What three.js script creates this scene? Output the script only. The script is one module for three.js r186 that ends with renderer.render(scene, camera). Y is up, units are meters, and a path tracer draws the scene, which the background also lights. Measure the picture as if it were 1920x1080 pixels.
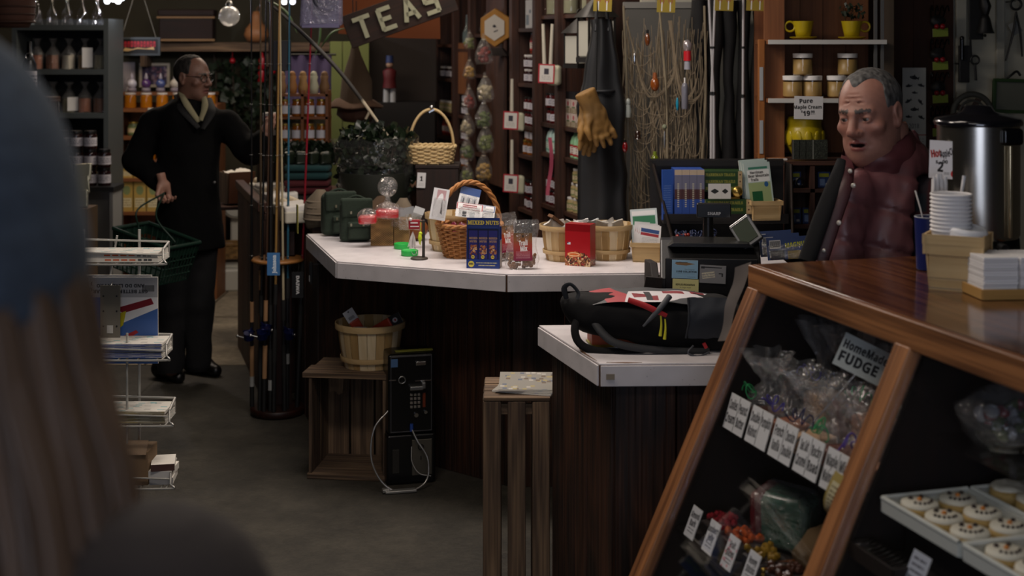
import * as THREE from 'three';
import { RoundedBoxGeometry } from 'three/addons/geometries/RoundedBoxGeometry.js';
import { mergeGeometries, mergeVertices, toCreasedNormals } from 'three/addons/utils/BufferGeometryUtils.js';
import { RectAreaLightUniformsLib } from 'three/addons/lights/RectAreaLightUniformsLib.js';

RectAreaLightUniformsLib.init();
const scene = new THREE.Scene();
const renderer = new THREE.WebGLRenderer({ antialias: true });
renderer.toneMapping = THREE.LinearToneMapping;
renderer.toneMappingExposure = 1.0;
renderer.shadowMap.enabled = true;
scene.background = new THREE.Color(0x000000);

// ---- camera: level, lens shifted down (all verticals stay upright), eye 1.85 m above the floor
const FOCAL = 2600, EYE = 1.85, HORIZON = 78;
const camera = new THREE.PerspectiveCamera(2 * Math.atan(540 / FOCAL) * 180 / Math.PI, 1920 / 1080, 0.05, 60);
camera.position.set(0, EYE, 0);
camera.setViewOffset(1920, 1080, 0, 540 - HORIZON, 1920, 1080);
camera.focus = 4.7;
camera.userData.fStop = 3.4;
scene.add(camera);

// ---- unseen hanging lamps above the frame, placed to light counters, shelves and people: [x, y, z, width, depth, strength, colour]
const UNSEEN_LAMPS = [
  [-0.25, 2.72, -5.5, 1.25, 0.5, 17, 0xfff1e6, 'unseen long white shop lamp lighting the white counter from above'],
  [-1.5, 2.7, -8.6, 1.1, 0.4, 12.5, 0xffead2, 'unseen long white shop lamp lighting the produce counter from above'],
  [-2.95, 2.66, -9.3, 0.7, 0.35, 7.5, 0xffdfba, 'unseen short white shop lamp lighting the grey metal shelves'],
  [-0.2, 2.7, -7.2, 0.8, 0.35, 9, 0xffeedd, 'unseen short white shop lamp lighting the tall jar shelves'],
  [-0.7, 2.75, -3.6, 0.9, 0.35, 16, 0xffefe0, 'unseen short white shop lamp lighting the aisle and counter front'],
  [0.0, 2.75, -1.5, 1.0, 0.4, 5.5, 0xf2f0ee, 'unseen long white shop lamp lighting the beanie and case front'],
  [0.3, 2.75, -3.35, 0.8, 0.35, 5, 0xffeede, 'unseen short white shop lamp lighting the shopkeeper and checkout counter'],
];
// unseen window behind the camera, placed for frontal light and urn reflections: [x, y, z, width, height, strength, colour]
const UNSEEN_WINDOW = [-0.1, 1.72, 1.6, 1.7, 1.3, 3.2, 0xdde7ff];

let U;
// ---- helpers -------------------------------------------------------------
const V = (x, y, z) => new THREE.Vector3(x, y, z);
const at = (u, v, d) => V((u - 960) * d / FOCAL, EYE - (v - HORIZON) * d / FOCAL, -d);      // a sighted point at depth d, in metres
const onY = (u, v, y) => at(u, v, FOCAL * (EYE - y) / (v - HORIZON));                          // where that sight line meets the height y
const arr = p => (p && p.isVector3 ? [p.x, p.y, p.z] : p || [0, 0, 0]);
let seed_ = 7;
const rnd = (a = 1, b) => { seed_ = (Math.imul(seed_, 1664525) + 1013904223) >>> 0; const r = ((seed_ >>> 8) & 0xffff) / 65536; return b === undefined ? r * a : a + r * (b - a); };
const pick = a => a[Math.floor(rnd(a.length))];
const lerp = (a, b, t) => a + (b - a) * t, clamp = (x, a = 0, b = 1) => Math.min(b, Math.max(a, x)), PI = Math.PI;
const sstep = (a, b, x) => { const t = clamp((x - a) / (b - a)); return t * t * (3 - 2 * t); };

const taken = new Map();
function numbered(n) { const k = taken.get(n) || 0; taken.set(n, k + 1); return k ? n + '_' + String(k).padStart(3, '0') : n; }
function tag(o, label, category, group, kind) { if (label) o.userData.label = label; if (category) o.userData.category = category; if (group) o.userData.group = group; if (kind) o.userData.kind = kind; return o; }
function shade(o) { o.traverse(c => { if (c.isMesh) { c.castShadow = true; c.receiveShadow = true; } }); return o; }
function thing(name, label, category, pos, ry = 0, group) {
  const o = new THREE.Group(); o.name = numbered(name); o.position.set(...arr(pos)); o.rotation.y = ry; scene.add(o);
  return tag(o, label, category, group);
}
function mesh(geo, mat) { const g = Array.isArray(geo) ? merge(geo) : geo; const m = new THREE.Mesh(g, mat); m.castShadow = m.receiveShadow = true; return m; }
function part(parent, name, geo, mat, pos, rot, label) {
  const m = mesh(geo, mat); m.name = name; if (pos) m.position.set(...arr(pos)); if (rot) m.rotation.set(...rot); if (label) m.userData.label = label; parent.add(m); return m;
}
function single(name, label, category, geo, mat, pos, rot, group) {
  const m = mesh(geo, mat); m.name = numbered(name); if (pos) m.position.set(...arr(pos)); if (rot) m.rotation.set(...rot); scene.add(m); return tag(m, label, category, group);
}
function struct(name, geo, mat, pos, rot) { const m = mesh(geo, mat); m.name = name; if (pos) m.position.set(...arr(pos)); if (rot) m.rotation.set(...rot); m.userData.kind = 'structure'; scene.add(m); return m; }
function copy(src, pos, ry = 0, label, group, sc) {
  const c = src.clone(); c.name = numbered(src.name.replace(/_\d{3}$/, '')); c.userData = { ...src.userData }; c.position.set(...arr(pos)); c.rotation.set(0, ry, 0); if (sc) c.scale.setScalar(sc);
  if (label) c.userData.label = label; if (group) c.userData.group = group; scene.add(c); return c;
}
function protos() { const used = new Map(); return (key, make) => (pos, ry, label, group, sc) => { if (!used.has(key)) { const o = make(); used.set(key, o); o.position.set(...arr(pos)); o.rotation.set(0, ry || 0, 0); if (sc) o.scale.setScalar(sc); if (label) o.userData.label = label; if (group) o.userData.group = group; return o; } return copy(used.get(key), pos, ry, label, group, sc); }; }
const proto = protos();
// a frame: local coordinates of a piece of furniture -> room
function frame(o, ry) { const c = Math.cos(ry), s = Math.sin(ry); const f = (x, y, z) => V(o.x + x * c + z * s, o.y + y, o.z - x * s + z * c); f.ry = ry; f.o = o; return f; }

// geometry
const tmpM = new THREE.Matrix4(), tmpE = new THREE.Euler();
function place(g, pos = [0, 0, 0], rot) { if (rot) g.applyMatrix4(tmpM.makeRotationFromEuler(tmpE.set(...rot))); const p = arr(pos); return g.translate(p[0], p[1], p[2]); }
function merge(list) {
  const flat = list.flat(3).map(g => { let h = g.index ? g.toNonIndexed() : g; for (const k of Object.keys(h.attributes)) if (!['position', 'normal', 'uv', 'color'].includes(k)) h.deleteAttribute(k); if (!h.attributes.uv) h.setAttribute('uv', new THREE.BufferAttribute(new Float32Array(h.attributes.position.count * 2), 2)); h.clearGroups(); h.morphAttributes = {}; return h; });
  const col = flat.some(g => g.attributes.color);
  if (col) flat.forEach(g => { if (!g.attributes.color) g.setAttribute('color', new THREE.BufferAttribute(new Float32Array(g.attributes.position.count * 3).fill(1), 3)); });
  return flat.length === 1 ? flat[0] : mergeGeometries(flat);
}
// uv in metres, v along the grain axis
function muv(g, grain = 'y', off = null) {
  const h = g.index ? g.toNonIndexed() : g; const p = h.attributes.position, n = h.attributes.normal, uv = new Float32Array(p.count * 2);
  const ou = off === null ? rnd(3) : off, ov = off === null ? rnd(3) : off;
  const gi = 'xyz'.indexOf(grain);
  for (let i = 0; i < p.count; i++) {
    const P = [p.getX(i), p.getY(i), p.getZ(i)], N = [Math.abs(n.getX(i)), Math.abs(n.getY(i)), Math.abs(n.getZ(i))];
    const k = N.indexOf(Math.max(...N)); const rest = [0, 1, 2].filter(a => a !== k);
    let a, b; if (k === gi) { a = rest[0]; b = rest[1]; uv[2 * i] = P[a] + ou; uv[2 * i + 1] = P[b] * 0.3 + ov; }
    else { b = gi; a = rest.find(q => q !== gi); uv[2 * i] = P[a] + P[k] * 0.7 + ou; uv[2 * i + 1] = P[b] + ov; }
  }
  h.setAttribute('uv', new THREE.BufferAttribute(uv, 2)); return h;
}
const box = (w, h, d, pos, rot, grain) => { let g = new THREE.BoxGeometry(w, h, d); if (grain) g = muv(g, grain); return place(g, pos, rot); };
const rbox = (w, h, d, r, pos, rot, grain, seg = 2) => { let g = new RoundedBoxGeometry(w, h, d, seg, Math.min(r, w / 2.01, h / 2.01, d / 2.01)); if (grain) g = muv(g, grain); return place(g, pos, rot); };
const cyl = (r0, r1, h, seg = 20, pos, rot, open = false) => place(new THREE.CylinderGeometry(r0, r1, h, seg, 1, open), pos, rot);
const sph = (r, seg = 16, pos, scale) => { const g = new THREE.SphereGeometry(r, seg, Math.max(6, Math.round(seg * 0.6))); if (scale) g.scale(...scale); return place(g, pos); };
const lathe = (pts, seg = 24, pos, rot) => place(new THREE.LatheGeometry(pts.map(p => new THREE.Vector2(p[0], p[1])), seg), pos, rot);
const curve = (pts, closed = false, tension = 0.5) => new THREE.CatmullRomCurve3(pts.map(p => p.isVector3 ? p : V(...p)), closed, 'catmullrom', tension);
const tube = (pts, r, seg = 16, rad = 6, closed = false) => new THREE.TubeGeometry(curve(pts, closed), seg, r, rad, closed);
const bar = (a, b, r, rad = 6, r2) => { const A = V(...arr(a)), B = V(...arr(b)), d = B.clone().sub(A), L = d.length(); const g = new THREE.CylinderGeometry(r2 ?? r, r, L, rad); g.translate(0, L / 2, 0); g.applyQuaternion(new THREE.Quaternion().setFromUnitVectors(V(0, 1, 0), d.normalize())); return g.translate(A.x, A.y, A.z); };
const torus = (R, r, pos, rot, seg = 24, rad = 6, arc = PI * 2) => place(new THREE.TorusGeometry(R, r, rad, seg, arc), pos, rot);
function extr(pts, depth, pos, rot, bevel = 0, grain) { const s = new THREE.Shape(pts.map(p => new THREE.Vector2(p[0], p[1]))); let g = new THREE.ExtrudeGeometry(s, { depth, bevelEnabled: bevel > 0, bevelSize: bevel, bevelThickness: bevel, bevelSegments: 2, steps: 1, curveSegments: 8 }); if (grain) g = muv(g, grain); return place(g, pos, rot); }
// a tapered tube with a radius at every point (flat: cross-section squeeze)
function limb(pts, radii, seg = 24, rad = 10, flat = 1) {
  const c = curve(pts), fr = c.computeFrenetFrames(seg, false), pos = [], idx = [], uv = [];
  for (let i = 0; i <= seg; i++) {
    const t = i / seg, p = c.getPointAt(t), q = t * (radii.length - 1), k = Math.min(radii.length - 2, Math.floor(q)), r = lerp(radii[k], radii[k + 1], q - k);
    for (let j = 0; j <= rad; j++) { const a = j / rad * 2 * PI, n = fr.normals[i], b = fr.binormals[i]; const x = Math.cos(a) * r, y = Math.sin(a) * r * flat; pos.push(p.x + n.x * x + b.x * y, p.y + n.y * x + b.y * y, p.z + n.z * x + b.z * y); uv.push(j / rad, t); }
  }
  for (let i = 0; i < seg; i++) for (let j = 0; j < rad; j++) { const a = i * (rad + 1) + j, b = a + rad + 1; idx.push(a, b, a + 1, b, b + 1, a + 1); }
  const g = new THREE.BufferGeometry(); g.setAttribute('position', new THREE.Float32BufferAttribute(pos, 3)); g.setAttribute('uv', new THREE.Float32BufferAttribute(uv, 2)); g.setIndex(idx); g.computeVertexNormals(); return g;
}
// parametric sheet f(u,v) -> [x,y,z]
function sheet(f, nu, nv) {
  const pos = [], uv = [], idx = [];
  for (let i = 0; i <= nv; i++) for (let j = 0; j <= nu; j++) { pos.push(...f(j / nu, i / nv)); uv.push(j / nu, i / nv); }
  for (let i = 0; i < nv; i++) for (let j = 0; j < nu; j++) { const a = i * (nu + 1) + j, b = a + nu + 1; idx.push(a, a + 1, b, b, a + 1, b + 1); }
  const g = new THREE.BufferGeometry(); g.setAttribute('position', new THREE.Float32BufferAttribute(pos, 3)); g.setAttribute('uv', new THREE.Float32BufferAttribute(uv, 2)); g.setIndex(idx); g.computeVertexNormals(); return g;
}
// noise
const hash3 = (x, y, z) => { let h = Math.imul(x, 374761393) + Math.imul(y, 668265263) + Math.imul(z, 2147483647 ^ 0x5bd1e995); h = Math.imul(h ^ (h >>> 13), 1274126177); return ((h ^ (h >>> 16)) >>> 0) / 4294967296; };
function noise3(x, y, z) {
  const X = Math.floor(x), Y = Math.floor(y), Z = Math.floor(z), f = t => t * t * (3 - 2 * t), a = f(x - X), b = f(y - Y), c = f(z - Z);
  const L = (i, j) => lerp(hash3(X, Y + i, Z + j), hash3(X + 1, Y + i, Z + j), a);
  return lerp(lerp(L(0, 0), L(1, 0), b), lerp(L(0, 1), L(1, 1), b), c) * 2 - 1;
}
function tnoise(x, y, px, py, s) { // periodic 2-d
  const X = Math.floor(x), Y = Math.floor(y), f = t => t * t * (3 - 2 * t), a = f(x - X), b = f(y - Y), m = (q, p) => ((q % p) + p) % p;
  const h = (i, j) => hash3(m(X + i, px), m(Y + j, py), s);
  return lerp(lerp(h(0, 0), h(1, 0), a), lerp(h(0, 1), h(1, 1), a), b);
}
function crumple(g, amp, freq, s = 0) { const p = g.attributes.position; for (let i = 0; i < p.count; i++) { const x = p.getX(i) * freq, y = p.getY(i) * freq, z = p.getZ(i) * freq; p.setXYZ(i, p.getX(i) + amp * noise3(x + s, y, z), p.getY(i) + amp * noise3(x, y + 31 + s, z), p.getZ(i) + amp * noise3(x, y, z + 57 + s)); } g.computeVertexNormals(); return g; }

// smooth surface of a distance field (surface nets)
function field(f, lo, hi, cell, color) {
  const n = [0, 1, 2].map(k => Math.ceil((hi[k] - lo[k]) / cell) + 1), [nx, ny, nz] = n, val = new Float32Array(nx * ny * nz), I = (i, j, k) => i + nx * (j + ny * k);
  for (let k = 0; k < nz; k++) for (let j = 0; j < ny; j++) for (let i = 0; i < nx; i++) val[I(i, j, k)] = f(lo[0] + i * cell, lo[1] + j * cell, lo[2] + k * cell);
  const vid = new Int32Array(nx * ny * nz).fill(-1), pos = [], idx = [];
  const E = [[0, 1], [2, 3], [4, 5], [6, 7], [0, 2], [1, 3], [4, 6], [5, 7], [0, 4], [1, 5], [2, 6], [3, 7]];
  for (let k = 0; k < nz - 1; k++) for (let j = 0; j < ny - 1; j++) for (let i = 0; i < nx - 1; i++) {
    const c = []; for (let q = 0; q < 8; q++) c.push(val[I(i + (q & 1), j + (q >> 1 & 1), k + (q >> 2))]);
    const neg = c.filter(x => x < 0).length; if (!neg || neg === 8) continue;
    let x = 0, y = 0, z = 0, m = 0;
    for (const [a, b] of E) if ((c[a] < 0) !== (c[b] < 0)) { const t = c[a] / (c[a] - c[b]); x += lerp(a & 1, b & 1, t); y += lerp(a >> 1 & 1, b >> 1 & 1, t); z += lerp(a >> 2, b >> 2, t); m++; }
    vid[I(i, j, k)] = pos.length / 3; pos.push(lo[0] + (i + x / m) * cell, lo[1] + (j + y / m) * cell, lo[2] + (k + z / m) * cell);
  }
  const quad = (a, b, c, d, flip) => { if (a < 0 || b < 0 || c < 0 || d < 0) return; flip ? idx.push(a, c, b, a, d, c) : idx.push(a, b, c, a, c, d); };
  for (let k = 1; k < nz - 1; k++) for (let j = 1; j < ny - 1; j++) for (let i = 1; i < nx - 1; i++) {
    const v0 = val[I(i, j, k)] < 0;
    if (v0 !== (val[I(i + 1, j, k)] < 0)) quad(vid[I(i, j - 1, k - 1)], vid[I(i, j, k - 1)], vid[I(i, j, k)], vid[I(i, j - 1, k)], !v0);
    if (v0 !== (val[I(i, j + 1, k)] < 0)) quad(vid[I(i - 1, j, k - 1)], vid[I(i - 1, j, k)], vid[I(i, j, k)], vid[I(i, j, k - 1)], !v0);
    if (v0 !== (val[I(i, j, k + 1)] < 0)) quad(vid[I(i - 1, j - 1, k)], vid[I(i, j - 1, k)], vid[I(i, j, k)], vid[I(i - 1, j, k)], !v0);
  }
  const g = new THREE.BufferGeometry(); g.setAttribute('position', new THREE.Float32BufferAttribute(pos, 3)); g.setIndex(idx); g.computeVertexNormals();
  if (color) { const col = new Float32Array(pos.length); for (let i = 0; i < pos.length; i += 3) { const c = color(pos[i], pos[i + 1], pos[i + 2]); col[i] = c[0]; col[i + 1] = c[1]; col[i + 2] = c[2]; } g.setAttribute('color', new THREE.BufferAttribute(col, 3)); }
  const uv = new Float32Array(pos.length / 3 * 2); for (let i = 0; i < pos.length / 3; i++) { uv[2 * i] = pos[3 * i] + pos[3 * i + 2] * 0.6; uv[2 * i + 1] = pos[3 * i + 1]; } g.setAttribute('uv', new THREE.BufferAttribute(uv, 2));
  return g;
}
const smin = (a, b, k) => { const h = clamp(0.5 + 0.5 * (b - a) / k); return lerp(b, a, h) - k * h * (1 - h); };
const smax = (a, b, k) => -smin(-a, -b, k);
function capsule(a, b, ra, rb) { // tapered
  const [ax, ay, az] = a, bx = b[0] - ax, by = b[1] - ay, bz = b[2] - az, L = bx * bx + by * by + bz * bz;
  return (x, y, z) => { const px = x - ax, py = y - ay, pz = z - az, t = clamp((px * bx + py * by + pz * bz) / L); return Math.hypot(px - bx * t, py - by * t, pz - bz * t) - lerp(ra, rb, t); };
}
function ell(c, r) { const m = Math.min(...r); return (x, y, z) => { const a = (x - c[0]) / r[0], b = (y - c[1]) / r[1], d = (z - c[2]) / r[2], k = Math.hypot(a, b, d); const g = Math.hypot(a / r[0], b / r[1], d / r[2]); return g < 1e-6 ? -m : k * (k - 1) / g; }; }
const union = (list, k) => (x, y, z) => { let d = 1e9; for (const f of list) d = smin(d, f(x, y, z), k); return d; };

// textures
function canvasTex(w, h, draw, srgb = true) { const c = document.createElement('canvas'); c.width = w; c.height = h; const g = c.getContext('2d'); draw(g, w, h); const t = new THREE.CanvasTexture(c); if (srgb) t.colorSpace = THREE.SRGBColorSpace; return t; }
function dataTex(n, fn, srgb = true, m = n) { const d = new Uint8Array(n * m * 4); for (let y = 0; y < m; y++) for (let x = 0; x < n; x++) { const c = fn(x / n, y / m), i = (y * n + x) * 4; d[i] = clamp(c[0], 0, 255); d[i + 1] = clamp(c[1], 0, 255); d[i + 2] = clamp(c[2], 0, 255); d[i + 3] = 255; } const t = new THREE.DataTexture(d, n, m); t.magFilter = THREE.LinearFilter; t.minFilter = THREE.LinearMipmapLinearFilter; t.wrapS = t.wrapT = THREE.RepeatWrapping; if (srgb) t.colorSpace = THREE.SRGBColorSpace; t.needsUpdate = true; return t; }
const mixc = (a, b, t) => [lerp(a[0], b[0], t), lerp(a[1], b[1], t), lerp(a[2], b[2], t)];
function woodTex(n, light, dark, s, rings = 14, contrast = 1) {
  return dataTex(n, (u, v) => {
    const w = tnoise(u * 6, v * 2, 6, 2, s) * 0.8 + tnoise(u * 18, v * 3, 18, 3, s + 1) * 0.3;
    const r = Math.abs(((u * rings + w * 3.2) % 1) * 2 - 1);
    const fine = tnoise(u * 220, v * 7, 220, 7, s + 2), mid = tnoise(u * 60, v * 3, 60, 3, s + 3), patch = tnoise(u * 5, v * 4, 5, 4, s + 4);
    const t = clamp(0.5 + contrast * ((r - 0.5) * 0.35 + (fine - 0.5) * 0.55 + (mid - 0.5) * 0.5 + (patch - 0.5) * 0.6));
    return mixc(dark, light, t);
  });
}
const mats = new Map();
function M(color, rough = 0.7, o = {}) {
  const key = [color, rough, JSON.stringify(o, (k, v) => (v && v.isTexture ? v.uuid : v))].join('|');
  if (!mats.has(key)) { const P = ['transmission', 'clearcoat', 'sheen', 'thickness', 'ior', 'attenuationDistance', 'anisotropy'].some(k => k in o); const m = new (P ? THREE.MeshPhysicalMaterial : THREE.MeshStandardMaterial)({ color, roughness: rough, side: THREE.DoubleSide, ...o }); mats.set(key, m); }
  return mats.get(key);
}
const print = (w, h, draw, rough = 0.55, o = {}) => new THREE.MeshStandardMaterial({ map: canvasTex(w, h, draw), roughness: rough, ...o });
const paperSide = M(0xd8d4cb, 0.85);
// a printed card, box or book: front carries the print
function printed(w, h, d, front, side = paperSide, pos, rot, extra = {}) {
  const m = new THREE.Mesh(new THREE.BoxGeometry(w, h, d), [extra.px || side, extra.nx || side, extra.py || side, extra.ny || side, front, extra.nz || side]); m.castShadow = m.receiveShadow = true; if (pos) m.position.set(...arr(pos)); if (rot) m.rotation.set(...rot); return m;
}
function addPrinted(parent, name, ...a) { const m = printed(...a); m.name = name; parent.add(m); return m; }
function onePrinted(name, label, category, group, ...a) { const m = printed(...a); m.name = numbered(name); scene.add(m); return tag(m, label, category, group); }
const scribble = (g, x, y, w, h, n, col = '#222', lw = 1.5) => { g.strokeStyle = col; g.lineWidth = lw; for (let i = 0; i < n; i++) { const yy = y + h * (i + 0.5) / n; g.beginPath(); let xx = x; g.moveTo(xx, yy); while (xx < x + w) { const L = 3 + rnd(10); g.lineTo(Math.min(x + w, xx + L), yy); xx += L + 2 + rnd(3); g.moveTo(xx, yy); } g.stroke(); } };
function hand(g, txt, x, y, size, rot = 0, col = '#16161a', font = 'sans-serif', bold = 'bold ', sx = 1) { g.save(); g.translate(x, y); g.rotate(rot); g.scale(sx, 1); g.font = bold + size + 'px ' + font; g.fillStyle = col; g.textAlign = 'center'; g.textBaseline = 'middle'; g.fillText(txt, 0, 0); if (bold) { g.strokeStyle = col; g.lineWidth = size * 0.05; g.strokeText(txt, 0, 0); } g.restore(); }

// ---- common materials
const barnT = woodTex(1024, [92, 60, 42], [34, 21, 15], 3, 9, 1.1), oakT = woodTex(1024, [158, 106, 66], [82, 50, 31], 11, 20, 1.15), pineT = woodTex(512, [228, 211, 178], [194, 170, 130], 21, 16, 0.7), greyWoodT = woodTex(512, [128, 104, 80], [62, 48, 38], 31, 12, 1.1), shelfT = woodTex(512, [84, 52, 38], [44, 26, 20], 41, 10, 0.9), plyT = woodTex(512, [150, 96, 56], [110, 66, 38], 51, 6, 0.7);
const bumpW = dataTex(512, (u, v) => { const a = tnoise(u * 160, v * 5, 160, 5, 81) * 0.6 + tnoise(u * 50, v * 3, 50, 3, 82) * 0.4; return [a * 255, a * 255, a * 255]; }, false);
const barn = M(0xd2c6be, 0.62, { map: barnT, bumpMap: bumpW, bumpScale: 0.004 }), oak = M(0xffffff, 0.33, { map: oakT, bumpMap: bumpW, bumpScale: 0.0006 }), oakTop = M(0xb8aca4, 0.16, { map: oakT, clearcoat: 0.5, clearcoatRoughness: 0.12 }), pine = M(0xffffff, 0.75, { map: pineT, bumpMap: bumpW, bumpScale: 0.0012 }), greyWood = M(0xffffff, 0.85, { map: greyWoodT, bumpMap: bumpW, bumpScale: 0.005 }), shelfWood = M(0xffffff, 0.55, { map: shelfT, bumpMap: bumpW, bumpScale: 0.001 }), ply = M(0xffffff, 0.6, { map: plyT });
const white = M(0xe9e7e4, 0.5), black = M(0x0c0c0d, 0.5), blackGloss = M(0x08080a, 0.22), chrome = M(0xc9c9c9, 0.22, { metalness: 1 }), steel = M(0x9a9a98, 0.4, { metalness: 1 }), darkMetal = M(0x2a2a2a, 0.45, { metalness: 0.8 }), card = M(0xe6e2d8, 0.85), clearGlass = M(0xffffff, 0.03, { transmission: 1, thickness: 0, ior: 1.5 });
const filmBump = dataTex(256, (u, v) => { let a = 0; for (const [f, w, s] of [[7, 0.5, 1], [15, 0.3, 2], [33, 0.2, 3]]) a += w * (1 - Math.abs(tnoise(u * f, v * f, f, f, 90 + s) * 2 - 1)); return [a * 255, a * 255, a * 255]; }, false);
const film = M(0xffffff, 0.07, { transmission: 0.94, thickness: 0, ior: 1.5, bumpMap: filmBump, bumpScale: 0.012 });

// ==== the room ============================================================
const concreteT = dataTex(1024, (u, v) => { const a = tnoise(u * 7, v * 7, 7, 7, 1) * 0.45 + tnoise(u * 23, v * 23, 23, 23, 2) * 0.3 + tnoise(u * 90, v * 90, 90, 90, 3) * 0.25, sp = tnoise(u * 300, v * 300, 300, 300, 4); const k = 0.62 + a * 0.55 + (sp > 0.93 ? 0.12 : 0) - (sp < 0.05 ? 0.15 : 0); return [66 * k, 62 * k, 54 * k]; });
const concreteB = dataTex(512, (u, v) => { const a = tnoise(u * 60, v * 60, 60, 60, 5) * 0.6 + tnoise(u * 200, v * 200, 200, 200, 6) * 0.4; return [a * 255, a * 255, a * 255]; }, false);
const concrete = M(0xffffff, 0.7, { map: concreteT, bumpMap: concreteB, bumpScale: 0.002 }), concretePale = M(0xffffff, 0.75, { map: dataTex(512, (u, v) => { const a = tnoise(u * 5, v * 9, 5, 9, 8) * 0.5 + tnoise(u * 40, v * 60, 40, 60, 9) * 0.5, k = 0.72 + a * 0.42; return [150 * k, 138 * k, 118 * k]; }) });
const flr = struct('floor', muv(new THREE.BoxGeometry(8.4, 0.1, 9.6), 'z'), concrete, [-0.7, -0.05, -3.12]);
for (const x of [-3.55, -1.95]) part(flr, 'joint', box(0.012, 0.004, 9.4), M(0x3b372f, 0.9), [x + 0.7, 0.0485, 0]);
const flr2 = new THREE.Group(); flr2.name = 'floor_rear'; flr2.userData.kind = 'structure'; scene.add(flr2);
for (let i = 0; i < 6; i++) for (let j = 0; j < 4; j++) part(flr2, 'slab', box(1.37, 0.1, 1.37, [0, 0, 0], U, 'z'), concretePale, [-4.18 + i * 1.385, -0.05 + rnd(0.003), -8.62 - j * 1.385]);
const plaster = M(0x4a463c, 0.9), darkWall = M(0x2b2721, 0.9), creamWall = M(0xb9b6a6, 0.8), ceilM = M(0x53504a, 0.95);
struct('ceiling', box(8.4, 0.12, 15.6), ceilM, [-0.7, 3.12, -6.1]);
struct('wall_back', box(8.4, 3.1, 0.12), plaster, [-0.7, 1.55, -13.7]);
struct('wall_left', box(0.12, 3.1, 15.6), darkWall, [-4.86, 1.55, -6.1]);
struct('wall_right', box(0.12, 3.1, 15.6), plaster, [3.4, 1.55, -6.1]);
struct('wall_front', box(8.4, 3.1, 0.12), darkWall, [-0.7, 1.55, 1.7]);
struct('wall_partition', box(2.75, 3.1, 0.1), creamWall, [2.02, 1.55, -6.95]);

// unseen glowing window behind the camera, lights faces and counter fronts
{ const [x, y, z, w, h, k, col] = UNSEEN_WINDOW, g = new THREE.Group(); g.name = 'unseen_window_1'; g.userData.kind = 'structure'; scene.add(g); const fm = M(0x6a665e, 0.6), paneGlow = new THREE.MeshStandardMaterial({ color: 0xffffff, emissive: col, emissiveIntensity: 1.1 });
  for (let i = 0; i < 2; i++) part(g, 'unseen_window_pane', box(w / 2 - 0.03, h, 0.01), paneGlow, [x + (i - 0.5) * w / 2, y, z + 0.03]); for (const dx of [-w / 2, 0, w / 2]) part(g, 'unseen_window_frame', box(0.06, h + 0.12, 0.05), fm, [x + dx, y, z + 0.02]); for (const s of [-1, 1]) part(g, 'unseen_window_frame', box(w + 0.06, 0.06, 0.05), fm, [x, y + s * (h / 2 + 0.03), z + 0.02]);
  const r = new THREE.RectAreaLight(col, k, w, h); r.position.set(x, y, z - 0.02); r.lookAt(x, y, z - 1); scene.add(r); }
// unseen lamps above the frame, each with its area light
const lampGlow = new THREE.MeshStandardMaterial({ color: 0xffffff, emissive: 0xfff0dd, emissiveIntensity: 1.6 });
for (const [x, y, z, w, d, k, col, label] of UNSEEN_LAMPS) {
  const L = thing('unseen_shop_lamp', label, 'lamp', [x, y, z]);
  part(L, 'housing', extr([[-d / 2, 0], [d / 2, 0], [d / 2 - 0.06, 0.07], [-d / 2 + 0.06, 0.07]], w, [-w / 2, 0.004, 0], [0, PI / 2, 0]), M(0xd9d6cf, 0.5), [0, 0, 0]);
  part(L, 'diffuser', box(w - 0.02, 0.008, d - 0.02), lampGlow, [0, 0, 0]);
  for (const s of [-1, 1]) part(L, 'chain', bar([s * w * 0.38, 0.07, 0], [s * w * 0.38, 3.06 - y, 0], 0.004), steel);
  const r = new THREE.RectAreaLight(col, k, w, d); r.position.set(x, y - 0.012, z); r.lookAt(x, y - 1, z); scene.add(r);
}

// ==== long white counter ==================================================
const laminate = M(0xffffff, 0.35, { map: dataTex(512, (u, v) => { const a = tnoise(u * 30, v * 30, 30, 30, 61), b = tnoise(u * 6, v * 6, 6, 6, 62), sp = tnoise(u * 210, v * 210, 210, 210, 63); const k = 0.93 + a * 0.06 + (b - 0.5) * 0.05 - (sp > 0.97 ? 0.3 : 0); return [226 * k, 221 * k, 224 * k]; }) });
const woodEdge = M(0x4a2f1d, 0.8);
function counterTop(t, pts, thick, topY, edges) {  // pts in plan [x, z]; edges: indices that carry a separate edging strip
  const sh = new THREE.Shape(pts.map(p => new THREE.Vector2(p[0], -p[1])));
  let g = new THREE.ExtrudeGeometry(sh, { depth: thick - 0.004, bevelEnabled: false }); g.rotateX(-PI / 2); g.translate(0, topY - thick, 0); part(t, 'core', muv(g, 'x', 0), woodEdge);
  let g2 = new THREE.ExtrudeGeometry(sh, { depth: 0.004, bevelEnabled: false }); g2.rotateX(-PI / 2); g2.translate(0, topY - 0.004, 0); part(t, 'worktop', muv(g2, 'x', 0), laminate);
  for (const i of edges) {
    const a = pts[i], b = pts[(i + 1) % pts.length], dx = b[0] - a[0], dz = b[1] - a[1], L = Math.hypot(dx, dz), ry = Math.atan2(-dz, dx), nx = -dz / L, nz = dx / L;
    const m = part(t, 'edge_strip', muv(rbox(L - 0.006, thick - 0.006, 0.006, 0.002), 'x', 0), laminate, [(a[0] + b[0]) / 2 + nx * 0.003, topY - thick / 2 - 0.002, (a[1] + b[1]) / 2 + nz * 0.003], [0, ry, 0]);
  }
}
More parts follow.
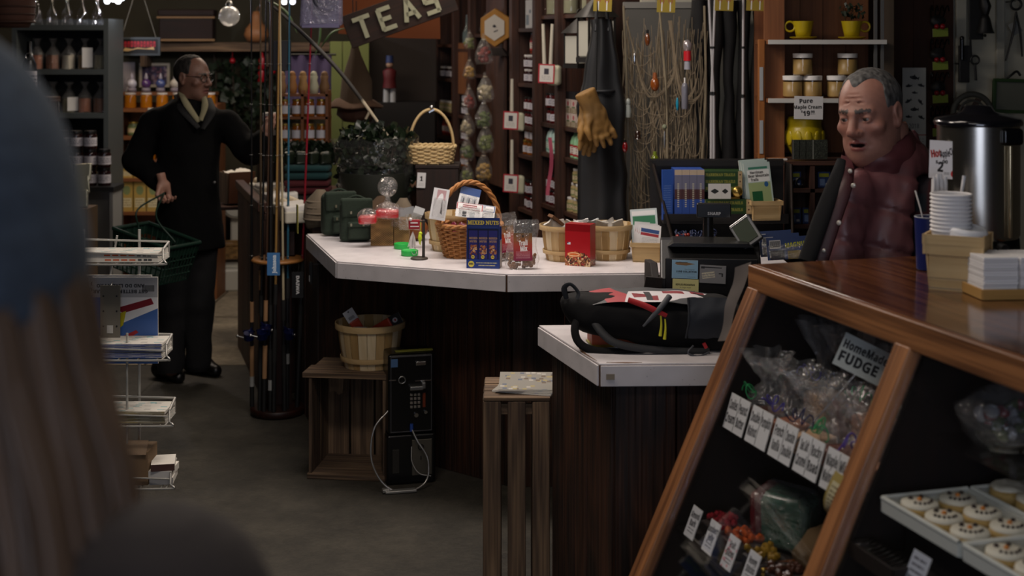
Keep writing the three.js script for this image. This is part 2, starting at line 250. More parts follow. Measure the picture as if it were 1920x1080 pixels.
function planks(t, a, b, h, w, mat, y0 = 0, th = 0.022, name = 'plank') { // a row of upright boards from plan point a to b, faces on the left of a->b
  const dx = b[0] - a[0], dz = b[1] - a[1], L = Math.hypot(dx, dz), ry = Math.atan2(-dz, dx), n = Math.max(1, Math.round(L / w)), bw = L / n;
  for (let i = 0; i < n; i++) { const q = (i + 0.5) / n, o = rnd(0.004), m = part(t, name, rbox(bw - 0.004, h, th, 0.003, [0, 0, 0], U, 'y', 1), mat, [a[0] + dx * q - dz / L * o, y0 + h / 2, a[1] + dz * q + dx / L * o], [0, ry, 0]); }
}
const xz = p => [p.x, p.z], DIR = V(0.286, 0, 0.958);      // DIR: along the shop, towards the entrance
const C1 = xz(onY(632, 490, 0.95)), C2 = xz(onY(950, 514, 0.95)), C3 = [1.12, -5.44], C4 = [1.12, -6.19], C0 = [C1[0] - 0.286 * 0.85, C1[1] - 0.958 * 0.85], C5 = [C0[0] + 0.6, -6.56], C5b = [0.3, -6.3];
const ctr = thing('shop_counter', 'long dark plank counter with chipped white laminate top carrying baskets', 'counter', [0, 0, 0]);
counterTop(ctr, [C0, C1, C2, C3, C4, C5b, C5], 0.07, 0.95, [0, 1, 2]);
const ov = 0.3, B1 = [C1[0] + 0.16, C1[1] - 0.56], B2 = [C2[0] + 0.02, C2[1] - 0.4], B0 = [C0[0] + 0.06, C0[1]];
planks(ctr, [B0[0] - 0.286 * 0.78, B0[1] - 0.958 * 0.78], B0, 0.88, 0.2, barn); planks(ctr, B0, B1, 0.88, 0.2, barn); planks(ctr, B1, B2, 0.88, 0.21, barn); planks(ctr, B2, [1.1, -5.84], 0.88, 0.21, barn);
part(ctr, 'inner_panel', box(0.03, 0.88, 0.34), barn, [1.1, 0.44, -6.01]);

// rear, produce end of the counter: plank side towards the aisle, sloped top
const RF = frame(V(C0[0] - 0.12, 0, C0[1]), -73.4 * PI / 180);   // local x towards the entrance, z towards the aisle
const prod = thing('produce_counter', 'dark plank produce counter with a slanted rim beside the rod rack', 'counter', RF(0, 0, 0), RF.ry);
for (let i = 0; i < 4; i++) part(prod, 'plank', rbox(0.296, 0.96, 0.025, 0.003, [0, 0, 0], U, 'y', 1), barn, [-0.95 - i * 0.3, 0.48, 0.0]);
part(prod, 'rim', rbox(1.24, 0.05, 0.05, 0.005, [0, 0, 0], U, 'x'), shelfWood, [-1.4, 0.985, 0.0]);
part(prod, 'end_ledge', box(0.34, 0.02, 0.3), shelfWood, [-2.25, 0.83, -0.02]); part(prod, 'deck', box(1.9, 0.03, 0.85, [0, 0, 0], U, 'x'), shelfWood, [-1.15, 0.935, -0.6]);
part(prod, 'deck', box(1.24, 0.03, 0.17, [0, 0, 0], U, 'x'), shelfWood, [-1.4, 0.935, -0.095]); part(prod, 'end_panel', box(0.025, 0.93, 0.18, [0, 0, 0], U, 'y'), barn, [-0.8, 0.465, -0.09]);
part(prod, 'end_panel', box(0.025, 0.92, 1.0, [0, 0, 0], U, 'y'), barn, [-2.08, 0.46, -0.52]);

// ==== near counter ========================================================
const N1 = xz(onY(1011, 610, 0.95)), N2 = xz(onY(1124, 682, 0.95)), N3 = [0.66, N2[1] - 0.012], N4 = [0.66, N1[1] - 0.03];
const nc = thing('checkout_counter', 'short weathered plank counter with chipped white laminate top under the backpack', 'counter', [0, 0, 0]);
counterTop(nc, [N1, N2, N3, N4], 0.064, 0.95, [0, 1]);
planks(nc, [N1[0] + 0.05, N1[1] + 0.03], [N2[0] + 0.05, N2[1] - 0.06], 0.886, 0.09, barn); planks(nc, [N2[0] + 0.045, N2[1] - 0.06], [0.64, N2[1] - 0.06], 0.886, 0.17, barn);
part(nc, 'rear_panel', box(0.5, 0.886, 0.02, [0, 0, 0], U, 'y'), barn, [0.39, 0.443, N1[1] + 0.02]);
// worn brown corner and a scrap of label on the edge
part(nc, 'worn_edge', extr([[0, 0], [0.05, 0.004], [0.1, 0], [0.06, -0.006]], 0.0012, [N2[0] + 0.02, 0.9502, N2[1] - 0.012], [-PI / 2, 0, 0]), M(0x6b4a2f, 0.9));
part(nc, 'worn_edge', extr([[0, 0], [0.0, 0.1], [0.01, 0.2], [-0.006, 0.12]], 0.0012, [N2[0] - 0.005, 0.9502, N2[1] - 0.03], [-PI / 2, 0, 0.28]), M(0x6b4a2f, 0.9));
part(nc, 'label_scrap', box(0.024, 0.016, 0.001), M(0x8c8172, 0.9), [N2[0] + 0.03, 0.915, N2[1] + 0.008]);

// ==== oak display case ====================================================
const CF = frame(V(0.594, 0, -3.43), -73.4 * PI / 180);        // local x towards the entrance, z outwards over the aisle
const SLOPE = 0.461, TOPY = 1.3, zf = y => SLOPE * (1.24 - y), caseLen = 1.42;
const dc = thing('display_case', 'oak display case with a slanted glass front full of fudge and cookies', 'display case', CF(0, 0, 0), CF.ry);
part(dc, 'top_board', rbox(caseLen, 0.02, 0.62, 0.006, [0, 0, 0], U, 'x'), oakTop, [caseLen / 2, TOPY - 0.01, -0.31]);
part(dc, 'top_rail', rbox(caseLen, 0.06, 0.024, 0.004, [0, 0, 0], U, 'x'), oak, [caseLen / 2, TOPY - 0.031, 0.0]);
const slopeA = Math.atan(SLOPE), stileL = 0.9 / Math.cos(slopeA);
for (const x of [0.028, 0.69, 1.39]) { const y0 = 1.24, y1 = 0.42, ym = (y0 + y1) / 2; part(dc, 'stile', rbox(0.056, (y0 - y1) / Math.cos(slopeA), 0.03, 0.004, [0, 0, 0], U, 'y'), oak, [x, ym, zf(ym)], [-slopeA, 0, 0]); }
part(dc, 'bottom_rail', rbox(caseLen, 0.07, 0.03, 0.004, [0, 0, 0], U, 'x'), oak, [caseLen / 2, 0.42, zf(0.42)], [-slopeA, 0, 0]);
part(dc, 'base', box(caseLen, 0.4, 0.96, [0, 0, 0], U, 'x'), shelfWood, [caseLen / 2, 0.2, -0.12]);
part(dc, 'back_panel', box(caseLen, 0.86, 0.015, [0, 0, 0], U, 'y'), M(0x5a4a42, 0.8, { map: shelfT }), [caseLen / 2, 0.84, -0.6]);
const caseIn = M(0x5a4a42, 0.8, { map: shelfT });
const sidePts = [[0.6, 0.4], [-zf(0.4) + 0.015, 0.4], [0.015, 1.24], [0.015, 1.28], [0.6, 1.28]];
part(dc, 'end_panel', extr(sidePts, 0.016, [0, 0, 0], [0, PI / 2, 0], 0, 'y'), caseIn, [0.003, 0, 0]);
part(dc, 'end_panel', extr(sidePts, 0.016, [0, 0, 0], [0, PI / 2, 0], 0, 'y'), caseIn, [caseLen - 0.02, 0, 0]);
for (const [a, b] of [[0.06, 0.66], [0.72, 1.36]]) { const ym = 0.84; part(dc, 'pane', box(b - a, 0.8 / Math.cos(slopeA), 0.004), clearGlass, [(a + b) / 2, ym, zf(ym)], [-slopeA, 0, 0]); }
const S1 = 0.93, S2 = 0.685;
for (const y of [S1, S2]) part(dc, 'shelf', box(0.63, 0.016, 0.58 + zf(y) - 0.04, [0, 0, 0], U, 'x'), caseIn, [0.345, y - 0.008, (-0.58 + zf(y) - 0.04) / 2]);
for (const y of [0.85, 0.62]) part(dc, 'shelf', box(0.63, 0.016, 0.58 + zf(y) - 0.05, [0, 0, 0], U, 'x'), caseIn, [1.04, y - 0.008, (-0.58 + zf(y) - 0.05) / 2]); part(dc, 'glass_shelf', box(0.63, 0.008, 0.55), clearGlass, [1.04, 1.066, -0.305]);
part(dc, 'divider', extr([[0.57, 0.42], [-zf(0.42) + 0.04, 0.42], [0.04, 1.24], [0.57, 1.24]], 0.012, [0, 0, 0], [0, PI / 2, 0], 0, 'y'), caseIn, [0.69, 0, 0]);

// ==== baskets and goods on the white counter ==============================
const CY = 0.95;
const wicker = M(0xa8713c, 0.6), wickerPale = M(0xcdb382, 0.65), splint = [pine, M(0xe6d8bf, 0.75, { map: pineT }), M(0xc9b48f, 0.8, { map: pineT })];
function splintBasket(t, R, r, h, n = 18, bands = [[1, 0.022], [0.28, 0.016]]) {
  for (let i = 0; i < n; i++) {
    const a0 = (i + 0.02) / n * 2 * PI, a1 = (i + 0.98) / n * 2 * PI;
    const g = sheet((u, v) => { const rr = lerp(r, R, v) + 0.004 * Math.sin(v * PI), a = lerp(a0, a1, u); return [Math.sin(a) * rr, v * h, Math.cos(a) * rr]; }, 3, 5);
    part(t, 'splint', muv(g, 'y'), splint[i % 3]);
  }
  for (const [q, w] of bands) { const rr = lerp(r, R, q) + 0.006; part(t, 'hoop', muv(lathe([[rr - 0.001, q * h - w], [rr + 0.003, q * h - w], [rr + 0.004, q * h], [rr - 0.001, q * h], [rr - 0.001, q * h - w]], 36), 'x'), splint[1]); }
  part(t, 'bottom', cyl(r, r, 0.006, 24, [0, 0.004, 0]), pine);
}
function wickerBasket(t, sx, sz, h, flare, rows, stakes, mat, sq = 2.6, rad = 0.0045) {
  const P = (a, q, o = 0) => { const c = Math.cos(a), s = Math.sin(a), k = Math.pow(Math.pow(Math.abs(c), sq) + Math.pow(Math.abs(s), sq), -1 / sq), f = lerp(flare, 1, q); return [c * k * (sx * f + o), q * h, s * k * (sz * f + o)]; };
  const ws = []; for (let i = 0; i < rows; i++) { const pts = []; for (let j = 0; j < stakes * 2; j++) pts.push(P(j / (stakes * 2) * 2 * PI, (i + 0.5) / rows, ((j >> 1) + i) % 2 ? rad : -rad)); ws.push(tube(pts, h / rows * 0.5, stakes * 3, 5, true)); }
  part(t, 'weave', ws, mat);
  const st = []; for (let j = 0; j < stakes; j++) st.push(tube([P((j + 0.5) / stakes * 2 * PI, 0), P((j + 0.5) / stakes * 2 * PI, 0.5), P((j + 0.5) / stakes * 2 * PI, 1)], rad * 0.9, 6, 5)); part(t, 'stakes', st, mat);
  const rim = []; for (let s = 0; s < 2; s++) { const pts = []; for (let j = 0; j < 60; j++) { const a = j / 60 * 2 * PI, p = P(a, 1, Math.sin(a * 14 + s * PI) * rad); p[1] += Math.cos(a * 14 + s * PI) * rad; pts.push(p); } rim.push(tube(pts, rad * 1.5, 120, 5, true)); } part(t, 'rim', rim, mat);
  part(t, 'bottom', extr([...Array(24)].map((_, j) => { const p = P(j / 24 * 2 * PI, 0); return [p[0], p[2]]; }), 0.006, [0, 0.008, 0], [PI / 2, 0, 0]), mat);
}
function twistHandle(t, w, h, y, r, mat, strands = 3) { const g = []; for (let s = 0; s < strands; s++) { const pts = []; for (let i = 0; i <= 40; i++) { const a = i / 40 * PI, ph = i * 0.75 + s * 2 * PI / strands; const rr = r * 0.9; pts.push([Math.cos(a) * (w + Math.cos(ph) * rr), y + Math.sin(a) * (h + Math.cos(ph) * rr), Math.sin(ph) * rr]); } g.push(tube(pts, r, 80, 6)); } return part(t, 'handle', g, mat); }
function tint(g, fn) { const p = g.attributes.position, c = new Float32Array(p.count * 3); for (let i = 0; i < p.count; i++) { const k = fn(p.getX(i), p.getY(i), p.getZ(i)); c.set(k, i * 3); } g.setAttribute('color', new THREE.BufferAttribute(c, 3)); return g; }
const gy = (u, v) => onY(u, v, CY);

// wicker gift basket with twisted handle
const wb = thing('wicker_basket', 'brown wicker basket with a tall twisted handle on white counter', 'basket', gy(880, 480), 0.25);
wickerBasket(wb, 0.135, 0.1, 0.135, 0.74, 15, 26, wicker); twistHandle(wb, 0.132, 0.19, 0.12, 0.0065, wicker);
const pinkM = [M(0x8e2f4a, 0.25, { clearcoat: 0.6 }), M(0xa34560, 0.25, { clearcoat: 0.6 }), M(0x6d2038, 0.3)];
for (let i = 0; i < 9; i++) { const p = wb.localToWorld(V(-0.1 + (i % 5) * 0.038 + rnd(0.01), 0.105 + 0.012 * (i > 4), 0.03 - (i > 4 ? 0.05 : 0))); single('candy_pouch', 'shiny pink candy pouch heaped in the brown wicker basket', 'candy', crumple(sph(0.024, 12, [0, 0, 0], [1, 0.75, 0.7]), 0.006, 60, i * 7), pinkM[i % 3], p, [rnd(1), rnd(3), rnd(1)], 'candy pouches in the wicker basket'); }

// pale splint basket with lure packs behind it
const pb = thing('splint_basket', 'pale splint basket of fishing lure packs behind brown wicker basket', 'basket', gy(846, 468)); splintBasket(pb, 0.105, 0.08, 0.16, 18);
const blister = (draw) => print(160, 220, draw, 0.35);
const lureA = blister((g, w, h) => { g.fillStyle = '#e8e8ea'; g.fillRect(0, 0, w, h); g.fillStyle = '#c9a0a4'; g.fillRect(40, 10, 90, 70); g.fillStyle = '#f8f8fa'; g.beginPath(); g.ellipse(70, 120, 34, 90, 0.25, 0, 7); g.fill(); g.fillStyle = '#1d1d22'; g.beginPath(); g.moveTo(100, 60); g.lineTo(120, 180); g.lineTo(98, 170); g.fill(); });
const lureB = blister((g, w, h) => { g.fillStyle = '#e9ebef'; g.fillRect(0, 0, w, h); g.fillStyle = '#31508e'; g.fillRect(0, 0, w, 60); g.fillStyle = '#c4ccd6'; for (let i = 0; i < 3; i++) g.fillRect(20 + i * 45, 80, 26, 130); g.fillStyle = '#23324d'; for (let i = 0; i < 3; i++) g.fillRect(36 + i * 45, 90, 8, 110); });
const lureC = blister((g, w, h) => { g.fillStyle = '#eeeeef'; g.fillRect(0, 0, w, h); g.fillStyle = '#8e2430'; g.fillRect(38, 24, 84, 44); hand(g, 'Heddon', 80, 46, 22, 0, '#fff'); g.strokeStyle = '#b13a42'; g.lineWidth = 5; g.strokeRect(4, 4, w - 8, 92); g.fillStyle = '#3f4148'; g.fillRect(40, 130, 24, 80); g.fillStyle = '#c9cfd3'; g.fillRect(84, 130, 30, 80); });
const lureD = blister((g, w, h) => { g.fillStyle = '#f1f1f2'; g.fillRect(0, 0, w, h); g.strokeStyle = '#2c4a8a'; g.lineWidth = 8; g.strokeRect(8, 8, w - 16, 100); hand(g, 'JET', 44, 40, 34, 0, '#26407c'); });
for (const [mat, u, v, d, w, h, rx, rz, label, nm] of [[lureA, 824, 383, 5.74, 0.066, 0.13, -0.15, -0.16, 'clear blister pack with a white lure standing in splint basket'], [lureB, 878, 378, 5.8, 0.085, 0.12, -0.3, -0.22, 'blue-topped blister pack of slim lures in splint basket'], [lureC, 880, 395, 5.63, 0.108, 0.062, -0.5, -0.1, 'white lure pack with a dark red name patch across the wicker basket'], [lureD, 912, 397, 5.66, 0.07, 0.055, -0.5, -0.12, 'white lure pack with blue outlined panel across wicker basket']]) { const o = thing('lure_pack', label, 'lure pack', at(u, v, d)); o.rotation.set(rx, 0.1, rz); addPrinted(o, 'backing_card', w, h, 0.0016, mat, paperSide); part(o, 'blister', crumple(rbox(w * 0.8, h * 0.62, 0.014, 0.005, [0, -h * 0.1, 0.008]), 0.001, 90), film); }

// boxed mixed nuts
const nutsFront = print(300, 440, (g, w, h) => {
  g.fillStyle = '#1c2f6e'; g.fillRect(0, 0, w, h); hand(g, 'MIXED NUTS', 150, 42, 46, 0, '#d8c24a', 'serif', 'bold ', 0.95); g.strokeStyle = '#9aa3c4'; g.beginPath(); g.moveTo(20, 80); g.lineTo(280, 80); g.stroke();
  g.fillStyle = '#0f1636'; g.fillRect(10, 95, 280, 265);
  for (let k = 0; k < 3; k++) { const x = 20 + k * 90; g.fillStyle = '#2b2a72'; g.fillRect(x, 110, 80, 245); hand(g, 'MIXED', x + 40, 178, 22, 0, '#b9935a', 'serif'); hand(g, 'NUTS', x + 40, 206, 24, 0, '#b9935a', 'serif'); for (let i = 0; i < 40; i++) { g.fillStyle = ['#8a4b2b', '#b06a3c', '#c88d5a', '#6e3420', '#d9b07c'][i % 5]; g.beginPath(); g.ellipse(x + 12 + rnd(58), 240 + rnd(78), 9, 6, rnd(3), 0, 7); g.fill(); } g.fillStyle = '#d9c04a'; g.beginPath(); g.arc(x + 38, 340, 16, 0, 7); g.fill(); hand(g, '99¢', x + 38, 340, 14, 0, '#222'); }
  g.fillStyle = '#213a80'; g.fillRect(0, 362, w, 78); g.fillStyle = '#d9c94f'; g.beginPath(); g.arc(44, 402, 27, 0, 7); g.fill(); hand(g, '99¢', 44, 402, 26, 0, '#20233a'); scribble(g, 90, 382, 190, 18, 1, '#e3d98a', 7); scribble(g, 110, 404, 150, 18, 1, '#e3d98a', 7);
}, 0.35);
const nutsSide = print(128, 256, (g, w, h) => { g.fillStyle = '#7a6a58'; g.fillRect(0, 0, w, h); for (let i = 0; i < 160; i++) { g.fillStyle = ['#9a7c5a', '#c6b79a', '#5a4634', '#3a4a70'][i % 4]; g.fillRect(rnd(w), rnd(h), 8, 6); } }, 0.4);
const nb = thing('mixed_nuts_box', 'blue display box lettered MIXED NUTS on white counter', 'box', gy(906, 503), -0.12);
{ const w = 0.132, h = 0.2, d = 0.06; part(nb, 'carton', [box(w, 0.006, d, [0, 0.003, -d / 2]), box(w, h * 0.8, 0.003, [0, h * 0.4, -d])], M(0x1c2f6e, 0.5)); addPrinted(nb, 'front_print', w, h, 0.004, nutsFront, M(0x1c2f6e, 0.5), [0, h / 2, 0.002], [-0.05, 0, 0]); for (const s of [-1, 1]) { const q = addPrinted(nb, 'side_flap', d, h * 0.55, 0.003, nutsSide, M(0x1c2f6e, 0.5), [s * w / 2, h * 0.275, -d / 2], [0, s * PI / 2, 0]); } }
// trail mix bag
const tmFront = print(256, 256, (g, w, h) => { const q = g.createLinearGradient(0, 0, 0, h); q.addColorStop(0, '#6a4a14'); q.addColorStop(0.25, '#9a5a1c'); q.addColorStop(0.45, '#b23a1c'); q.addColorStop(0.7, '#a0222a'); q.addColorStop(1, '#7a1442'); g.fillStyle = q; g.fillRect(0, 0, w, h); hand(g, 'Trail', 132, 92, 62, -0.04, '#fff', 'sans-serif', 'bold ', 0.9); hand(g, 'Mix', 138, 144, 62, -0.04, '#fff', 'sans-serif', 'bold ', 0.9); scribble(g, 34, 170, 190, 66, 6, '#e9c9d0', 3); g.fillStyle = '#3a2a14'; g.beginPath(); g.arc(128, 30, 13, 0, 7); g.fill(); }, 0.4);
function trailBag(pos, ry, label, front) {
  const t = thing('trail_mix_bag', label, 'snack bag', pos, ry);
  part(t, 'pouch', crumple(sheet((u, v) => { const a = u * 2 * PI, th = 0.026 * Math.pow(1 - v, 0.6) + 0.003, w = 0.062 + 0.006 * Math.sin(v * 9); return [Math.cos(a) * w, v * 0.195, Math.sin(a) * th]; }, 36, 24), 0.003, 60, 3), film);
  const n = []; for (let i = 0; i < 60; i++) n.push(place(new THREE.IcosahedronGeometry(rnd(0.006, 0.011), 0), [rnd(-0.05, 0.05), 0.008 + rnd(0.05), rnd(-0.014, 0.014)])); part(t, 'nuts', n, M(0x7d5636, 0.6)).userData.kind = 'stuff';
  if (front) addPrinted(t, 'paper_label', 0.074, 0.108, 0.001, tmFront, paperSide, [0.002, 0.09, 0.021], [-0.12, 0, 0]); return t;
}
trailBag(gy(979, 504), 0.05, 'clear pouch with red and gold Trail Mix label on white counter', true);
trailBag(gy(944, 488), 0.7, 'clear snack pouch turned sideways behind the mixed nuts box', true);
// red nut carton
const redFront = print(256, 400, (g, w, h) => { g.fillStyle = '#b01822'; g.fillRect(0, 0, w, h); g.fillStyle = '#8f1018'; g.fillRect(0, 0, w, 70); g.fillStyle = '#d9d9e2'; g.fillRect(22, 176, 34, 22); g.fillStyle = '#33406e'; g.fillRect(22, 176, 14, 10); for (let i = 0; i < 260; i++) { g.fillStyle = ['#8a5230', '#c4935a', '#e0c69a', '#5a2c18', '#3a1a10'][i % 5]; const x = rnd(w), y = 400 - rnd(1) * (70 + 70 * Math.sin(x / w * 3)); g.beginPath(); g.ellipse(x, y, 11, 7, rnd(3), 0, 7); g.fill(); } g.fillStyle = '#d86a2a'; g.beginPath(); g.ellipse(90, 290, 70, 26, 0, 0, 7); g.fill(); g.strokeStyle = '#ffe9c0'; g.lineWidth = 6; g.beginPath(); g.ellipse(90, 290, 56, 15, 0, 0, 7); g.stroke(); }, 0.3);
const redSide = print(128, 400, (g, w, h) => { g.fillStyle = '#a3151f'; g.fillRect(0, 0, w, h); for (let i = 0; i < 60; i++) { g.fillStyle = ['#8a5230', '#c4935a', '#5a2c18'][i % 3]; g.beginPath(); g.ellipse(rnd(w), 400 - rnd(60), 10, 7, rnd(3), 0, 7); g.fill(); } }, 0.3);
onePrinted('nut_carton', 'tall red nut carton on white counter before splint baskets', 'carton', null, 0.108, 0.168, 0.06, redFront, M(0x8f1018, 0.4), gy(1088, 497).add(V(0, 0.084, 0)), [0, -0.42, 0], { px: redSide, nx: redSide });
// two splint baskets with papers
const sbk = thing('splint_basket', 'pale splint basket of paper bags left of red nut carton', 'basket', gy(1060, 486)); splintBasket(sbk, 0.098, 0.078, 0.145, 18, [[1, 0.02], [0.3, 0.015]]);
const sb2 = thing('splint_basket', 'pale splint basket of packets between red carton and map basket', 'basket', gy(1140, 484)); splintBasket(sb2, 0.098, 0.078, 0.145, 18, [[1, 0.02], [0.3, 0.015]]);
for (let i = 0; i < 9; i++) { const b = i < 5 ? sbk : sb2; const q = i < 5 ? i : i - 5; const p = b.position.clone().add(V(-0.06 + q * 0.034, 0.125, rnd(-0.03, 0.03))); single('packet', b === sbk ? 'folded grey packet poking out of splint basket left of red carton' : 'white packet poking out of splint basket right of red carton', 'packet', crumple(new THREE.BoxGeometry(0.05, 0.07, 0.008, 6, 6, 1), 0.006, 50, i), pick([M(0xc9c6c0, 0.5), M(0xa9a49a, 0.6), M(0xdedddd, 0.4), M(0x9da3a6, 0.35)]), p, [rnd(-0.3, 0.3), rnd(-0.6, 0.6), rnd(-0.5, 0.5)], b === sbk ? 'packets in the left splint basket' : 'packets in the right splint basket'); }
single('paper_bag', 'folded brown paper bag standing in splint basket left of red carton', 'paper bag', [box(0.012, 0.07, 0.06, [0, 0, 0], [0, 0, 0.9])], M(0x6b4a30, 0.9), sbk.position.clone().add(V(-0.035, 0.16, 0.0)), [0, 0.3, 0]);
// pint basket with permits
function pintBasket(t, w, h, d, mat = pine) { const k = 0.86; for (const [sx, sz, ww, ry] of [[0, 1, w, 0], [0, -1, w, 0], [1, 0, d, PI / 2], [-1, 0, d, PI / 2]]) { const g = sheet((u, v) => { const x = (u - 0.5) * ww * lerp(k, 1, v); return [x, v * h, 0]; }, 1, 1); const tilt = Math.atan((1 - k) * 0.5 * (ww === w ? d : w) / h); const off = (sx ? w : d) / 2; part(t, 'side', muv(place(place(g, [0, 0, off * k], U), [0, 0, 0]), 'x'), splint[1], [0, 0, 0], U).geometry.applyMatrix4(new THREE.Matrix4().makeRotationY(sx ? sx * PI / 2 : sz < 0 ? PI : 0)); }
  const rim = []; for (const q of [-1, 1]) { rim.push(box(w + 0.006, h * 0.22, 0.004, [0, h * 0.92, q * d / 2 * 0.99], U, 'x')); rim.push(box(0.004, h * 0.22, d + 0.006, [q * w / 2 * 0.99, h * 0.92, 0], U, 'x')); } part(t, 'rim_band', rim, splint[1]); part(t, 'bottom', box(w * k, 0.004, d * k, [0, 0.004, 0], U, 'x'), pine); }
const mp = thing('pint_basket', 'small pale veneer basket holding folded maps on white counter', 'basket', gy(1212, 489), -0.12); pintBasket(mp, 0.125, 0.078, 0.1);
const mapM = print(200, 260, (g, w, h) => { g.fillStyle = '#c9d3d2'; g.fillRect(0, 0, w, h); g.fillStyle = '#2f7a4c'; g.fillRect(16, 50, w - 32, 60); g.fillStyle = '#f0f0ee'; g.fillRect(12, 14, w - 24, 30); g.fillStyle = '#dfe6df'; g.fillRect(16, 118, w - 32, 120); }, 0.3);
const permM = print(220, 200, (g, w, h) => { g.fillStyle = '#eceaea'; g.fillRect(0, 0, w, h); g.save(); g.translate(0, 12); g.rotate(0.09); g.fillStyle = '#34508a'; g.fillRect(20, 10, 185, 32); g.fillStyle = '#a8323c'; g.fillRect(20, 46, 185, 24); g.restore(); scribble(g, 30, 100, 160, 80, 7, '#777', 2); }, 0.6);
onePrinted('folded_map', 'green and white folded map in clear sleeve in small basket', 'map', null, 0.11, 0.15, 0.008, mapM, paperSide, mp.position.clone().add(V(-0.005, 0.135, -0.025)), [-0.18, -0.1, 0.06]);
for (let i = 0; i < 4; i++) onePrinted('permit_card', 'white leaflet with blue and red bands in small basket', 'leaflet', 'leaflets in the small map basket', 0.088, 0.095, 0.001, permM, paperSide, mp.position.clone().add(V(0.012 - i * 0.006, 0.1 + i * 0.003, 0.02 - i * 0.012)), [-0.12, -0.1 + i * 0.05, -0.07]);

// lure stand, green lids
const ls = thing('lure_stand', 'small black stand hung with a tasselled lure and yellow spinner', 'stand', gy(786, 486));
part(ls, 'base', lathe([[0, 0], [0.036, 0], [0.036, 0.006], [0.03, 0.009], [0, 0.009]], 24), M(0x3a332c, 0.5)); part(ls, 'post', rbox(0.012, 0.155, 0.012, 0.003, [0.018, 0.085, 0]), M(0x2c2824, 0.6)); part(ls, 'arm', bar([0.018, 0.155, 0], [-0.03, 0.16, 0], 0.004), M(0x2c2824, 0.6));
part(ls, 'red_card', rbox(0.046, 0.04, 0.008, 0.003, [-0.02, 0.145, 0.008]), M(0xa01c2a, 0.4), U, U, 'dark red lure head with white marks'); part(ls, 'red_card', [box(0.03, 0.005, 0.002, [-0.02, 0.152, 0.013]), box(0.036, 0.004, 0.002, [-0.018, 0.137, 0.013]), sph(0.007, 8, [-0.035, 0.166, 0.01])], M(0xe6e2e2, 0.5));
{ const ts = []; for (let i = 0; i < 26; i++) { const a = rnd(2 * PI), r = rnd(0.004, 0.02); ts.push(tube([[-0.026, 0.115, 0.006], [-0.026 + Math.cos(a) * r * 0.6, 0.085, 0.006 + Math.sin(a) * r * 0.5], [-0.028 + Math.cos(a) * r, 0.045 + rnd(0.015), 0.006 + Math.sin(a) * r]], 0.0016, 6, 4)); } part(ls, 'tassel', ts, M(0xd9d4d2, 0.7), U, U, 'white skirt of the lure'); }
part(ls, 'spinner', [lathe([[0, 0], [0.004, 0.01], [0.009, 0.03], [0.006, 0.045], [0, 0.05]], 10, [0.004, 0.06, 0.014]), sph(0.008, 10, [0.006, 0.108, 0.012]), bar([0.006, 0.155, 0.004], [0.006, 0.06, 0.012], 0.0012)], M(0xc4d62a, 0.4), U, U, 'yellow spinner'); part(ls, 'hook', tube([[-0.02, 0.05, 0], [-0.01, 0.03, 0.01], [-0.022, 0.02, 0.012], [-0.03, 0.032, 0.01]], 0.0012, 12, 5), chrome);
const greenLid = M(0x27b04a, 0.35);
{ const mk = proto('lid2', () => single('green_dish', '', 'dish', lathe([[0, 0], [0.034, 0], [0.036, 0.004], [0.036, 0.022], [0.033, 0.024], [0.031, 0.02], [0, 0.019]], 28), greenLid)); mk(gy(768, 479), 0, 'bright green plastic dish in front of another beside lure stand', null); mk(gy(754, 466), 0, 'bright green plastic dish behind another before the woven box', null); }
// woven boxes with red wrapped trays
const jute = M(0xffffff, 0.9, { map: dataTex(512, (u, v) => { const a = (Math.sin(u * 2 * PI * 90) * Math.sin(v * 2 * PI * 110)) * 0.2 + tnoise(u * 40, v * 60, 40, 60, 71) * 0.4 + 0.6; return [172 * a, 134 * a, 84 * a]; }) });
for (const [u, w, l] of [[718, 0.1, 'square woven jute box of red wrapped trays on counter'], [754, 0.066, 'narrow woven jute box beside the red wrapped trays']]) { const t = thing('woven_box', l, 'box', gy(u, 458), 0.02); const h = 0.115; for (const [p, s] of [[[0, h / 2, 0.05], [w, h, 0.006]], [[0, h / 2, -0.05], [w, h, 0.006]], [[w / 2 - 0.003, h / 2, 0], [0.006, h, 0.1]], [[-w / 2 + 0.003, h / 2, 0], [0.006, h, 0.1]]]) part(t, 'side', muv(new RoundedBoxGeometry(...s, 1, 0.002), 'y'), jute, p); part(t, 'bottom', box(w, 0.006, 0.1, [0, 0.003, 0]), jute); part(t, 'rim', [tube([[-w / 2, h, 0.05], [w / 2, h, 0.05]], 0.005, 4, 6)], jute); }
const redPk = M(0xb8232a, 0.3, { clearcoat: 0.7 });
for (const [u, v, d, w, rz, l] of [[690, 411, 6.05, 0.08, 0.05, 'red wrapped tray hanging over the green canvas bag'], [727, 400, 6.08, 0.1, -0.03, 'red wrapped tray on top of woven jute box']]) { const o = thing('wrapped_tray', l, 'packet', at(u, v, d)); o.rotation.z = rz; part(o, 'tray', rbox(w, 0.036, 0.07, 0.01), redPk); part(o, 'wrap', crumple(new THREE.SphereGeometry(0.5, 24, 16).scale(w * 1.15, 0.075, 0.1), 0.006, 45, u), film, [0, 0.012, 0]); }
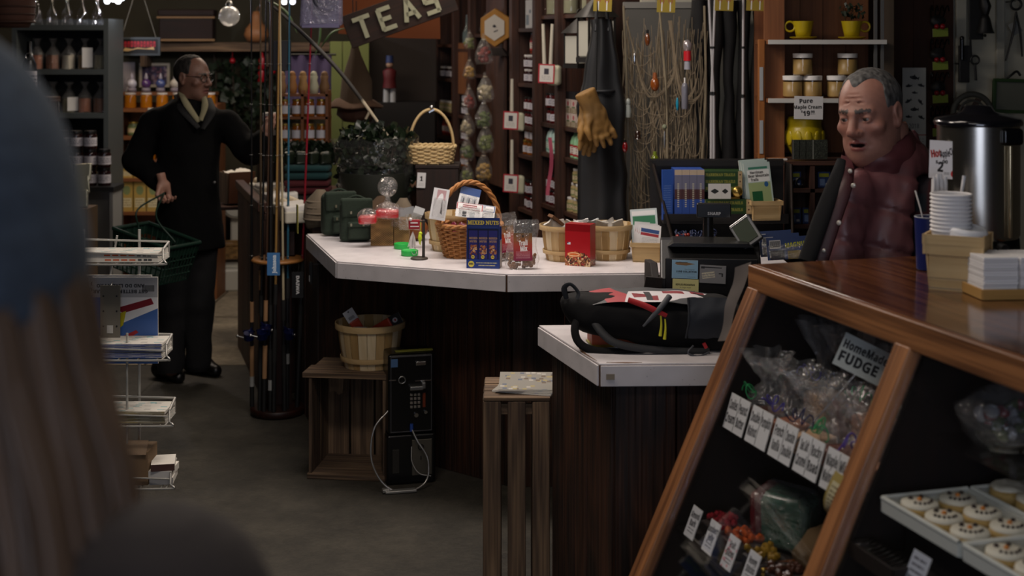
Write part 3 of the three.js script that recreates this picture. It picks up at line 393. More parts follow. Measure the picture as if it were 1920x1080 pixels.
for (let i = 0; i < 5; i++) { const t = thing('hang_packet', i === 4 ? 'pale grey tag card on packet above narrow woven box' : 'clear crinkled packet with grey header card above woven boxes', 'packet', at(745 + i * 12 - (i === 4 ? 10 : 0), 403 + (i % 2) * 5, 6.1 - i * 0.02), 0, i === 4 ? null : 'clear packets above the woven boxes'); t.rotation.z = rnd(-0.5, 0.2); addPrinted(t, 'header_card', 0.045, 0.03, 0.002, i === 4 ? M(0xc9cdd0, 0.6) : M(0x8f9093, 0.6), M(0x77787a, 0.7), [0, 0.02, 0]); part(t, 'pouch', crumple(rbox(0.045, 0.06, 0.014, 0.006, [0, -0.025, 0], U, U, 3), 0.004, 60, i), film); }
// wrapped round thing
{ const t = thing('glass_globe', 'clear wrapped globe ornament behind the red trays', 'ornament', at(727, 350, 6.2)); part(t, 'globe', crumple(new THREE.SphereGeometry(0.045, 24, 16), 0.002, 40), film); part(t, 'neck', crumple(lathe([[0.012, -0.045], [0.016, -0.06], [0.03, -0.1], [0.055, -0.135]], 20), 0.003, 60), film); }
// green canvas bags
const canvasM = M(0xffffff, 0.95, { map: dataTex(128, (u, v) => { const a = 0.75 + 0.25 * tnoise(u * 64, v * 64, 64, 64, 73); return [38 * a, 52 * a, 40 * a]; }) });
function canvasBag(pos, ry, label, sc = 1) { const t = thing('canvas_backpack', label, 'backpack', pos, ry); t.scale.setScalar(sc);
  part(t, 'body', crumple(rbox(0.15, 0.185, 0.08, 0.03, [0, 0.093, 0], U, U, 5), 0.006, 22, ry * 9), canvasM); part(t, 'flap', crumple(rbox(0.14, 0.09, 0.03, 0.012, [0, 0.155, 0.035], [0.15, 0, 0], U, 4), 0.004, 25, 3), canvasM);
  const pk = part(t, 'pocket', [rbox(0.095, 0.07, 0.028, 0.01, [0.01, 0.05, 0.05]), rbox(0.1, 0.026, 0.03, 0.008, [0.01, 0.08, 0.053])], canvasM); for (const s of [-0.025, 0.03]) part(pk, 'buckle', [box(0.008, 0.012, 0.004, [s, 0.082, 0.07]), box(0.008, 0.012, 0.004, [s, 0.135, 0.055])], M(0x8d8873, 0.4, { metalness: 0.7 })); part(t, 'strap', tube([[-0.05, 0.185, 0], [0, 0.205, 0.01], [0.05, 0.185, 0]], 0.006, 12, 6), canvasM); return t; }
canvasBag(gy(668, 452), 0.15, 'dark green canvas backpack with front pocket on white counter'); canvasBag(gy(634, 441), 0.4, 'dark green canvas backpack half hidden behind the other one', 1.05);

// ==== tall jar shelves along the wall =====================================
const SF = frame(V(0.185, 0, -7.9), -73.4 * PI / 180);         // local x towards the entrance, z out of the shelf
const su = t => { const X = 0.185 + 0.286 * t, D = 7.9 - 0.958 * t; return [960 + FOCAL * X / D, D]; };
const sY = (t, v) => EYE - (v - HORIZON) * su(t)[1] / FOCAL;     // height of a sight line v where it meets the shelf front at t
const sh = thing('tall_shelf', 'tall dark wooden shelving stacked with jars along the wall', 'shelf', SF(0, 0, 0), SF.ry);
const posts = [0.8, 0.28, -0.13, -0.6, -1.13, -1.6, -2.05, -2.7, -3.4];
for (const t of posts) part(sh, 'post', rbox(0.055, 2.6, 0.05, 0.004, [0, 0, 0], U, 'y'), shelfWood, [t, 1.3, 0]);
for (const t of posts) part(sh, 'upright', box(0.02, 2.6, 0.3, [0, 0, 0], U, 'y'), shelfWood, [t, 1.3, -0.17]);
part(sh, 'back_panel', box(4.25, 2.6, 0.015, [0, 0, 0], U, 'y'), shelfWood, [-1.3, 1.3, -0.325]);
const levels = { 0: [2.0, 1.385, 1.215, 0.92, 0.5], 1: [2.0, 1.385, 1.215, 0.92, 0.5], 2: [1.93, 1.6, 1.345, 1.17, 0.845, 0.5], 3: [1.5, 1.2, 0.95, 0.5], 4: [1.9, 1.63, 1.35, 1.1, 0.5], 5: [1.8, 1.33, 1.15, 0.97, 0.8], 6: [1.83, 1.58, 1.33, 1.15, 0.97], 7: [1.6, 1.34, 1.12, 0.9] };
for (const [k, ys] of Object.entries(levels)) { const a = posts[k], b = posts[+k + 1]; for (const y of ys) part(sh, 'shelf_board', box(a - b - 0.03, 0.022, 0.3, [0, 0, 0], U, 'x'), shelfWood, [(a + b) / 2, y - 0.011, -0.16]); }
part(sh, 'front_panel', rbox(0.42, 1.62, 0.02, 0.003, [0, 0, 0], U, 'y'), shelfWood, [-0.93, 1.75, 0.02], U, 'wide plain dark board');
part(sh, 'front_panel', rbox(0.42, 0.36, 0.016, 0.003, [0, 0, 0], U, 'y'), ply, [-1.83, 1.66, -0.02], U, 'small brown plywood board'); part(sh, 'knot', cyl(0.04, 0.04, 0.004, 18, [-1.75, 1.55, -0.01], [PI / 2, 0, 0]), M(0x3c2718, 0.7));
// jar kinds
const labelT = (bg, ink, band) => canvasTex(128, 64, (g, w, h) => { g.fillStyle = bg; g.fillRect(0, 0, w, h); if (band) { g.fillStyle = band; g.fillRect(0, 0, w, 12); g.fillRect(0, 52, w, 12); } scribble(g, 10, 12, 108, 40, 3, ink, 5); });
const lab = { white: new THREE.MeshStandardMaterial({ map: labelT('#cfcdd6', '#55566a'), roughness: 0.7 }), red: new THREE.MeshStandardMaterial({ map: labelT('#e0dad2', '#7a3030', '#a8262c'), roughness: 0.7 }), cream: new THREE.MeshStandardMaterial({ map: labelT('#cdbf9d', '#6a4a2a', '#7d8a55'), roughness: 0.7 }), green: new THREE.MeshStandardMaterial({ map: labelT('#cfe0d6', '#3a6a52', '#6fae9a'), roughness: 0.6 }) };
function jarProto(name, r, h, glass, lid, label, lidH = 0.012) {
  const t = thing(name, '', 'jar', [0, 0, 0]);
  const gl = part(t, 'glass', lathe([[0, 0], [r * 0.92, 0], [r, r * 0.12], [r, h * 0.72], [r * 0.86, h * 0.82], [r * 0.86, h - lidH]], 14), glass);
  part(t, 'lid', lathe([[r * 0.9, h - lidH], [r * 0.92, h - 0.002], [r * 0.86, h], [0, h]], 14), lid);
  if (label) part(gl, 'label', cyl(r * 1.012, r * 1.012, h * 0.46, 14, [0, h * 0.4, 0], U, true), label); return t;
}
const jamDark = M(0x2a0d10, 0.15, { clearcoat: 0.5 }), jamRed = M(0x4d0f12, 0.15, { clearcoat: 0.5 }), honey = M(0x8a4d10, 0.15, { clearcoat: 0.5 }), salsa = M(0x6b2a14, 0.2), lidW = M(0xdad8d6, 0.4), lidB = M(0x111111, 0.35), lidG = M(0xb59a4a, 0.3, { metalness: 0.8 });
const J = {
  jamW: proto('jamW', () => jarProto('jam_jar', 0.031, 0.085, jamDark, lidW, lab.white)), jamB: proto('jamB', () => jarProto('jam_jar', 0.031, 0.085, jamRed, lidB, lab.white)), jamG: proto('jamG', () => jarProto('jam_jar', 0.031, 0.085, honey, lidG, lab.white)),
  tall: proto('tall', () => jarProto('sauce_bottle', 0.028, 0.13, salsa, lidB, lab.red)), cream: proto('cream', () => jarProto('mustard_jar', 0.034, 0.08, M(0xb5a274, 0.4), lidW, lab.cream)),
};
const jug = proto('jug', () => { const t = thing('soap_bottle', '', 'bottle', [0, 0, 0]); part(t, 'bottle', lathe([[0, 0], [0.03, 0], [0.033, 0.006], [0.033, 0.085], [0.024, 0.115], [0.012, 0.13], [0.012, 0.14], [0, 0.14]], 14), M(0xbfe0dc, 0.15, { clearcoat: 0.5 })); part(t, 'label', cyl(0.0338, 0.0338, 0.06, 14, [0, 0.045, 0], U, true), lab.green); part(t, 'cap', cyl(0.011, 0.012, 0.016, 10, [0, 0.148, 0]), white); return t; });
const jugG = proto('jugG', () => { const t = thing('soap_bottle', '', 'bottle', [0, 0, 0]); part(t, 'bottle', lathe([[0, 0], [0.03, 0], [0.033, 0.006], [0.033, 0.085], [0.024, 0.115], [0.012, 0.13], [0.012, 0.14], [0, 0.14]], 14), M(0x9fd6a8, 0.15, { clearcoat: 0.5 })); part(t, 'label', cyl(0.0338, 0.0338, 0.06, 14, [0, 0.045, 0], U, true), lab.red); part(t, 'cap', cyl(0.011, 0.012, 0.016, 10, [0, 0.148, 0]), white); return t; });
const rowOf = (mk, t0, t1, y, n, label, group, z = -0.06, step) => { for (let i = 0; i < n; i++) mk(SF(lerp(t0, t1, n > 1 ? i / (n - 1) : 0.5), y, z + rnd(-0.008, 0.008)), SF.ry + rnd(-0.3, 0.3), label, group); };
// section by the front panel: five rows of jam, two high
for (const [y, mk, l] of [[1.6, J.jamW, 'white-lidded jam jar with white label on the upper jam shelf'], [1.345, J.jamB, 'black-lidded red jam jar on the second jam shelf'], [1.17, J.jamG, 'gold-lidded preserve jar on the third jam shelf'], [0.845, J.jamB, 'black-lidded jam jar on the low shelf above the counter']]) { for (const lv of [0, 1]) rowOf(mk, -0.5, -0.2, y + lv * 0.0855, 5, l, 'stacked jam jars, shelf ' + y); }
rowOf(J.tall, -0.48, -0.24, 1.775, 4, 'slim dark bottle standing on the stacked jam jars', 'slim bottles on the jam', -0.09);
rowOf(J.tall, -0.5, -0.2, 1.52, 5, 'black-capped bottle on the second jam shelf behind jars', 'black-capped bottles on the second jam shelf', -0.2);
// right sections
for (const lv of [0, 1]) { rowOf(J.jamB, -0.05, 0.21, 1.385 + lv * 0.0855, 4, 'black-lidded jam jar left of pink boxed jars', 'jam jars left of the boxed jars'); }
const boxFace = print(128, 128, (g, w, h) => { g.fillStyle = '#cdbcb4'; g.fillRect(0, 0, w, h); g.fillStyle = '#b5525c'; g.beginPath(); g.arc(64, 40, 22, 0, 7); g.fill(); g.fillStyle = '#8a7a5c'; g.fillRect(0, 80, w, 48); g.fillStyle = '#4f6b3a'; g.fillRect(24, 66, 80, 12); scribble(g, 10, 84, 108, 40, 3, '#e9e2d8', 4); }, 0.6);
for (let i = 0; i < 5; i++) for (let k = 0; k < 2; k++) onePrinted('tea_box', 'small pink and tan printed box stacked on jar shelf', 'box', 'pink boxes on the jar shelf', 0.085, 0.075, 0.09, boxFace, M(0xa08a7c, 0.7), SF(0.34 + i * 0.09, 1.423 + k * 0.0755, -0.07), [0, SF.ry, 0]);
for (let i = 0; i < 5; i++) onePrinted('dark_carton', 'flat black carton lying on the pink boxes', 'carton', 'black cartons on the pink boxes', 0.085, 0.04, 0.09, M(0x16181c, 0.4), M(0x16181c, 0.4), SF(0.34 + i * 0.09, 1.5565, -0.07), [0, SF.ry, 0]);
rowOf(jug, -0.06, 0.2, 1.215, 5, 'pale aqua soap bottle on jar shelf left of post', 'aqua soap bottles'); rowOf(jugG, 0.36, 0.7, 1.215, 6, 'pale green soap bottle on jar shelf right of post', 'green soap bottles');
rowOf(J.jamB, -0.06, 0.08, 0.92, 3, 'black-lidded jar on low shelf behind splint basket', 'low shelf jars'); rowOf(J.jamB, -0.06, 0.08, 1.006, 3, 'black-lidded jar stacked on low shelf behind splint basket', 'low shelf jars upper');
for (let k = 0; k < 3; k++) rowOf(J.cream, 0.34 + k * 0.03, 0.64, 0.92 + k * 0.0805, 5 - k, 'cream mustard jar stacked beside the black wading apron', 'stacked mustard jars');
rowOf(J.cream, 0.14, 0.2, 0.92, 2, 'cream mustard jar on low shelf left of post', 'mustard jars left of the post');
{ const t = single('pink_ribbon', 'long pink ribbon hanging from shelf by soap bottles', 'ribbon', sheet((u, v) => [Math.sin(v * 5) * 0.012 + (u - 0.5) * 0.022, -v * 0.32, Math.sin(v * 7) * 0.008], 2, 14), M(0xa8485f, 0.6), SF(0.235, 1.32, 0.045), [0, SF.ry + 0.9, 0]); }
{ const t = thing('white_jug', 'white plastic jug with red cap on stacked mustard jars', 'jug', SF(0.54, 0.92 + 0.242, -0.06)); part(t, 'body', lathe([[0, 0], [0.04, 0], [0.042, 0.06], [0.02, 0.085], [0.014, 0.1]], 14), white); part(t, 'cap', cyl(0.018, 0.018, 0.02, 12, [0, 0.108, 0]), M(0xa8202a, 0.4)); }
// top shelf right: glass jars; copper plate behind
for (let i = 0; i < 3; i++) { const t = thing('dried_herb_jar', 'clear jar of pale dried herbs on the top shelf', 'jar', SF(0.02 + i * 0.3, 2.0, -0.05), 0, 'herb jars on the top shelf'); part(t, 'glass', lathe([[0, 0], [0.045, 0], [0.05, 0.01], [0.05, 0.11], [0.035, 0.13], [0.035, 0.15]], 16), clearGlass); part(t, 'herbs', crumple(cyl(0.04, 0.042, 0.1, 12, [0, 0.056, 0]), 0.006, 60), M(0x8a8a72, 0.9)); part(t, 'lid', cyl(0.037, 0.037, 0.014, 14, [0, 0.157, 0]), darkMetal); }
{ const t = thing('carton', 'white carton standing on shelf beside the honeycomb sign', 'carton', SF(-0.4, 1.93, -0.06), SF.ry); part(t, 'box', rbox(0.13, 0.17, 0.06, 0.003, [0, 0.085, 0]), M(0xc6c6c8, 0.7)); part(t, 'print', [box(0.05, 0.06, 0.002, [-0.02, 0.05, 0.031]), box(0.03, 0.02, 0.002, [0.03, 0.1, 0.031])], M(0x7a8792, 0.7)); }
{ const t = thing('copper_plate', 'round copper plate leaning at the back of the jar shelf', 'plate', SF(0.45, 1.75, -0.28), SF.ry); part(t, 'plate', lathe([[0, 0], [0.1, 0.004], [0.13, 0.016]], 28, [0, 0, 0], [PI / 2, 0, 0]), M(0x8a5138, 0.35, { metalness: 0.6 })); }
// honeycomb sign
{ const t = thing('honeycomb_sign', 'yellow six-sided wooden honey sign with a pale centre', 'sign', SF(-0.78, sY(-0.78, 52), 0.06), SF.ry + 0.75);
  const hex = r => [...Array(6)].map((_, i) => [Math.sin(i * PI / 3) * r, Math.cos(i * PI / 3) * r]); part(t, 'board', extr(hex(0.115), 0.02, [0, 0, 0], U, 0.004, 'y'), M(0xb89048, 0.6, { map: pineT })); part(t, 'center_panel', extr(hex(0.082), 0.004, [0, 0, 0.024]), print(128, 128, (g, w, h) => { g.fillStyle = '#b9b6b0'; g.fillRect(0, 0, w, h); }, 0.7)); part(t, 'bee', [sph(0.012, 10, [0, 0.01, 0.03], [1, 0.7, 0.5]), box(0.03, 0.004, 0.003, [0.01, -0.02, 0.03], [0, 0, 0.4])], M(0x2c2c34, 0.6));
  part(t, 'ledge', extr([[-0.11, 0], [0.1, 0], [0.06, 0.05], [-0.02, 0.05]], 0.06, [0, -0.175, -0.02]), M(0x6b4c34, 0.7, { map: shelfT })); }
// hanging tags on cords
function cordTag(pos, L, label, two) { const t = thing('rope_soap', label, 'soap on a rope', pos, SF.ry + 0.9); const ropeM = M(0xc9c4b4, 0.8); for (const s of two ? [-0.03, 0.03] : [0]) part(t, 'rope', bar([s * 0.9, 0, 0], [s * 0.6, -L, 0.004], 0.009, 8, 0.011), ropeM); addPrinted(t, 'tag', 0.09, 0.105, 0.004, tagM, M(0xa0303a, 0.6), [0, -L - 0.05, 0.02], [0.06, 0.15, -0.06]); part(t, 'soap', crumple(rbox(0.075, 0.11, 0.05, 0.02, [0.035, -L - 0.06, -0.015]), 0.004, 40), M(0xb9b79f, 0.4)); return t; }
const tagM = print(96, 112, (g, w, h) => { g.fillStyle = '#b22a38'; g.fillRect(0, 0, w, h); g.fillStyle = '#dedad4'; g.fillRect(8, 8, w - 16, h - 16); g.fillStyle = '#3d3b46'; g.fillRect(34, 26, 28, 34); scribble(g, 22, 66, 52, 28, 3, '#777', 2); }, 0.6);
cordTag(at(1027, 45, 7.55), 0.22, 'rope-hung soap with red-edged tag under top shelf', true); cordTag(at(960, 148, 8.05), 0.19, 'rope-hung soap with red-edged tag against the wide board', false); cordTag(at(960, 262, 8.0), 0.2, 'rope-hung soap hanging low against the wide board', false);
// strings of filled cellophane bags
const herbC = [0x6f7a3c, 0xb08a3a, 0x8a3a34, 0xb5a98a, 0x57682f];
function snackBag(pos, sc, i, label, group) { const t = thing('herb_bag', label, 'bag', pos, rnd(6), group); t.scale.setScalar(sc); part(t, 'film', crumple(lathe([[0.006, 0.2], [0.012, 0.17], [0.03, 0.14], [0.055, 0.08], [0.06, 0.03], [0.045, 0.0], [0, 0]], 18), 0.008, 26, i * 3), film); const n = []; for (let k = 0; k < 34; k++) n.push(place(new THREE.IcosahedronGeometry(rnd(0.01, 0.02), 0), [rnd(-0.032, 0.032), 0.018 + rnd(0.085), rnd(-0.032, 0.032)])); part(t, 'contents', n, M(herbC[i % 5], 0.8)).userData.kind = 'stuff'; part(t, 'tie', torus(0.012, 0.003, [0, 0.165, 0], [PI / 2, 0, 0], 12), M(0xd8d0b8, 0.6)); }
for (let i = 0; i < 6; i++) snackBag(at(880 - (i > 2 ? 4 : 0), [92, 148, 205, 255, 300, 345][i], 8.9), [0.75, 0.85, 0.95, 1, 1, 0.95][i] * 0.85, i, 'cellophane bag of dried herbs hung down the left string', 'herb bags on the left string');
for (let i = 0; i < 5; i++) snackBag(at(907 + (i % 2) * 3, [120, 190, 240, 285, 338][i], 8.55), 0.92, i + 2, 'cellophane bag of golden snacks hung down the right string', 'snack bags on the right string');
for (let i = 0; i < 3; i++) snackBag(SF(-1.35 + (i - 1) * 0.12, 1.9, -0.08), 0.95, i + 1, 'cellophane bag of mixed candy on the top shelf', 'candy bags on the top shelf');
for (let i = 0; i < 2; i++) snackBag(SF(-1.3 + i * 0.14, 1.63, -0.08), 0.9, i, 'cellophane bag standing on shelf behind the right string', 'bags behind the right string');
// left sections: bottles, jars
for (const [t0, y] of [[-1.72, 1.83]]) for (let i = 0; i < 3; i++) { const t = thing('glass_bottle', 'clear long-necked glass bottle on the upper left shelf', 'bottle', SF(t0 - 0.02 - i * 0.09, 1.8, -0.05), 0, 'clear bottles on the shelf'); part(t, 'glass', lathe([[0, 0], [0.03, 0], [0.033, 0.01], [0.033, 0.11], [0.012, 0.16], [0.011, 0.22]], 16), M(0xb9d0d0, 0.05, { transmission: 0.8, thickness: 0, ior: 1.5 })); part(t, 'stopper', cyl(0.012, 0.01, 0.02, 10, [0, 0.23, 0]), chrome); }
rowOf(J.jamW, -2.0, -1.66, 1.33, 5, 'white-lidded jar on left shelf behind pale handled basket', 'jars behind the handled basket, upper'); rowOf(J.jamW, -2.0, -1.66, 1.4155, 5, 'white-lidded jar stacked behind pale handled basket', 'jars behind the handled basket, stacked'); rowOf(J.jamB, -2.0, -1.66, 1.15, 5, 'black-lidded jar on left shelf behind pale handled basket', 'jars behind the handled basket, middle'); rowOf(J.jamG, -2.0, -1.66, 0.97, 5, 'gold-lidded jar on left shelf behind pale handled basket', 'jars behind the handled basket, lower');
rowOf(J.cream, -2.62, -2.16, 1.33, 6, 'pale jar on far left shelf by the candle boxes', 'pale jars on the far left shelf'); rowOf(J.tall, -2.6, -2.2, 1.15, 5, 'red-labelled bottle on the far left shelf', 'red bottles on the far left shelf'); rowOf(J.jamW, -2.6, -2.2, 1.58, 4, 'white-lidded jar on far left upper shelf', 'far left upper jars');
for (let i = 0; i < 6; i++) onePrinted('candle_box', 'narrow coloured candle box on the farthest shelf', 'box', 'candle boxes on the farthest shelf', 0.07, 0.13, 0.07, M([0x8a7a2a, 0xb06a2a, 0x7a2a2a, 0x3a3a6a, 0xa8a48a, 0x6a6a3a][i], 0.6), M(0x5a4a3a, 0.7), SF(-2.8 - i * 0.085, 1.34 + 0.065, -0.04), [0, SF.ry, 0]);
onePrinted('blue_tin', 'blue and yellow printed tin on the farthest upper shelf', 'tin', null, 0.2, 0.14, 0.08, print(128, 96, (g, w, h) => { g.fillStyle = '#c2c23a'; g.fillRect(0, 0, w, h); g.fillStyle = '#2c2f78'; g.fillRect(22, 8, 84, 80); g.fillStyle = '#a0b4e8'; g.fillRect(70, 10, 20, 16); }, 0.35), M(0xb5b53a, 0.5), SF(-2.95, 1.6 + 0.07, -0.04), [0, SF.ry, 0]);
// lanterns on the near post
function lantern(pos, sc, label, ry) { const t = thing('paper_lantern', label, 'lantern', pos, ry); t.scale.setScalar(sc); const w = 0.055, f = M(0x1c1a18, 0.5); for (const [x, z] of [[-1, -1], [1, -1], [1, 1], [-1, 1]]) part(t, 'frame_post', box(0.008, 0.17, 0.008, [x * w, 0.085, z * w]), f); part(t, 'base', box(0.125, 0.02, 0.125, [0, 0, 0]), f); part(t, 'roof', new THREE.ConeGeometry(0.1, 0.09, 4).rotateY(PI / 4).translate(0, 0.215, 0), f); for (const [p, r] of [[[0, 0.085, w], 0], [[w, 0.085, 0], PI / 2], [[-w, 0.085, 0], PI / 2], [[0, 0.085, -w], 0]]) part(t, 'pane', box(0.1, 0.14, 0.002), M(0xc9c8bc, 0.6), p, [0, r, 0]); part(t, 'ring', torus(0.018, 0.003, [0, 0.275, 0]), f); }
lantern(at(1087, 124, 7.15), 1.0, 'dark framed white lantern hanging left of the leather gloves', 0.6); lantern(at(1118, 112, 6.95), 1.25, 'larger dark framed lantern hanging above the leather gloves', 0.35);

// ==== back of the shop, left ==============================================
const greyMetal = M(0x5d6466, 0.5, { metalness: 0.3 });
{ const t = thing('metal_shelf', 'grey metal shelf unit of bagged goods at the back', 'shelf', [-2.95, 0, -9.05]); const w = 0.6, d = 0.35;
  for (const x of [-1, 1]) part(t, 'side', box(0.03, 2.0, d, [x * w / 2, 1.0, -d / 2]), greyMetal); part(t, 'back', box(w, 2.0, 0.01, [0, 1.0, -d]), M(0x1a1c1e, 0.8));
  for (const y of [1.96, 1.67, 1.385, 1.0, 0.9]) part(t, 'shelf', box(w - 0.03, 0.035, d, [0, y - 0.0175, -d / 2]), greyMetal); part(t, 'cabinet_door', rbox(0.56, 0.78, 0.02, 0.004, [0, 0.42, 0.01]), M(0xb5b6b4, 0.5), U, U, 'pale lower door'); }
const bagC = [0x9a5a3c, 0x7a4a30, 0xc9c2b0, 0x9a7a4a, 0x8a8468];
for (let r = 0; r < 2; r++) for (let i = 0; i < 5; i++) { const y = r ? 1.385 : 1.67, x = -3.13 + i * 0.105; const t = thing('bagged_goods', r ? (i === 1 || i === 2 ? 'pale labelled bag on the middle grey shelf' : 'clear bag of dried goods on the middle grey shelf') : (i === 3 ? 'tall bag with white label on the upper grey shelf' : 'clear bag of brown dried goods on the upper grey shelf'), 'bag', [x, y, -9.14], rnd(1), (r ? 'bags on the middle grey shelf' : 'bags on the upper grey shelf') + (r && (i === 1 || i === 2) ? ', labelled' : '')); part(t, 'filling', crumple(cyl(0.036, 0.042, 0.09, 12, [0, 0.046, 0]), 0.005, 50, i), M(bagC[(i + r * 2) % 5], 0.8)); part(t, 'film', crumple(lathe([[0.046, 0], [0.048, 0.1], [0.016, 0.15], [0.012, 0.165], [0.03, 0.2]], 16), 0.004, 50, i), film); if ((r === 0 && i === 3) || (r && (i === 1 || i === 2))) part(t, 'label', rbox(r ? 0.075 : 0.07, r ? 0.09 : 0.13, 0.004, 0.001, [0, r ? 0.055 : 0.075, 0.051]), M(0xcfd0d2, 0.6)); }
for (let i = 0; i < 5; i++) { const t = thing('decanter', 'clear glass bottle on top of the grey metal shelf', 'bottle', [-3.15 + i * 0.1, 1.961, -9.2], 0, 'bottles on top of the grey shelf'); part(t, 'glass', lathe([[0, 0], [0.035, 0], [0.036, 0.08], [0.014, 0.12], [0.013, 0.16]], 14), clearGlass); part(t, 'stopper', sph(0.014, 8, [0, 0.17, 0]), clearGlass); }
{ const t = thing('brush_pot', 'pot of brown dried twigs on the lower grey shelf', 'pot', [-3.02, 1.0, -9.1]); part(t, 'pot', lathe([[0, 0], [0.04, 0], [0.05, 0.1], [0.046, 0.1]], 16), M(0x4a4038, 0.8)); const g = []; for (let i = 0; i < 30; i++) g.push(bar([rnd(-0.02, 0.02), 0.08, rnd(-0.02, 0.02)], [rnd(-0.1, 0.1), 0.24 + rnd(0.1), rnd(-0.06, 0.06)], 0.002, 4)); part(t, 'twigs', g, M(0x7a4a34, 0.8)); }
// preserve jars on a low stand in front of it
const preserve = proto('preserve', () => jarProto('preserve_jar', 0.04, 0.115, M(0x241014, 0.15, { clearcoat: 0.5 }), lidB, lab.white, 0.02));
{ const t = thing('jar_stand', 'dark low stand under the stacked preserve jars', 'stand', [-2.78, 0, -8.75]); part(t, 'board', box(0.6, 0.03, 0.24, [0, 0.93, 0]), M(0x202224, 0.6)); part(t, 'leg_panel', box(0.56, 0.915, 0.02, [0, 0.4575, -0.1]), M(0x9a9b9a, 0.6)); for (const x of [-0.28, 0.28]) part(t, 'leg', box(0.02, 0.915, 0.2, [x, 0.4575, 0]), M(0x9a9b9a, 0.6)); }
for (let k = 0; k < 3; k++) for (let i = 0; i < 6 - (k > 1 ? 1 : 0); i++) preserve([-3.0 + i * 0.088, 0.945 + k * 0.1155, -8.71], rnd(3), ['dark preserve jar in the bottom row on the low stand', 'dark preserve jar in the middle row on the low stand', 'dark preserve jar in the top row on the low stand'][k], 'preserve jars row ' + k);
{ const t = thing('galvanized_can', 'grey galvanized can on the floor stand by the preserve jars', 'can', [-2.8, 0.62, -8.45]); part(t, 'can', lathe([[0, 0], [0.07, 0], [0.075, 0.1], [0.05, 0.16], [0.05, 0.2]], 18), steel); part(t, 'spout', bar([0.06, 0.05, 0], [0.14, 0.16, 0], 0.014, 8), steel); part(t, 'handle', torus(0.05, 0.007, [-0.06, 0.11, 0], U, 16, 6, PI * 1.2), steel); }
{ const t = thing('crate_stand', 'dark wooden crate under the galvanized can', 'crate', [-2.8, 0, -8.45]); for (let i = 0; i < 5; i++) part(t, 'slat', box(0.4, 0.11, 0.3, [0, 0.06 + i * 0.12, 0], U, 'x'), barn); part(t, 'top', box(0.42, 0.02, 0.32, [0, 0.61, 0], U, 'x'), barn); }
{ const t = thing('foil_display', 'tall carton display of shiny foil packets behind the woman', 'display', [-2.48, 0, -7.8]); part(t, 'carton', box(0.24, 0.92, 0.2, [0, 0.46, 0]), M(0x5a4630, 0.8)); for (let i = 0; i < 6; i++) part(t, 'foil_packet', crumple(rbox(0.1, 0.1, 0.02, 0.008, [0, 0, 0], U, U, 3), 0.006, 50, i), M(0xb9b9a8, 0.25, { metalness: 0.5 }), [(i % 2) * 0.11 - 0.055, 0.97 + 0.07 * Math.floor(i / 2), 0.03 - 0.03 * Math.floor(i / 2)], [-0.3, 0, rnd(-0.2, 0.2)]); }
// honey shelf
{ const t = thing('honey_shelf', 'warm wooden shelf of honey jars and yellow cartons at the back', 'shelf', [-2.55, 0, -9.95]); for (const x of [-0.28, 0.12, 0.42]) part(t, 'side', box(0.025, 1.4, 0.3, [x, 0.7, -0.15], U, 'y'), ply); for (const y of [1.37, 1.17, 1.0, 0.87, 0.63, 0.3]) part(t, 'shelf', box(0.72, 0.025, 0.3, [0.07, y - 0.0125, -0.15], U, 'x'), ply); part(t, 'back', box(0.72, 1.4, 0.01, [0.07, 0.7, -0.3], U, 'y'), ply); part(t, 'price_card', rbox(0.12, 0.06, 0.003, 0.001, [0.0, 1.345, 0.01]), M(0xd2d0c6, 0.7)); }
const honeyJar = proto('honeyjar', () => jarProto('honey_jar', 0.042, 0.11, M(0xb06c14, 0.1, { clearcoat: 0.6 }), lidW, null)), mustJar = proto('mustjar', () => jarProto('relish_jar', 0.04, 0.1, M(0x5a6648, 0.25), lidG, lab.cream));
for (let i = 0; i < 6; i++) honeyJar([-2.76 + i * 0.115, 1.37, -10.03], 0, 'amber honey jar on top of the warm wooden shelf', 'honey jars on top'); for (let i = 0; i < 5; i++) mustJar([-2.74 + i * 0.12, 1.17, -10.03], 0, 'greenish relish jar on the second warm shelf', 'relish jars'); for (let i = 0; i < 5; i++) honeyJar([-2.74 + i * 0.12, 1.0, -10.03], 0, 'amber honey jar on the third warm shelf', 'honey jars on the third shelf');
const yellowBox = print(64, 128, (g, w, h) => { g.fillStyle = '#c8a95c'; g.fillRect(0, 0, w, h); g.fillStyle = '#8c9a6a'; g.beginPath(); g.arc(32, 36, 20, 0, 7); g.fill(); g.fillStyle = '#e8dfb8'; g.fillRect(6, 70, 52, 40); scribble(g, 10, 74, 44, 32, 3, '#8a6a2a', 3); }, 0.5);
for (let k = 0; k < 2; k++) for (let i = 0; i < 7; i++) onePrinted('pasta_carton', k ? 'yellow printed carton on the lowest warm shelf' : 'yellow printed carton on the middle warm shelf', 'carton', k ? 'cartons lowest' : 'cartons middle', 0.085, k ? 0.21 : 0.105, 0.1, yellowBox, M(0xb09450, 0.6), [-2.77 + i * 0.094, (k ? 0.63 : 0.87) + (k ? 0.105 : 0.0525), -10.02]);
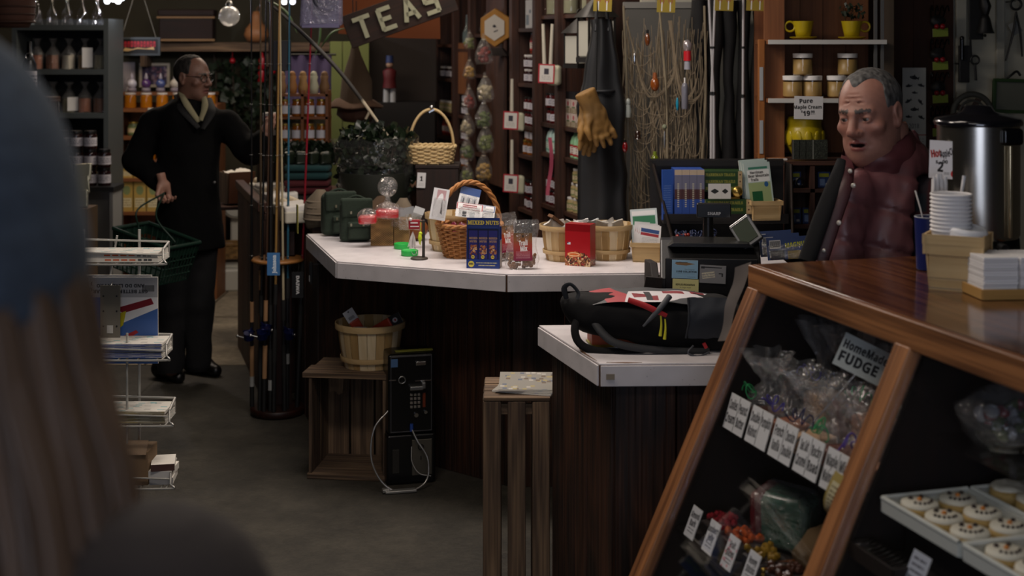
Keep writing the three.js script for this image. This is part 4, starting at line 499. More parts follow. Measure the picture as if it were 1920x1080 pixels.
// pictures and hanging sign on the wall of a screen behind
{ const s = struct('wall_rear_screen', box(3.4, 2.6, 0.05), M(0x3a3628, 0.9), [-2.4, 1.3, -10.75]); }
onePrinted('wall_poster', 'grey botanical poster on the wall by the grey metal shelf', 'poster', null, 0.19, 0.34, 0.006, print(96, 160, (g, w, h) => { g.fillStyle = '#b0a8ae'; g.fillRect(0, 0, w, h); for (let i = 0; i < 60; i++) { g.strokeStyle = ['#5a6a5c', '#7a5a6a', '#6a7a84'][i % 3]; g.beginPath(); g.moveTo(48, 140); g.lineTo(10 + rnd(76), 40 + rnd(70)); g.stroke(); } }, 0.8), M(0x8a8488, 0.8), at(230, 158, 10.7));
{ const p = at(290, 141, 10.68), t = thing('framed_picture', 'white framed purple picture hanging behind the dark-coated man', 'picture', p); addPrinted(t, 'image', 0.19, 0.14, 0.006, print(96, 72, (g, w, h) => { g.fillStyle = '#3a3048'; g.fillRect(0, 0, w, h); for (let i = 0; i < 50; i++) { g.fillStyle = ['#6a4456', '#8a7684', '#4a4a70', '#2a2238'][i % 4]; g.fillRect(rnd(w), rnd(h), 6 + rnd(10), 4 + rnd(14)); } }, 0.5), paperSide); for (const [x, y, w, h] of [[0, 0.083, 0.235, 0.022], [0, -0.083, 0.235, 0.022], [0.107, 0, 0.022, 0.15], [-0.107, 0, 0.022, 0.15]]) part(t, 'frame_bar', rbox(w, h, 0.018, 0.003, [x, y, 0.002]), M(0xa8a092, 0.6)); }
{ const t = thing('hanging_sign', 'black framed sign with red lettering hung on strings', 'sign', at(260, 87, 9.6)); addPrinted(t, 'sign_panel', 0.27, 0.1, 0.01, print(256, 96, (g, w, h) => { g.fillStyle = '#0f1011'; g.fillRect(0, 0, w, h); for (let i = 0; i < 11; i++) { g.fillStyle = '#a31a28'; g.fillRect(14 + i * 21, 14, 15, 38); g.fillStyle = '#2a0a0e'; g.fillRect(19 + i * 21, 24 + (i % 3) * 5, 5, 14); } g.fillStyle = '#b99a6a'; g.beginPath(); g.moveTo(24, 78); g.lineTo(40, 56); g.lineTo(90, 66); g.lineTo(120, 56); g.lineTo(180, 62); g.lineTo(226, 50); g.lineTo(234, 70); g.lineTo(120, 64); g.lineTo(60, 80); g.fill(); }, 0.5), black); for (const [x, y, w, h] of [[0, 0.056, 0.3, 0.014], [0, -0.056, 0.3, 0.014], [-0.143, 0, 0.014, 0.1], [0.143, 0, 0.014, 0.1]]) part(t, 'frame_bar', box(w, h, 0.02, [x, y, 0]), M(0x3a4044, 0.5)); for (const s of [-1, 1]) part(t, 'string', bar([s * 0.12, 0.06, 0], [s * 0.01, 0.42, 0], 0.002), M(0x6a675e, 0.8)); part(t, 'string', bar([0, 0.42, 0], [0, 1.15, 0], 0.002), M(0x6a675e, 0.8)); }
// knick-knacks above the honey shelf
for (let i = 0; i < 6; i++) { const t = thing('snow_globe', ['pale snow globe ornament above the honey jars', 'violet glass ornament above the honey jars', 'blue glass ornament above the honey jars', 'white box ornament above the honey jars', 'pale blue ribbon ornament above the honey jars', 'clear jar ornament above the honey jars'][i], 'ornament', [-2.78 + i * 0.105, 1.482, -10.14]); part(t, 'base', lathe([[0, 0], [0.034, 0], [0.03, 0.03], [0, 0.03]], 14), M(0x8a8492, 0.5)); part(t, 'globe', sph(0.036, 14, [0, 0.06, 0]), [M(0xcfcfe0, 0.1, { clearcoat: 1 }), M(0x5a3a78, 0.1, { clearcoat: 1 }), M(0x4a5a98, 0.1, { clearcoat: 1 }), M(0xc8c4bc, 0.5), M(0x7a98b8, 0.3), M(0x9aa0a4, 0.1, { clearcoat: 1 })][i]); part(t, 'finial', lathe([[0, 0.09], [0.014, 0.1], [0.006, 0.13], [0, 0.14]], 10), M(0xb8b4c4, 0.3)); }
{ const t = thing('ornament_rail', 'narrow wooden rail carrying small ornaments above the honey jars', 'shelf', [-2.52, 1.47, -10.15]); part(t, 'board', box(0.72, 0.02, 0.14, [0, 0, 0], U, 'x'), ply); for (const x of [-0.34, 0.34]) part(t, 'bracket', box(0.02, 0.1, 0.02, [x, -0.05, -0.06]), ply); }
// ledge with baskets and gourd
{ const t = thing('wooden_ledge', 'long rough wooden ledge high on the back wall', 'ledge', at(470, 88, 10.6)); part(t, 'board', rbox(2.2, 0.07, 0.24, 0.006, [0.12, 0, 0], U, 'x'), greyWood); for (const x of [-0.8, 0.15, 1.1]) part(t, 'bracket', rbox(0.05, 0.12, 0.16, 0.004, [x, -0.09, 0.0], U, 'y'), greyWood); }
{ const p = at(352, 80, 10.5), t = thing('wooden_chest', 'dark brown wooden trunk resting on the high ledge', 'trunk', p, 0.06); part(t, 'body', rbox(0.4, 0.2, 0.16, 0.01, [0, 0.105, 0], U, 'x'), M(0x7a4a30, 0.7, { map: shelfT })); part(t, 'lid', rbox(0.42, 0.05, 0.18, 0.01, [0, 0.225, 0], U, 'x'), M(0x7a4a30, 0.7, { map: shelfT })); part(t, 'trim', [box(0.43, 0.016, 0.005, [0, 0.02, 0.083]), box(0.43, 0.014, 0.005, [0, 0.19, 0.088])], M(0x8a6a44, 0.6)); }
{ const t = thing('dried_gourd', 'tan dried gourd with a narrow neck on the high ledge', 'gourd', at(481, 80, 10.5)); part(t, 'shell', lathe([[0, 0], [0.07, 0.01], [0.095, 0.06], [0.08, 0.11], [0.045, 0.15], [0.036, 0.2], [0.025, 0.235], [0, 0.24]], 22), M(0xa06c44, 0.5)); part(t, 'stem', tube([[0, 0.235, 0], [0.006, 0.26, 0], [0.02, 0.275, 0]], 0.006, 8, 6), M(0x5a4028, 0.8)); }
{ const t = thing('glass_float', 'clear glass ball hanging by a metal cap over the aisle', 'glass ball', at(430, 30, 8.2)); part(t, 'ball', new THREE.SphereGeometry(0.062, 32, 20), M(0xffffff, 0.02, { transmission: 0.55, thickness: 0, ior: 1.6, clearcoat: 1 })); part(t, 'inner_glint_bead', sph(0.02, 12, [0, 0.035, 0]), chrome); part(t, 'cap', lathe([[0.02, 0.055], [0.022, 0.07], [0.012, 0.09], [0, 0.09]], 16), steel); part(t, 'cord', bar([0, 0.09, 0], [0, 1.0, 0], 0.002), darkMetal); }  // chrome bead inside the ball imitates a bright reflection in the glass
// bare bulbs seen at the top
{ const t = thing('bulb_cluster', 'small bright bulbs glowing at the ceiling over the grey shelf', 'lamp', at(212, 4, 9.2)); for (const [x, y] of [[-0.04, 0.03], [0.0, 0.045], [0.035, 0.03], [0.06, 0.05]]) part(t, 'bulb', sph(0.022, 12, [x, y - 0.02, 0]), new THREE.MeshStandardMaterial({ color: 0xffffff, emissive: 0xeef0ff, emissiveIntensity: 1.4 })); part(t, 'bar', box(0.16, 0.02, 0.03, [0.01, 0.07, 0]), darkMetal); part(t, 'stem', bar([0.01, 0.08, 0], [0.01, 0.93, 0], 0.006), darkMetal); const l = new THREE.PointLight(0xeef0ff, 0.5); l.position.copy(t.position).add(V(0.01, -0.03, 0.06)); scene.add(l); }
{ const t = thing('bulb_cluster', 'pair of small bright bulbs glowing at the ceiling over the rods', 'lamp', at(541, 3, 9.6)); for (const x of [-0.03, 0.03]) part(t, 'bulb', sph(0.02, 12, [x, 0, 0]), new THREE.MeshStandardMaterial({ color: 0xffffff, emissive: 0xeef0ff, emissiveIntensity: 1.4 })); part(t, 'stem', bar([0, 0.01, 0], [0, 0.93, 0], 0.006), darkMetal); const l = new THREE.PointLight(0xeef0ff, 0.3); l.position.copy(t.position).add(V(0, -0.03, 0.05)); scene.add(l); }
// ivy garland with red ornaments
{ const t = thing('ivy_garland', 'dark ivy garland draped below the high ledge', 'garland', at(460, 150, 10.6)); const leaf = []; for (let i = 0; i < 520; i++) { const x = rnd(-0.5, 0.5), y = rnd(-0.34, 0.22) * (1 - Math.abs(x)) - 0.05; const g = new THREE.PlaneGeometry(rnd(0.03, 0.06), rnd(0.03, 0.06), 2, 1); crumple(g, 0.008, 40, i); leaf.push(place(g, [x, y, rnd(-0.06, 0.06)], [rnd(-1, 1), rnd(-1, 1), rnd(3)])); } part(t, 'foliage', leaf, M(0x1d2b1c, 0.5)).userData.kind = 'stuff'; const v = []; for (let i = 0; i < 8; i++) v.push(tube([[-0.5 + i * 0.13, 0.22, 0], [-0.48 + i * 0.13, 0, 0.02], [-0.5 + i * 0.14, -0.3, 0]], 0.006, 10, 5)); part(t, 'vines', v, M(0x2c2118, 0.8)); }
const redO = M(0x9a1020, 0.3);
for (const [u, v, k] of [[436, 114, 0], [492, 118, 1], [491, 142, 1], [512, 134, 0]]) single('red_ornament', k ? 'red lantern-shaped ornament hanging in the ivy' : 'small red ball ornament hanging in the ivy', 'ornament', [k ? lathe([[0, -0.05], [0.035, -0.045], [0.02, -0.01], [0.03, 0.02], [0.012, 0.05], [0.004, 0.08], [0, 0.08]], 14) : sph(0.022, 12), bar([0, 0.02, 0], [0, (v - 88) * 0.00404 - 0.02, 0], 0.0015)], redO, at(u, v, 10.5), U, k ? 'red lantern ornaments' : 'red ball ornaments');
// white porcelain chair-scale with bark basket beyond the man
{ const p = onY(441, 543, 0), t = thing('pedestal_scale', 'white enamel pedestal scale with a round dial by the produce counter', 'scale', p, 0.15); const e = M(0xc9c9c2, 0.4); part(t, 'platform', rbox(0.3, 0.16, 0.36, 0.015, [0, 0.08, -0.1]), e); part(t, 'step', rbox(0.24, 0.05, 0.2, 0.01, [-0.02, 0.185, -0.1]), e); part(t, 'column', rbox(0.09, 0.34, 0.07, 0.02, [0.0, 0.36, -0.2]), e); part(t, 'side_column', rbox(0.1, 0.45, 0.12, 0.03, [0.12, 0.38, -0.2]), e); part(t, 'dial', lathe([[0, 0.03], [0.1, 0.03], [0.112, 0.02], [0.112, -0.02], [0, -0.03]], 30, [0, 0, 0], [PI / 2, 0, 0]), e, [0, 0.62, -0.16]); part(t, 'dial_rim', torus(0.09, 0.005, [0, 0.62, -0.128], U, 30), M(0x9a9a94, 0.4)); part(t, 'rail', box(0.26, 0.014, 0.02, [-0.02, 0.22, 0.01]), darkMetal); }
{ const p = onY(437, 520, 0.12), t = thing('bark_basket', 'square brown bark basket standing on the white scale', 'basket', onY(437, 543, 0).add(V(-0.02, 0.21, -0.06)), 0.2); for (let i = 0; i < 4; i++) part(t, 'side', muv(sheet((u, v) => [(u - 0.5) * lerp(0.13, 0.17, v), v * 0.13, lerp(0.065, 0.085, v)], 1, 1), 'y').rotateY(i * PI / 2), jute); part(t, 'rim', [0, 1, 2, 3].map(i => box(0.18, 0.016, 0.01, [0, 0.13, 0.085]).rotateY(i * PI / 2)), jute); part(t, 'bottom', box(0.13, 0.006, 0.13, [0, 0.003, 0]), jute); part(t, 'paper', crumple(new THREE.PlaneGeometry(0.14, 0.14, 6, 6).rotateX(-PI / 2).translate(0, 0.115, 0), 0.015, 30), M(0xa88a74, 0.8)); }
// wine bottle on a shelf end at the far left
{ const t = thing('end_stand', 'dark wooden end stand holding a labelled bottle behind the beanie', 'stand', at(54, 183, 8.0).setY(0)); part(t, 'board', box(0.3, 0.03, 0.2, [0, 1.515, 0], U, 'x'), barn); part(t, 'panel', box(0.28, 1.5, 0.03, [0, 0.75, -0.08], U, 'y'), barn); for (const x of [-0.13, 0.13]) part(t, 'side', box(0.02, 1.5, 0.18, [x, 0.75, 0], U, 'y'), barn);
  const b = thing('wine_bottle', 'black wine bottle with a white label and heart charm', 'bottle', t.position.clone().add(V(0.01, 1.53, 0.02))); part(b, 'glass', lathe([[0, 0], [0.038, 0], [0.04, 0.01], [0.04, 0.19], [0.014, 0.25], [0.014, 0.32], [0, 0.32]], 20), blackGloss); part(b, 'label', cyl(0.0405, 0.0405, 0.1, 20, [0, 0.1, 0], U, true), lab.white); part(b, 'charm', torus(0.02, 0.004, [0.01, 0.235, 0.035], U, 12), chrome); }

// ==== produce counter goods and things hanging above ======================
const PY = 0.95;
// shrubs wrapped in plastic
{ const t = thing('shrub_bundle', 'dark evergreen shrubs bundled in clear plastic wrap on the counter', 'plant', onY(704, 415, PY)); const L = []; for (let i = 0; i < 900; i++) { const a = rnd(2 * PI), q = Math.sqrt(rnd()), x = Math.cos(a) * q * 0.2, z = Math.sin(a) * q * 0.14, y = rnd(0.2, 0.5) - q * q * 0.06; const g = new THREE.PlaneGeometry(rnd(0.018, 0.034), rnd(0.03, 0.05), 1, 2); const p = g.attributes.position; for (let k = 0; k < p.count; k++) if (Math.abs(p.getY(k)) < 0.001) p.setZ(k, 0.006); g.computeVertexNormals(); L.push(place(g, [x, y, z], [rnd(-1.2, 1.2), rnd(6), rnd(-1, 1)])); } part(t, 'leaves', L, M(0x172215, 0.32)).userData.kind = 'stuff';
  const st = []; for (let i = 0; i < 24; i++) { const a = rnd(2 * PI), r = rnd(0.15); st.push(tube([[Math.cos(a) * r * 0.4, 0.05, Math.sin(a) * r * 0.4], [Math.cos(a) * r * 0.8, 0.22, Math.sin(a) * r * 0.6], [Math.cos(a) * r * 1.2, 0.38, Math.sin(a) * r * 0.9]], 0.004, 6, 5)); } part(t, 'stems', st, M(0x32281c, 0.8)); part(t, 'pot', lathe([[0, 0], [0.15, 0], [0.17, 0.12], [0.185, 0.25], [0.17, 0.25], [0.15, 0.02]], 20), M(0x14180f, 0.6)); part(t, 'plastic_wrap', crumple(sheet((u, v) => { const a = u * 2 * PI, r = lerp(0.16, 0.225, v); return [Math.cos(a) * r, v * 0.42, Math.sin(a) * r * 0.75]; }, 60, 24), 0.016, 16), M(0xffffff, 0.06, { transmission: 0.985, thickness: 0, ior: 1.5, bumpMap: filmBump, bumpScale: 0.02 })); }
for (const [u, v, d] of [[560, 292, 7.7], [590, 296, 7.6]]) single('dark_bouquet', 'low dark evergreen spray beside the wrapped shrubs', 'plant', (() => { const L = []; for (let i = 0; i < 260; i++) L.push(place(new THREE.PlaneGeometry(rnd(0.02, 0.035), rnd(0.03, 0.05)), [rnd(-0.13, 0.13), rnd(-0.02, 0.07), rnd(-0.08, 0.08)], [rnd(-1, 1), rnd(6), rnd(3)])); return L; })(), M(0x1a241a, 0.32), at(u, v, d), U, 'low evergreen sprays');
// handled basket on a dark box
{ const b = thing('dark_box', 'dark wooden box under the pale handled basket', 'box', onY(822, 414, PY)); part(b, 'body', rbox(0.21, 0.27, 0.2, 0.004, [0, 0.135, 0], U, 'y'), M(0x8a7a70, 0.7, { map: shelfT })); part(b, 'lid', rbox(0.22, 0.018, 0.21, 0.004, [0, 0.28, 0], U, 'x'), M(0x8a7a70, 0.7, { map: shelfT }));
  const t = thing('handled_basket', 'pale wicker basket with a tall hoop handle on dark box', 'basket', b.position.clone().add(V(-0.035, 0.29, 0)), 0.1); wickerBasket(t, 0.118, 0.09, 0.085, 0.86, 9, 22, wickerPale, 3); part(t, 'handle', [tube([...Array(17)].map((_, i) => { const a = i / 16 * PI; return [Math.cos(a) * 0.112, 0.07 + Math.sin(a) * 0.2, 0]; }), 0.0075, 40, 8), tube([...Array(17)].map((_, i) => { const a = i / 16 * PI; return [Math.cos(a) * 0.112, 0.07 + Math.sin(a) * 0.2, 0.01]; }), 0.005, 40, 8)], wickerPale); part(t, 'bow', [sph(0.012, 8, [0, 0.28, 0.012]), box(0.03, 0.008, 0.006, [0.0, 0.262, 0.012], [0, 0, 0.5])], chrome); }
onePrinted('price_tag', 'white price tag with a black numeral beside dark box', 'tag', null, 0.042, 0.075, 0.002, print(64, 112, (g, w, h) => { g.fillStyle = '#d9d8d8'; g.fillRect(0, 0, w, h); hand(g, '1', 32, 44, 46, 0, '#1c1c1c', 'serif'); scribble(g, 12, 74, 40, 26, 3, '#777', 2); }, 0.7), paperSide, at(790, 338, 6.855), [0, 0.1, -0.06]);
// burlap sacks and gourds
const burlap = [M(0x5c4c3a, 0.95), M(0x6e6252, 0.95), M(0x4c3a2a, 0.95)];
for (const [u, v, d, sx, sy, k, l] of [[655, 372, 6.65, 0.1, 0.06, 0, 'brown burlap sack slumped left of the wrapped globe'], [712, 368, 6.6, 0.11, 0.07, 2, 'dark brown burlap sack slumped under wrapped shrubs'], [755, 372, 6.45, 0.075, 0.075, 1, 'grey-brown ribbed sack beside the price tag'], [600, 398, 6.75, 0.08, 0.08, 1, 'rounded pale sack beside the fishing rods']]) { const t = thing('burlap_sack', l, 'sack', onY(u, 78 + (EYE - PY) * FOCAL / d, PY)); part(t, 'sack', crumple(lathe([[0, 0], [sx * 0.8, 0], [sx, sy * 0.6], [sx * 0.85, sy * 1.5], [sx * 0.4, sy * 2.1], [0.02, sy * 2.3]], 22), 0.012, 18, u), burlap[k]); part(t, 'fold', [0, 1, 2, 3].map(i => torus(sx * (0.97 - i * 0.06), 0.006, [0, sy * (0.5 + i * 0.35), 0], [PI / 2, 0, 0], 24)), burlap[k]); }
{ const t = thing('orange_gourd', 'mottled orange gourd between sacks and wicker basket', 'gourd', onY(776, 78 + 0.9 * FOCAL / 6.28, PY)); part(t, 'shell', crumple(sph(0.055, 20, [0, 0.05, 0], [1.15, 0.85, 1]), 0.006, 20), M(0x7a4420, 0.45)); part(t, 'stem', tube([[0, 0.09, 0], [0.005, 0.11, 0], [0.02, 0.125, 0]], 0.007, 6, 6), M(0x4a4a2a, 0.8)); }
{ const t = thing('brown_carton', 'plain brown carton behind the lure basket', 'carton', onY(790, 405, PY), 0.2); part(t, 'body', rbox(0.17, 0.17, 0.12, 0.003, [0, 0.085, 0]), M(0x5a3a26, 0.85)); part(t, 'flap', box(0.17, 0.003, 0.07, [0, 0.175, 0.07], [0.5, 0, 0]), M(0x6a4830, 0.85)); }
// jar rack
{ const p = onY(570, 78 + 0.9 * FOCAL / 8.0, PY), t = thing('jar_rack', 'two-tier wooden rack of white-labelled honey jars on produce counter', 'rack', p); for (const x of [-0.14, 0, 0.14]) part(t, 'upright', box(0.016, 0.62, 0.14, [x, 0.31, 0], U, 'y'), ply); for (const y of [0.33, 0.47, 0.6]) part(t, 'shelf', box(0.3, 0.014, 0.14, [0, y - 0.007, 0], U, 'x'), ply); part(t, 'plinth', box(0.3, 0.32, 0.12, [0, 0.16, -0.005], U, 'x'), M(0x2a2018, 0.8));
  const mk = proto('rackjar', () => jarProto('honey_jar', 0.03, 0.1, honey, lidG, new THREE.MeshStandardMaterial({ color: 0xd2d2da, roughness: 0.6 }))); for (let k = 0; k < 2; k++) for (let i = 0; i < 4; i++) mk(p.clone().add(V(-0.105 + i * 0.07, [0.33, 0.47][k], 0.03)), 0, k ? 'white-labelled honey jar on the upper rack tier' : 'white-labelled honey jar on the lower rack tier', k ? 'rack jars upper' : 'rack jars lower'); }
for (let i = 0; i < 5; i++) { const t = thing('wood_figure', ['carved wooden owl figure on top of the jar rack', 'carved wooden bear figure on top of the jar rack', 'small carved tan figure on top of jar rack', 'pale vase on top of the jar rack', 'tan wooden block on top of jar rack'][i], 'figure', onY(570, 78 + 0.9 * FOCAL / 8.0, PY).add(V(-0.13 + i * 0.062, 0.6, 0))); part(t, 'body', lathe([[0, 0], [0.024, 0], [0.03, 0.04], [0.02, 0.075], [0.024, 0.1], [0, 0.12]], 14), M([0x8a6a4a, 0x9a6a3a, 0xa07a4a, 0xb5b49a, 0x7a5a3a][i], 0.7)); part(t, 'head', sph(0.02, 10, [0, 0.11, 0]), M([0x8a6a4a, 0x9a6a3a, 0xa07a4a, 0xb5b49a, 0x7a5a3a][i], 0.7)); }
// folded knit stacks under it
for (let k = 0; k < 3; k++) { const t = thing('folded_blanket', ['folded teal blanket at the top of the pile under the jar rack', 'folded dark red blanket in the pile under the jar rack', 'folded black blanket at the bottom of the pile'][k], 'blanket', onY(578, 78 + 0.9 * FOCAL / 7.5, PY).add(V(0, 0.16 - k * 0.08, 0))); for (let i = 0; i < 2; i++) part(t, 'fold', crumple(rbox(0.24, 0.036, 0.16, 0.017, [0, 0.02 + i * 0.037, 0], U, U, 4), 0.004, 30, k * 5 + i), M([0x103436, 0x420e15, 0x121212][k], 0.95)); }
for (let i = 0; i < 4; i++) single('dark_pouch', 'small black pouch in a row before the jar rack', 'pouch', crumple(rbox(0.06, 0.07, 0.04, 0.014, [0, 0.035, 0], U, U, 4), 0.006, 40, i), M(0x1a2218, 0.35), onY(578, 78 + 0.9 * FOCAL / 7.5, PY).add(V(-0.1 + i * 0.065, 0.236, 0.02)), [0, rnd(1), 0], 'black pouches before the jar rack');
// white papers, egg cartons, fruit box
onePrinted('recipe_box', 'white box printed with red and blue squares near the outstretched hand', 'box', null, 0.1, 0.13, 0.08, print(96, 128, (g, w, h) => { g.fillStyle = '#c9c5be'; g.fillRect(0, 0, w, h); for (let i = 0; i < 14; i++) { g.fillStyle = ['#8a3a3a', '#4a5a6a', '#a88a5a', '#6a7a5a'][i % 4]; g.fillRect(8 + (i % 3) * 28, 18 + Math.floor(i / 3) * 22, 20, 14); } }, 0.6), M(0xb5b0a8, 0.7), onY(505, 78 + 0.9 * FOCAL / 8.1, PY).add(V(0.02, 0.42, 0)));
{ const t = thing('box_pedestal', 'dark upright carton under the printed white box', 'carton', onY(507, 78 + 0.9 * FOCAL / 8.1, PY)); part(t, 'body', rbox(0.14, 0.35, 0.12, 0.004, [0, 0.175, 0]), M(0x30241a, 0.8)); part(t, 'tape', box(0.03, 0.002, 0.12, [0, 0.351, 0]), M(0x5a4a34, 0.6)); }
for (let i = 0; i < 6; i++) { const p = RF(-0.45 - i * 0.26, PY, -0.12); const t = thing('egg_carton', i % 2 ? 'open pale egg carton along the produce counter rim' : 'closed white paper carton along the produce counter rim', 'carton', p, RF.ry + 0.1, i % 2 ? 'egg cartons on the rim' : 'paper cartons on the rim'); t.rotation.x = -0.0; part(t, 'tray', rbox(0.22, 0.06, 0.14, 0.01, [0, 0.03, 0]), M(0xb9b4a6, 0.8)); if (i % 2) for (let k = 0; k < 8; k++) part(t, 'egg', sph(0.02, 10, [-0.08 + (k % 4) * 0.053, 0.066, -0.03 + 0.06 * (k >> 2)], [1, 1.25, 1]), M(0xd0c0a4, 0.5)); else part(t, 'cover', crumple(rbox(0.21, 0.04, 0.14, 0.012, [0, 0.07, 0.0], [0.12, 0, 0], U, 3), 0.005, 30, i), M(0xd6d2cc, 0.7)); }
onePrinted('yellow_leaflet', 'yellow-green leaflet stuck inside the produce counter rim', 'leaflet', null, 0.05, 0.13, 0.003, M(0x8f8a3a, 0.7), M(0x8f8a3a, 0.7), RF(0.1, 1.03, -0.06), [0, RF.ry, 0]);
{ const p = at(446, 385, 8.62), t = thing('fruit_crate', 'brown wooden crate with faded red print at the counter end', 'crate', [p.x, 0.845, p.z], 0.55); part(t, 'front', extr([[-0.085, -0.09], [0.08, -0.09], [0.085, 0.1], [-0.08, 0.1]], 0.012, [0, 0.1, 0.06], U, 0, 'x'), print(128, 128, (g, w, h) => { g.fillStyle = '#6a4028'; g.fillRect(0, 0, w, h); g.fillStyle = '#5a2a20'; for (let i = 0; i < 40; i++) g.fillRect(rnd(w), rnd(h), 12, 5); }, 0.7)); for (const s of [-1, 1]) part(t, 'side', box(0.012, 0.19, 0.14, [s * 0.085, 0.1, -0.01], U, 'y'), greyWood); part(t, 'bottom', box(0.17, 0.012, 0.14, [0, 0.01, -0.01]), greyWood); part(t, 'paper', crumple(new THREE.PlaneGeometry(0.17, 0.13, 6, 6).rotateX(-PI / 2).translate(0, 0.2, -0.01), 0.02, 30), M(0xd8d2c6, 0.8)); }

// ---- hanging things and background panels
{ const t = thing('teas_sign', 'slanted dark board with pale wooden letters TEAS', 'sign', at(737, 30, 7.6), 0.05); t.rotation.z = 0.35; part(t, 'board', rbox(0.62, 0.185, 0.02, 0.004, [0.04, 0, 0], U, 'x'), M(0x8a7a66, 0.8, { map: shelfT })); const lm = M(0x9a9a82, 0.8), S = 0.11, w = 0.024; const st = (pts) => pts.map(([a, b, c, d]) => { const L = Math.hypot(c - a, d - b); return box(L + 0.008, w, 0.012, [(a + c) / 2, (b + d) / 2, 0.015], [0, 0, Math.atan2(d - b, c - a)]); }); const X = x => -0.17 + x;
  part(t, 'letter_t', st([[X(-0.045), 0.05, X(0.045), 0.05], [X(0), 0.05, X(0.0), -0.06]]), lm); part(t, 'letter_e', st([[X(0.1), 0.055, X(0.1), -0.055], [X(0.1), 0.055, X(0.165), 0.055], [X(0.1), 0, X(0.155), 0], [X(0.1), -0.055, X(0.17), -0.055]]), lm); part(t, 'letter_a', st([[X(0.23), -0.055, X(0.265), 0.058], [X(0.265), 0.058, X(0.305), -0.055], [X(0.245), -0.02, X(0.292), -0.02]]), lm); part(t, 'letter_s', st([[X(0.42), 0.055, X(0.36), 0.055], [X(0.36), 0.055, X(0.36), 0.005], [X(0.36), 0.005, X(0.42), 0.0], [X(0.42), 0, X(0.42), -0.055], [X(0.42), -0.055, X(0.355), -0.055]]), lm); for (const x of [-0.2, 0.28]) part(t, 'cord', bar([x, 0.09, 0], [x + 0.3, 0.98, -0.05], 0.003), darkMetal); }
{ const t = thing('orange_hide', 'orange-brown hide panel hanging behind the TEAS sign', 'hide', at(728, 20, 8.4)); part(t, 'hide', crumple(extr([[-0.3, 0.4], [0.3, 0.4], [0.32, -0.17], [0.05, -0.165], [-0.3, -0.14]], 0.012), 0.012, 8), M(0x8a4a24, 0.8)); for (const x of [-0.25, 0.25]) part(t, 'cord', bar([x, 0.38, 0], [x, 0.95, 0], 0.003), darkMetal); }
{ const t = thing('green_panel', 'pale green painted panel standing behind the hanging hat', 'panel', at(655, 300, 9.3).setY(0)); for (const x of [-0.09, 0, 0.09]) part(t, 'board', rbox(0.086, 1.85, 0.02, 0.003, [x, 0.925, 0], U, 'y'), M(0x66713f, 0.8)); part(t, 'rail', box(0.28, 0.06, 0.02, [0, 0.5, -0.02]), M(0x66713f, 0.8)); }  // plain upright panel of green-painted boards
{ const t = thing('brown_hat', 'crumpled brown pointed felt hat with a wide brim hung up', 'hat', at(668, 190, 8.3)); const felt = M(0x3f3022, 0.95), f2 = M(0x4a3424, 0.9); part(t, 'cone', crumple(lathe([[0.0, 0.4], [0.012, 0.38], [0.035, 0.27], [0.085, 0.12], [0.1, 0.0], [0.095, -0.02]], 24), 0.016, 14), felt); part(t, 'brim', crumple(lathe([[0.08, 0.01], [0.12, 0.0], [0.16, -0.03], [0.15, -0.045], [0.1, -0.015]], 30), 0.018, 9, 4), f2); part(t, 'bowl', crumple(lathe([[0.11, -0.03], [0.115, -0.08], [0.08, -0.12], [0, -0.13]], 24), 0.01, 14), M(0x382015, 0.9)); part(t, 'loop', bar([0, 0.4, 0], [0, 0.6, 0], 0.003), darkMetal); part(t, 'feather', tube([[0.06, -0.02, 0.1], [0.09, -0.05, 0.12], [0.07, -0.1, 0.13]], 0.008, 8, 6), M(0xc0b49c, 0.7)); }
{ const t = thing('purple_drape', 'dull purple cloth drape hanging behind the jar rack', 'drape', at(578, 150, 9.0)); part(t, 'cloth', crumple(sheet((u, v) => [(u - 0.5) * 0.3, 0.16 - v * 0.34, Math.sin(u * 22) * 0.012], 40, 8), 0.004, 9), M(0x4a4062, 0.9)); part(t, 'rod', bar([-0.18, 0.165, 0], [0.18, 0.165, 0], 0.008), darkMetal); for (const x of [-0.14, 0.14]) part(t, 'cord', bar([x, 0.17, 0], [x, 1.45, 0], 0.002), darkMetal); }
{ const t = thing('plastic_bagged_reel', 'clear plastic bag of dark tackle hanging above the rods', 'bag', at(602, 10, 6.8)); part(t, 'bag', crumple(rbox(0.2, 0.24, 0.05, 0.02, [0, 0.02, 0], U, U, 6), 0.012, 22), M(0xb9b6d0, 0.12, { transmission: 0.8, thickness: 0, ior: 1.5, bumpMap: filmBump, bumpScale: 0.006 })); part(t, 'reel', [torus(0.05, 0.016, [0.02, 0.03, 0], [0, 0.4, 0]), cyl(0.03, 0.03, 0.03, 16, [0.02, 0.03, 0], [PI / 2, 0, 0])], M(0x2e2e3a, 0.4)); part(t, 'header', box(0.18, 0.02, 0.05, [0, -0.1, 0]), M(0x55506e, 0.5)); part(t, 'hook', bar([0, 0.13, 0], [0, 1.0, 0], 0.003), darkMetal); }
{ const t = thing('green_leaf_spray', 'long green strap leaves curling above the fishing rods', 'plant', at(590, 62, 7.9)); for (const pts of [[[-0.08, 0.14, 0], [0.02, 0.1, 0], [0.03, -0.02, 0], [0.0, -0.14, 0]], [[0.18, 0.03, 0], [0.1, 0.0, 0.02], [0.03, -0.09, 0]], [[-0.28, 0.2, 0], [-0.16, 0.12, 0.01], [-0.1, 0.0, 0]]]) part(t, 'leaf', limb(pts, [0.004, 0.022, 0.026, 0.004], 20, 8, 0.25), M(0x5c7a50, 0.5)); part(t, 'cord', bar([0.03, 0.1, 0], [0.03, 1.1, 0], 0.002), darkMetal); }
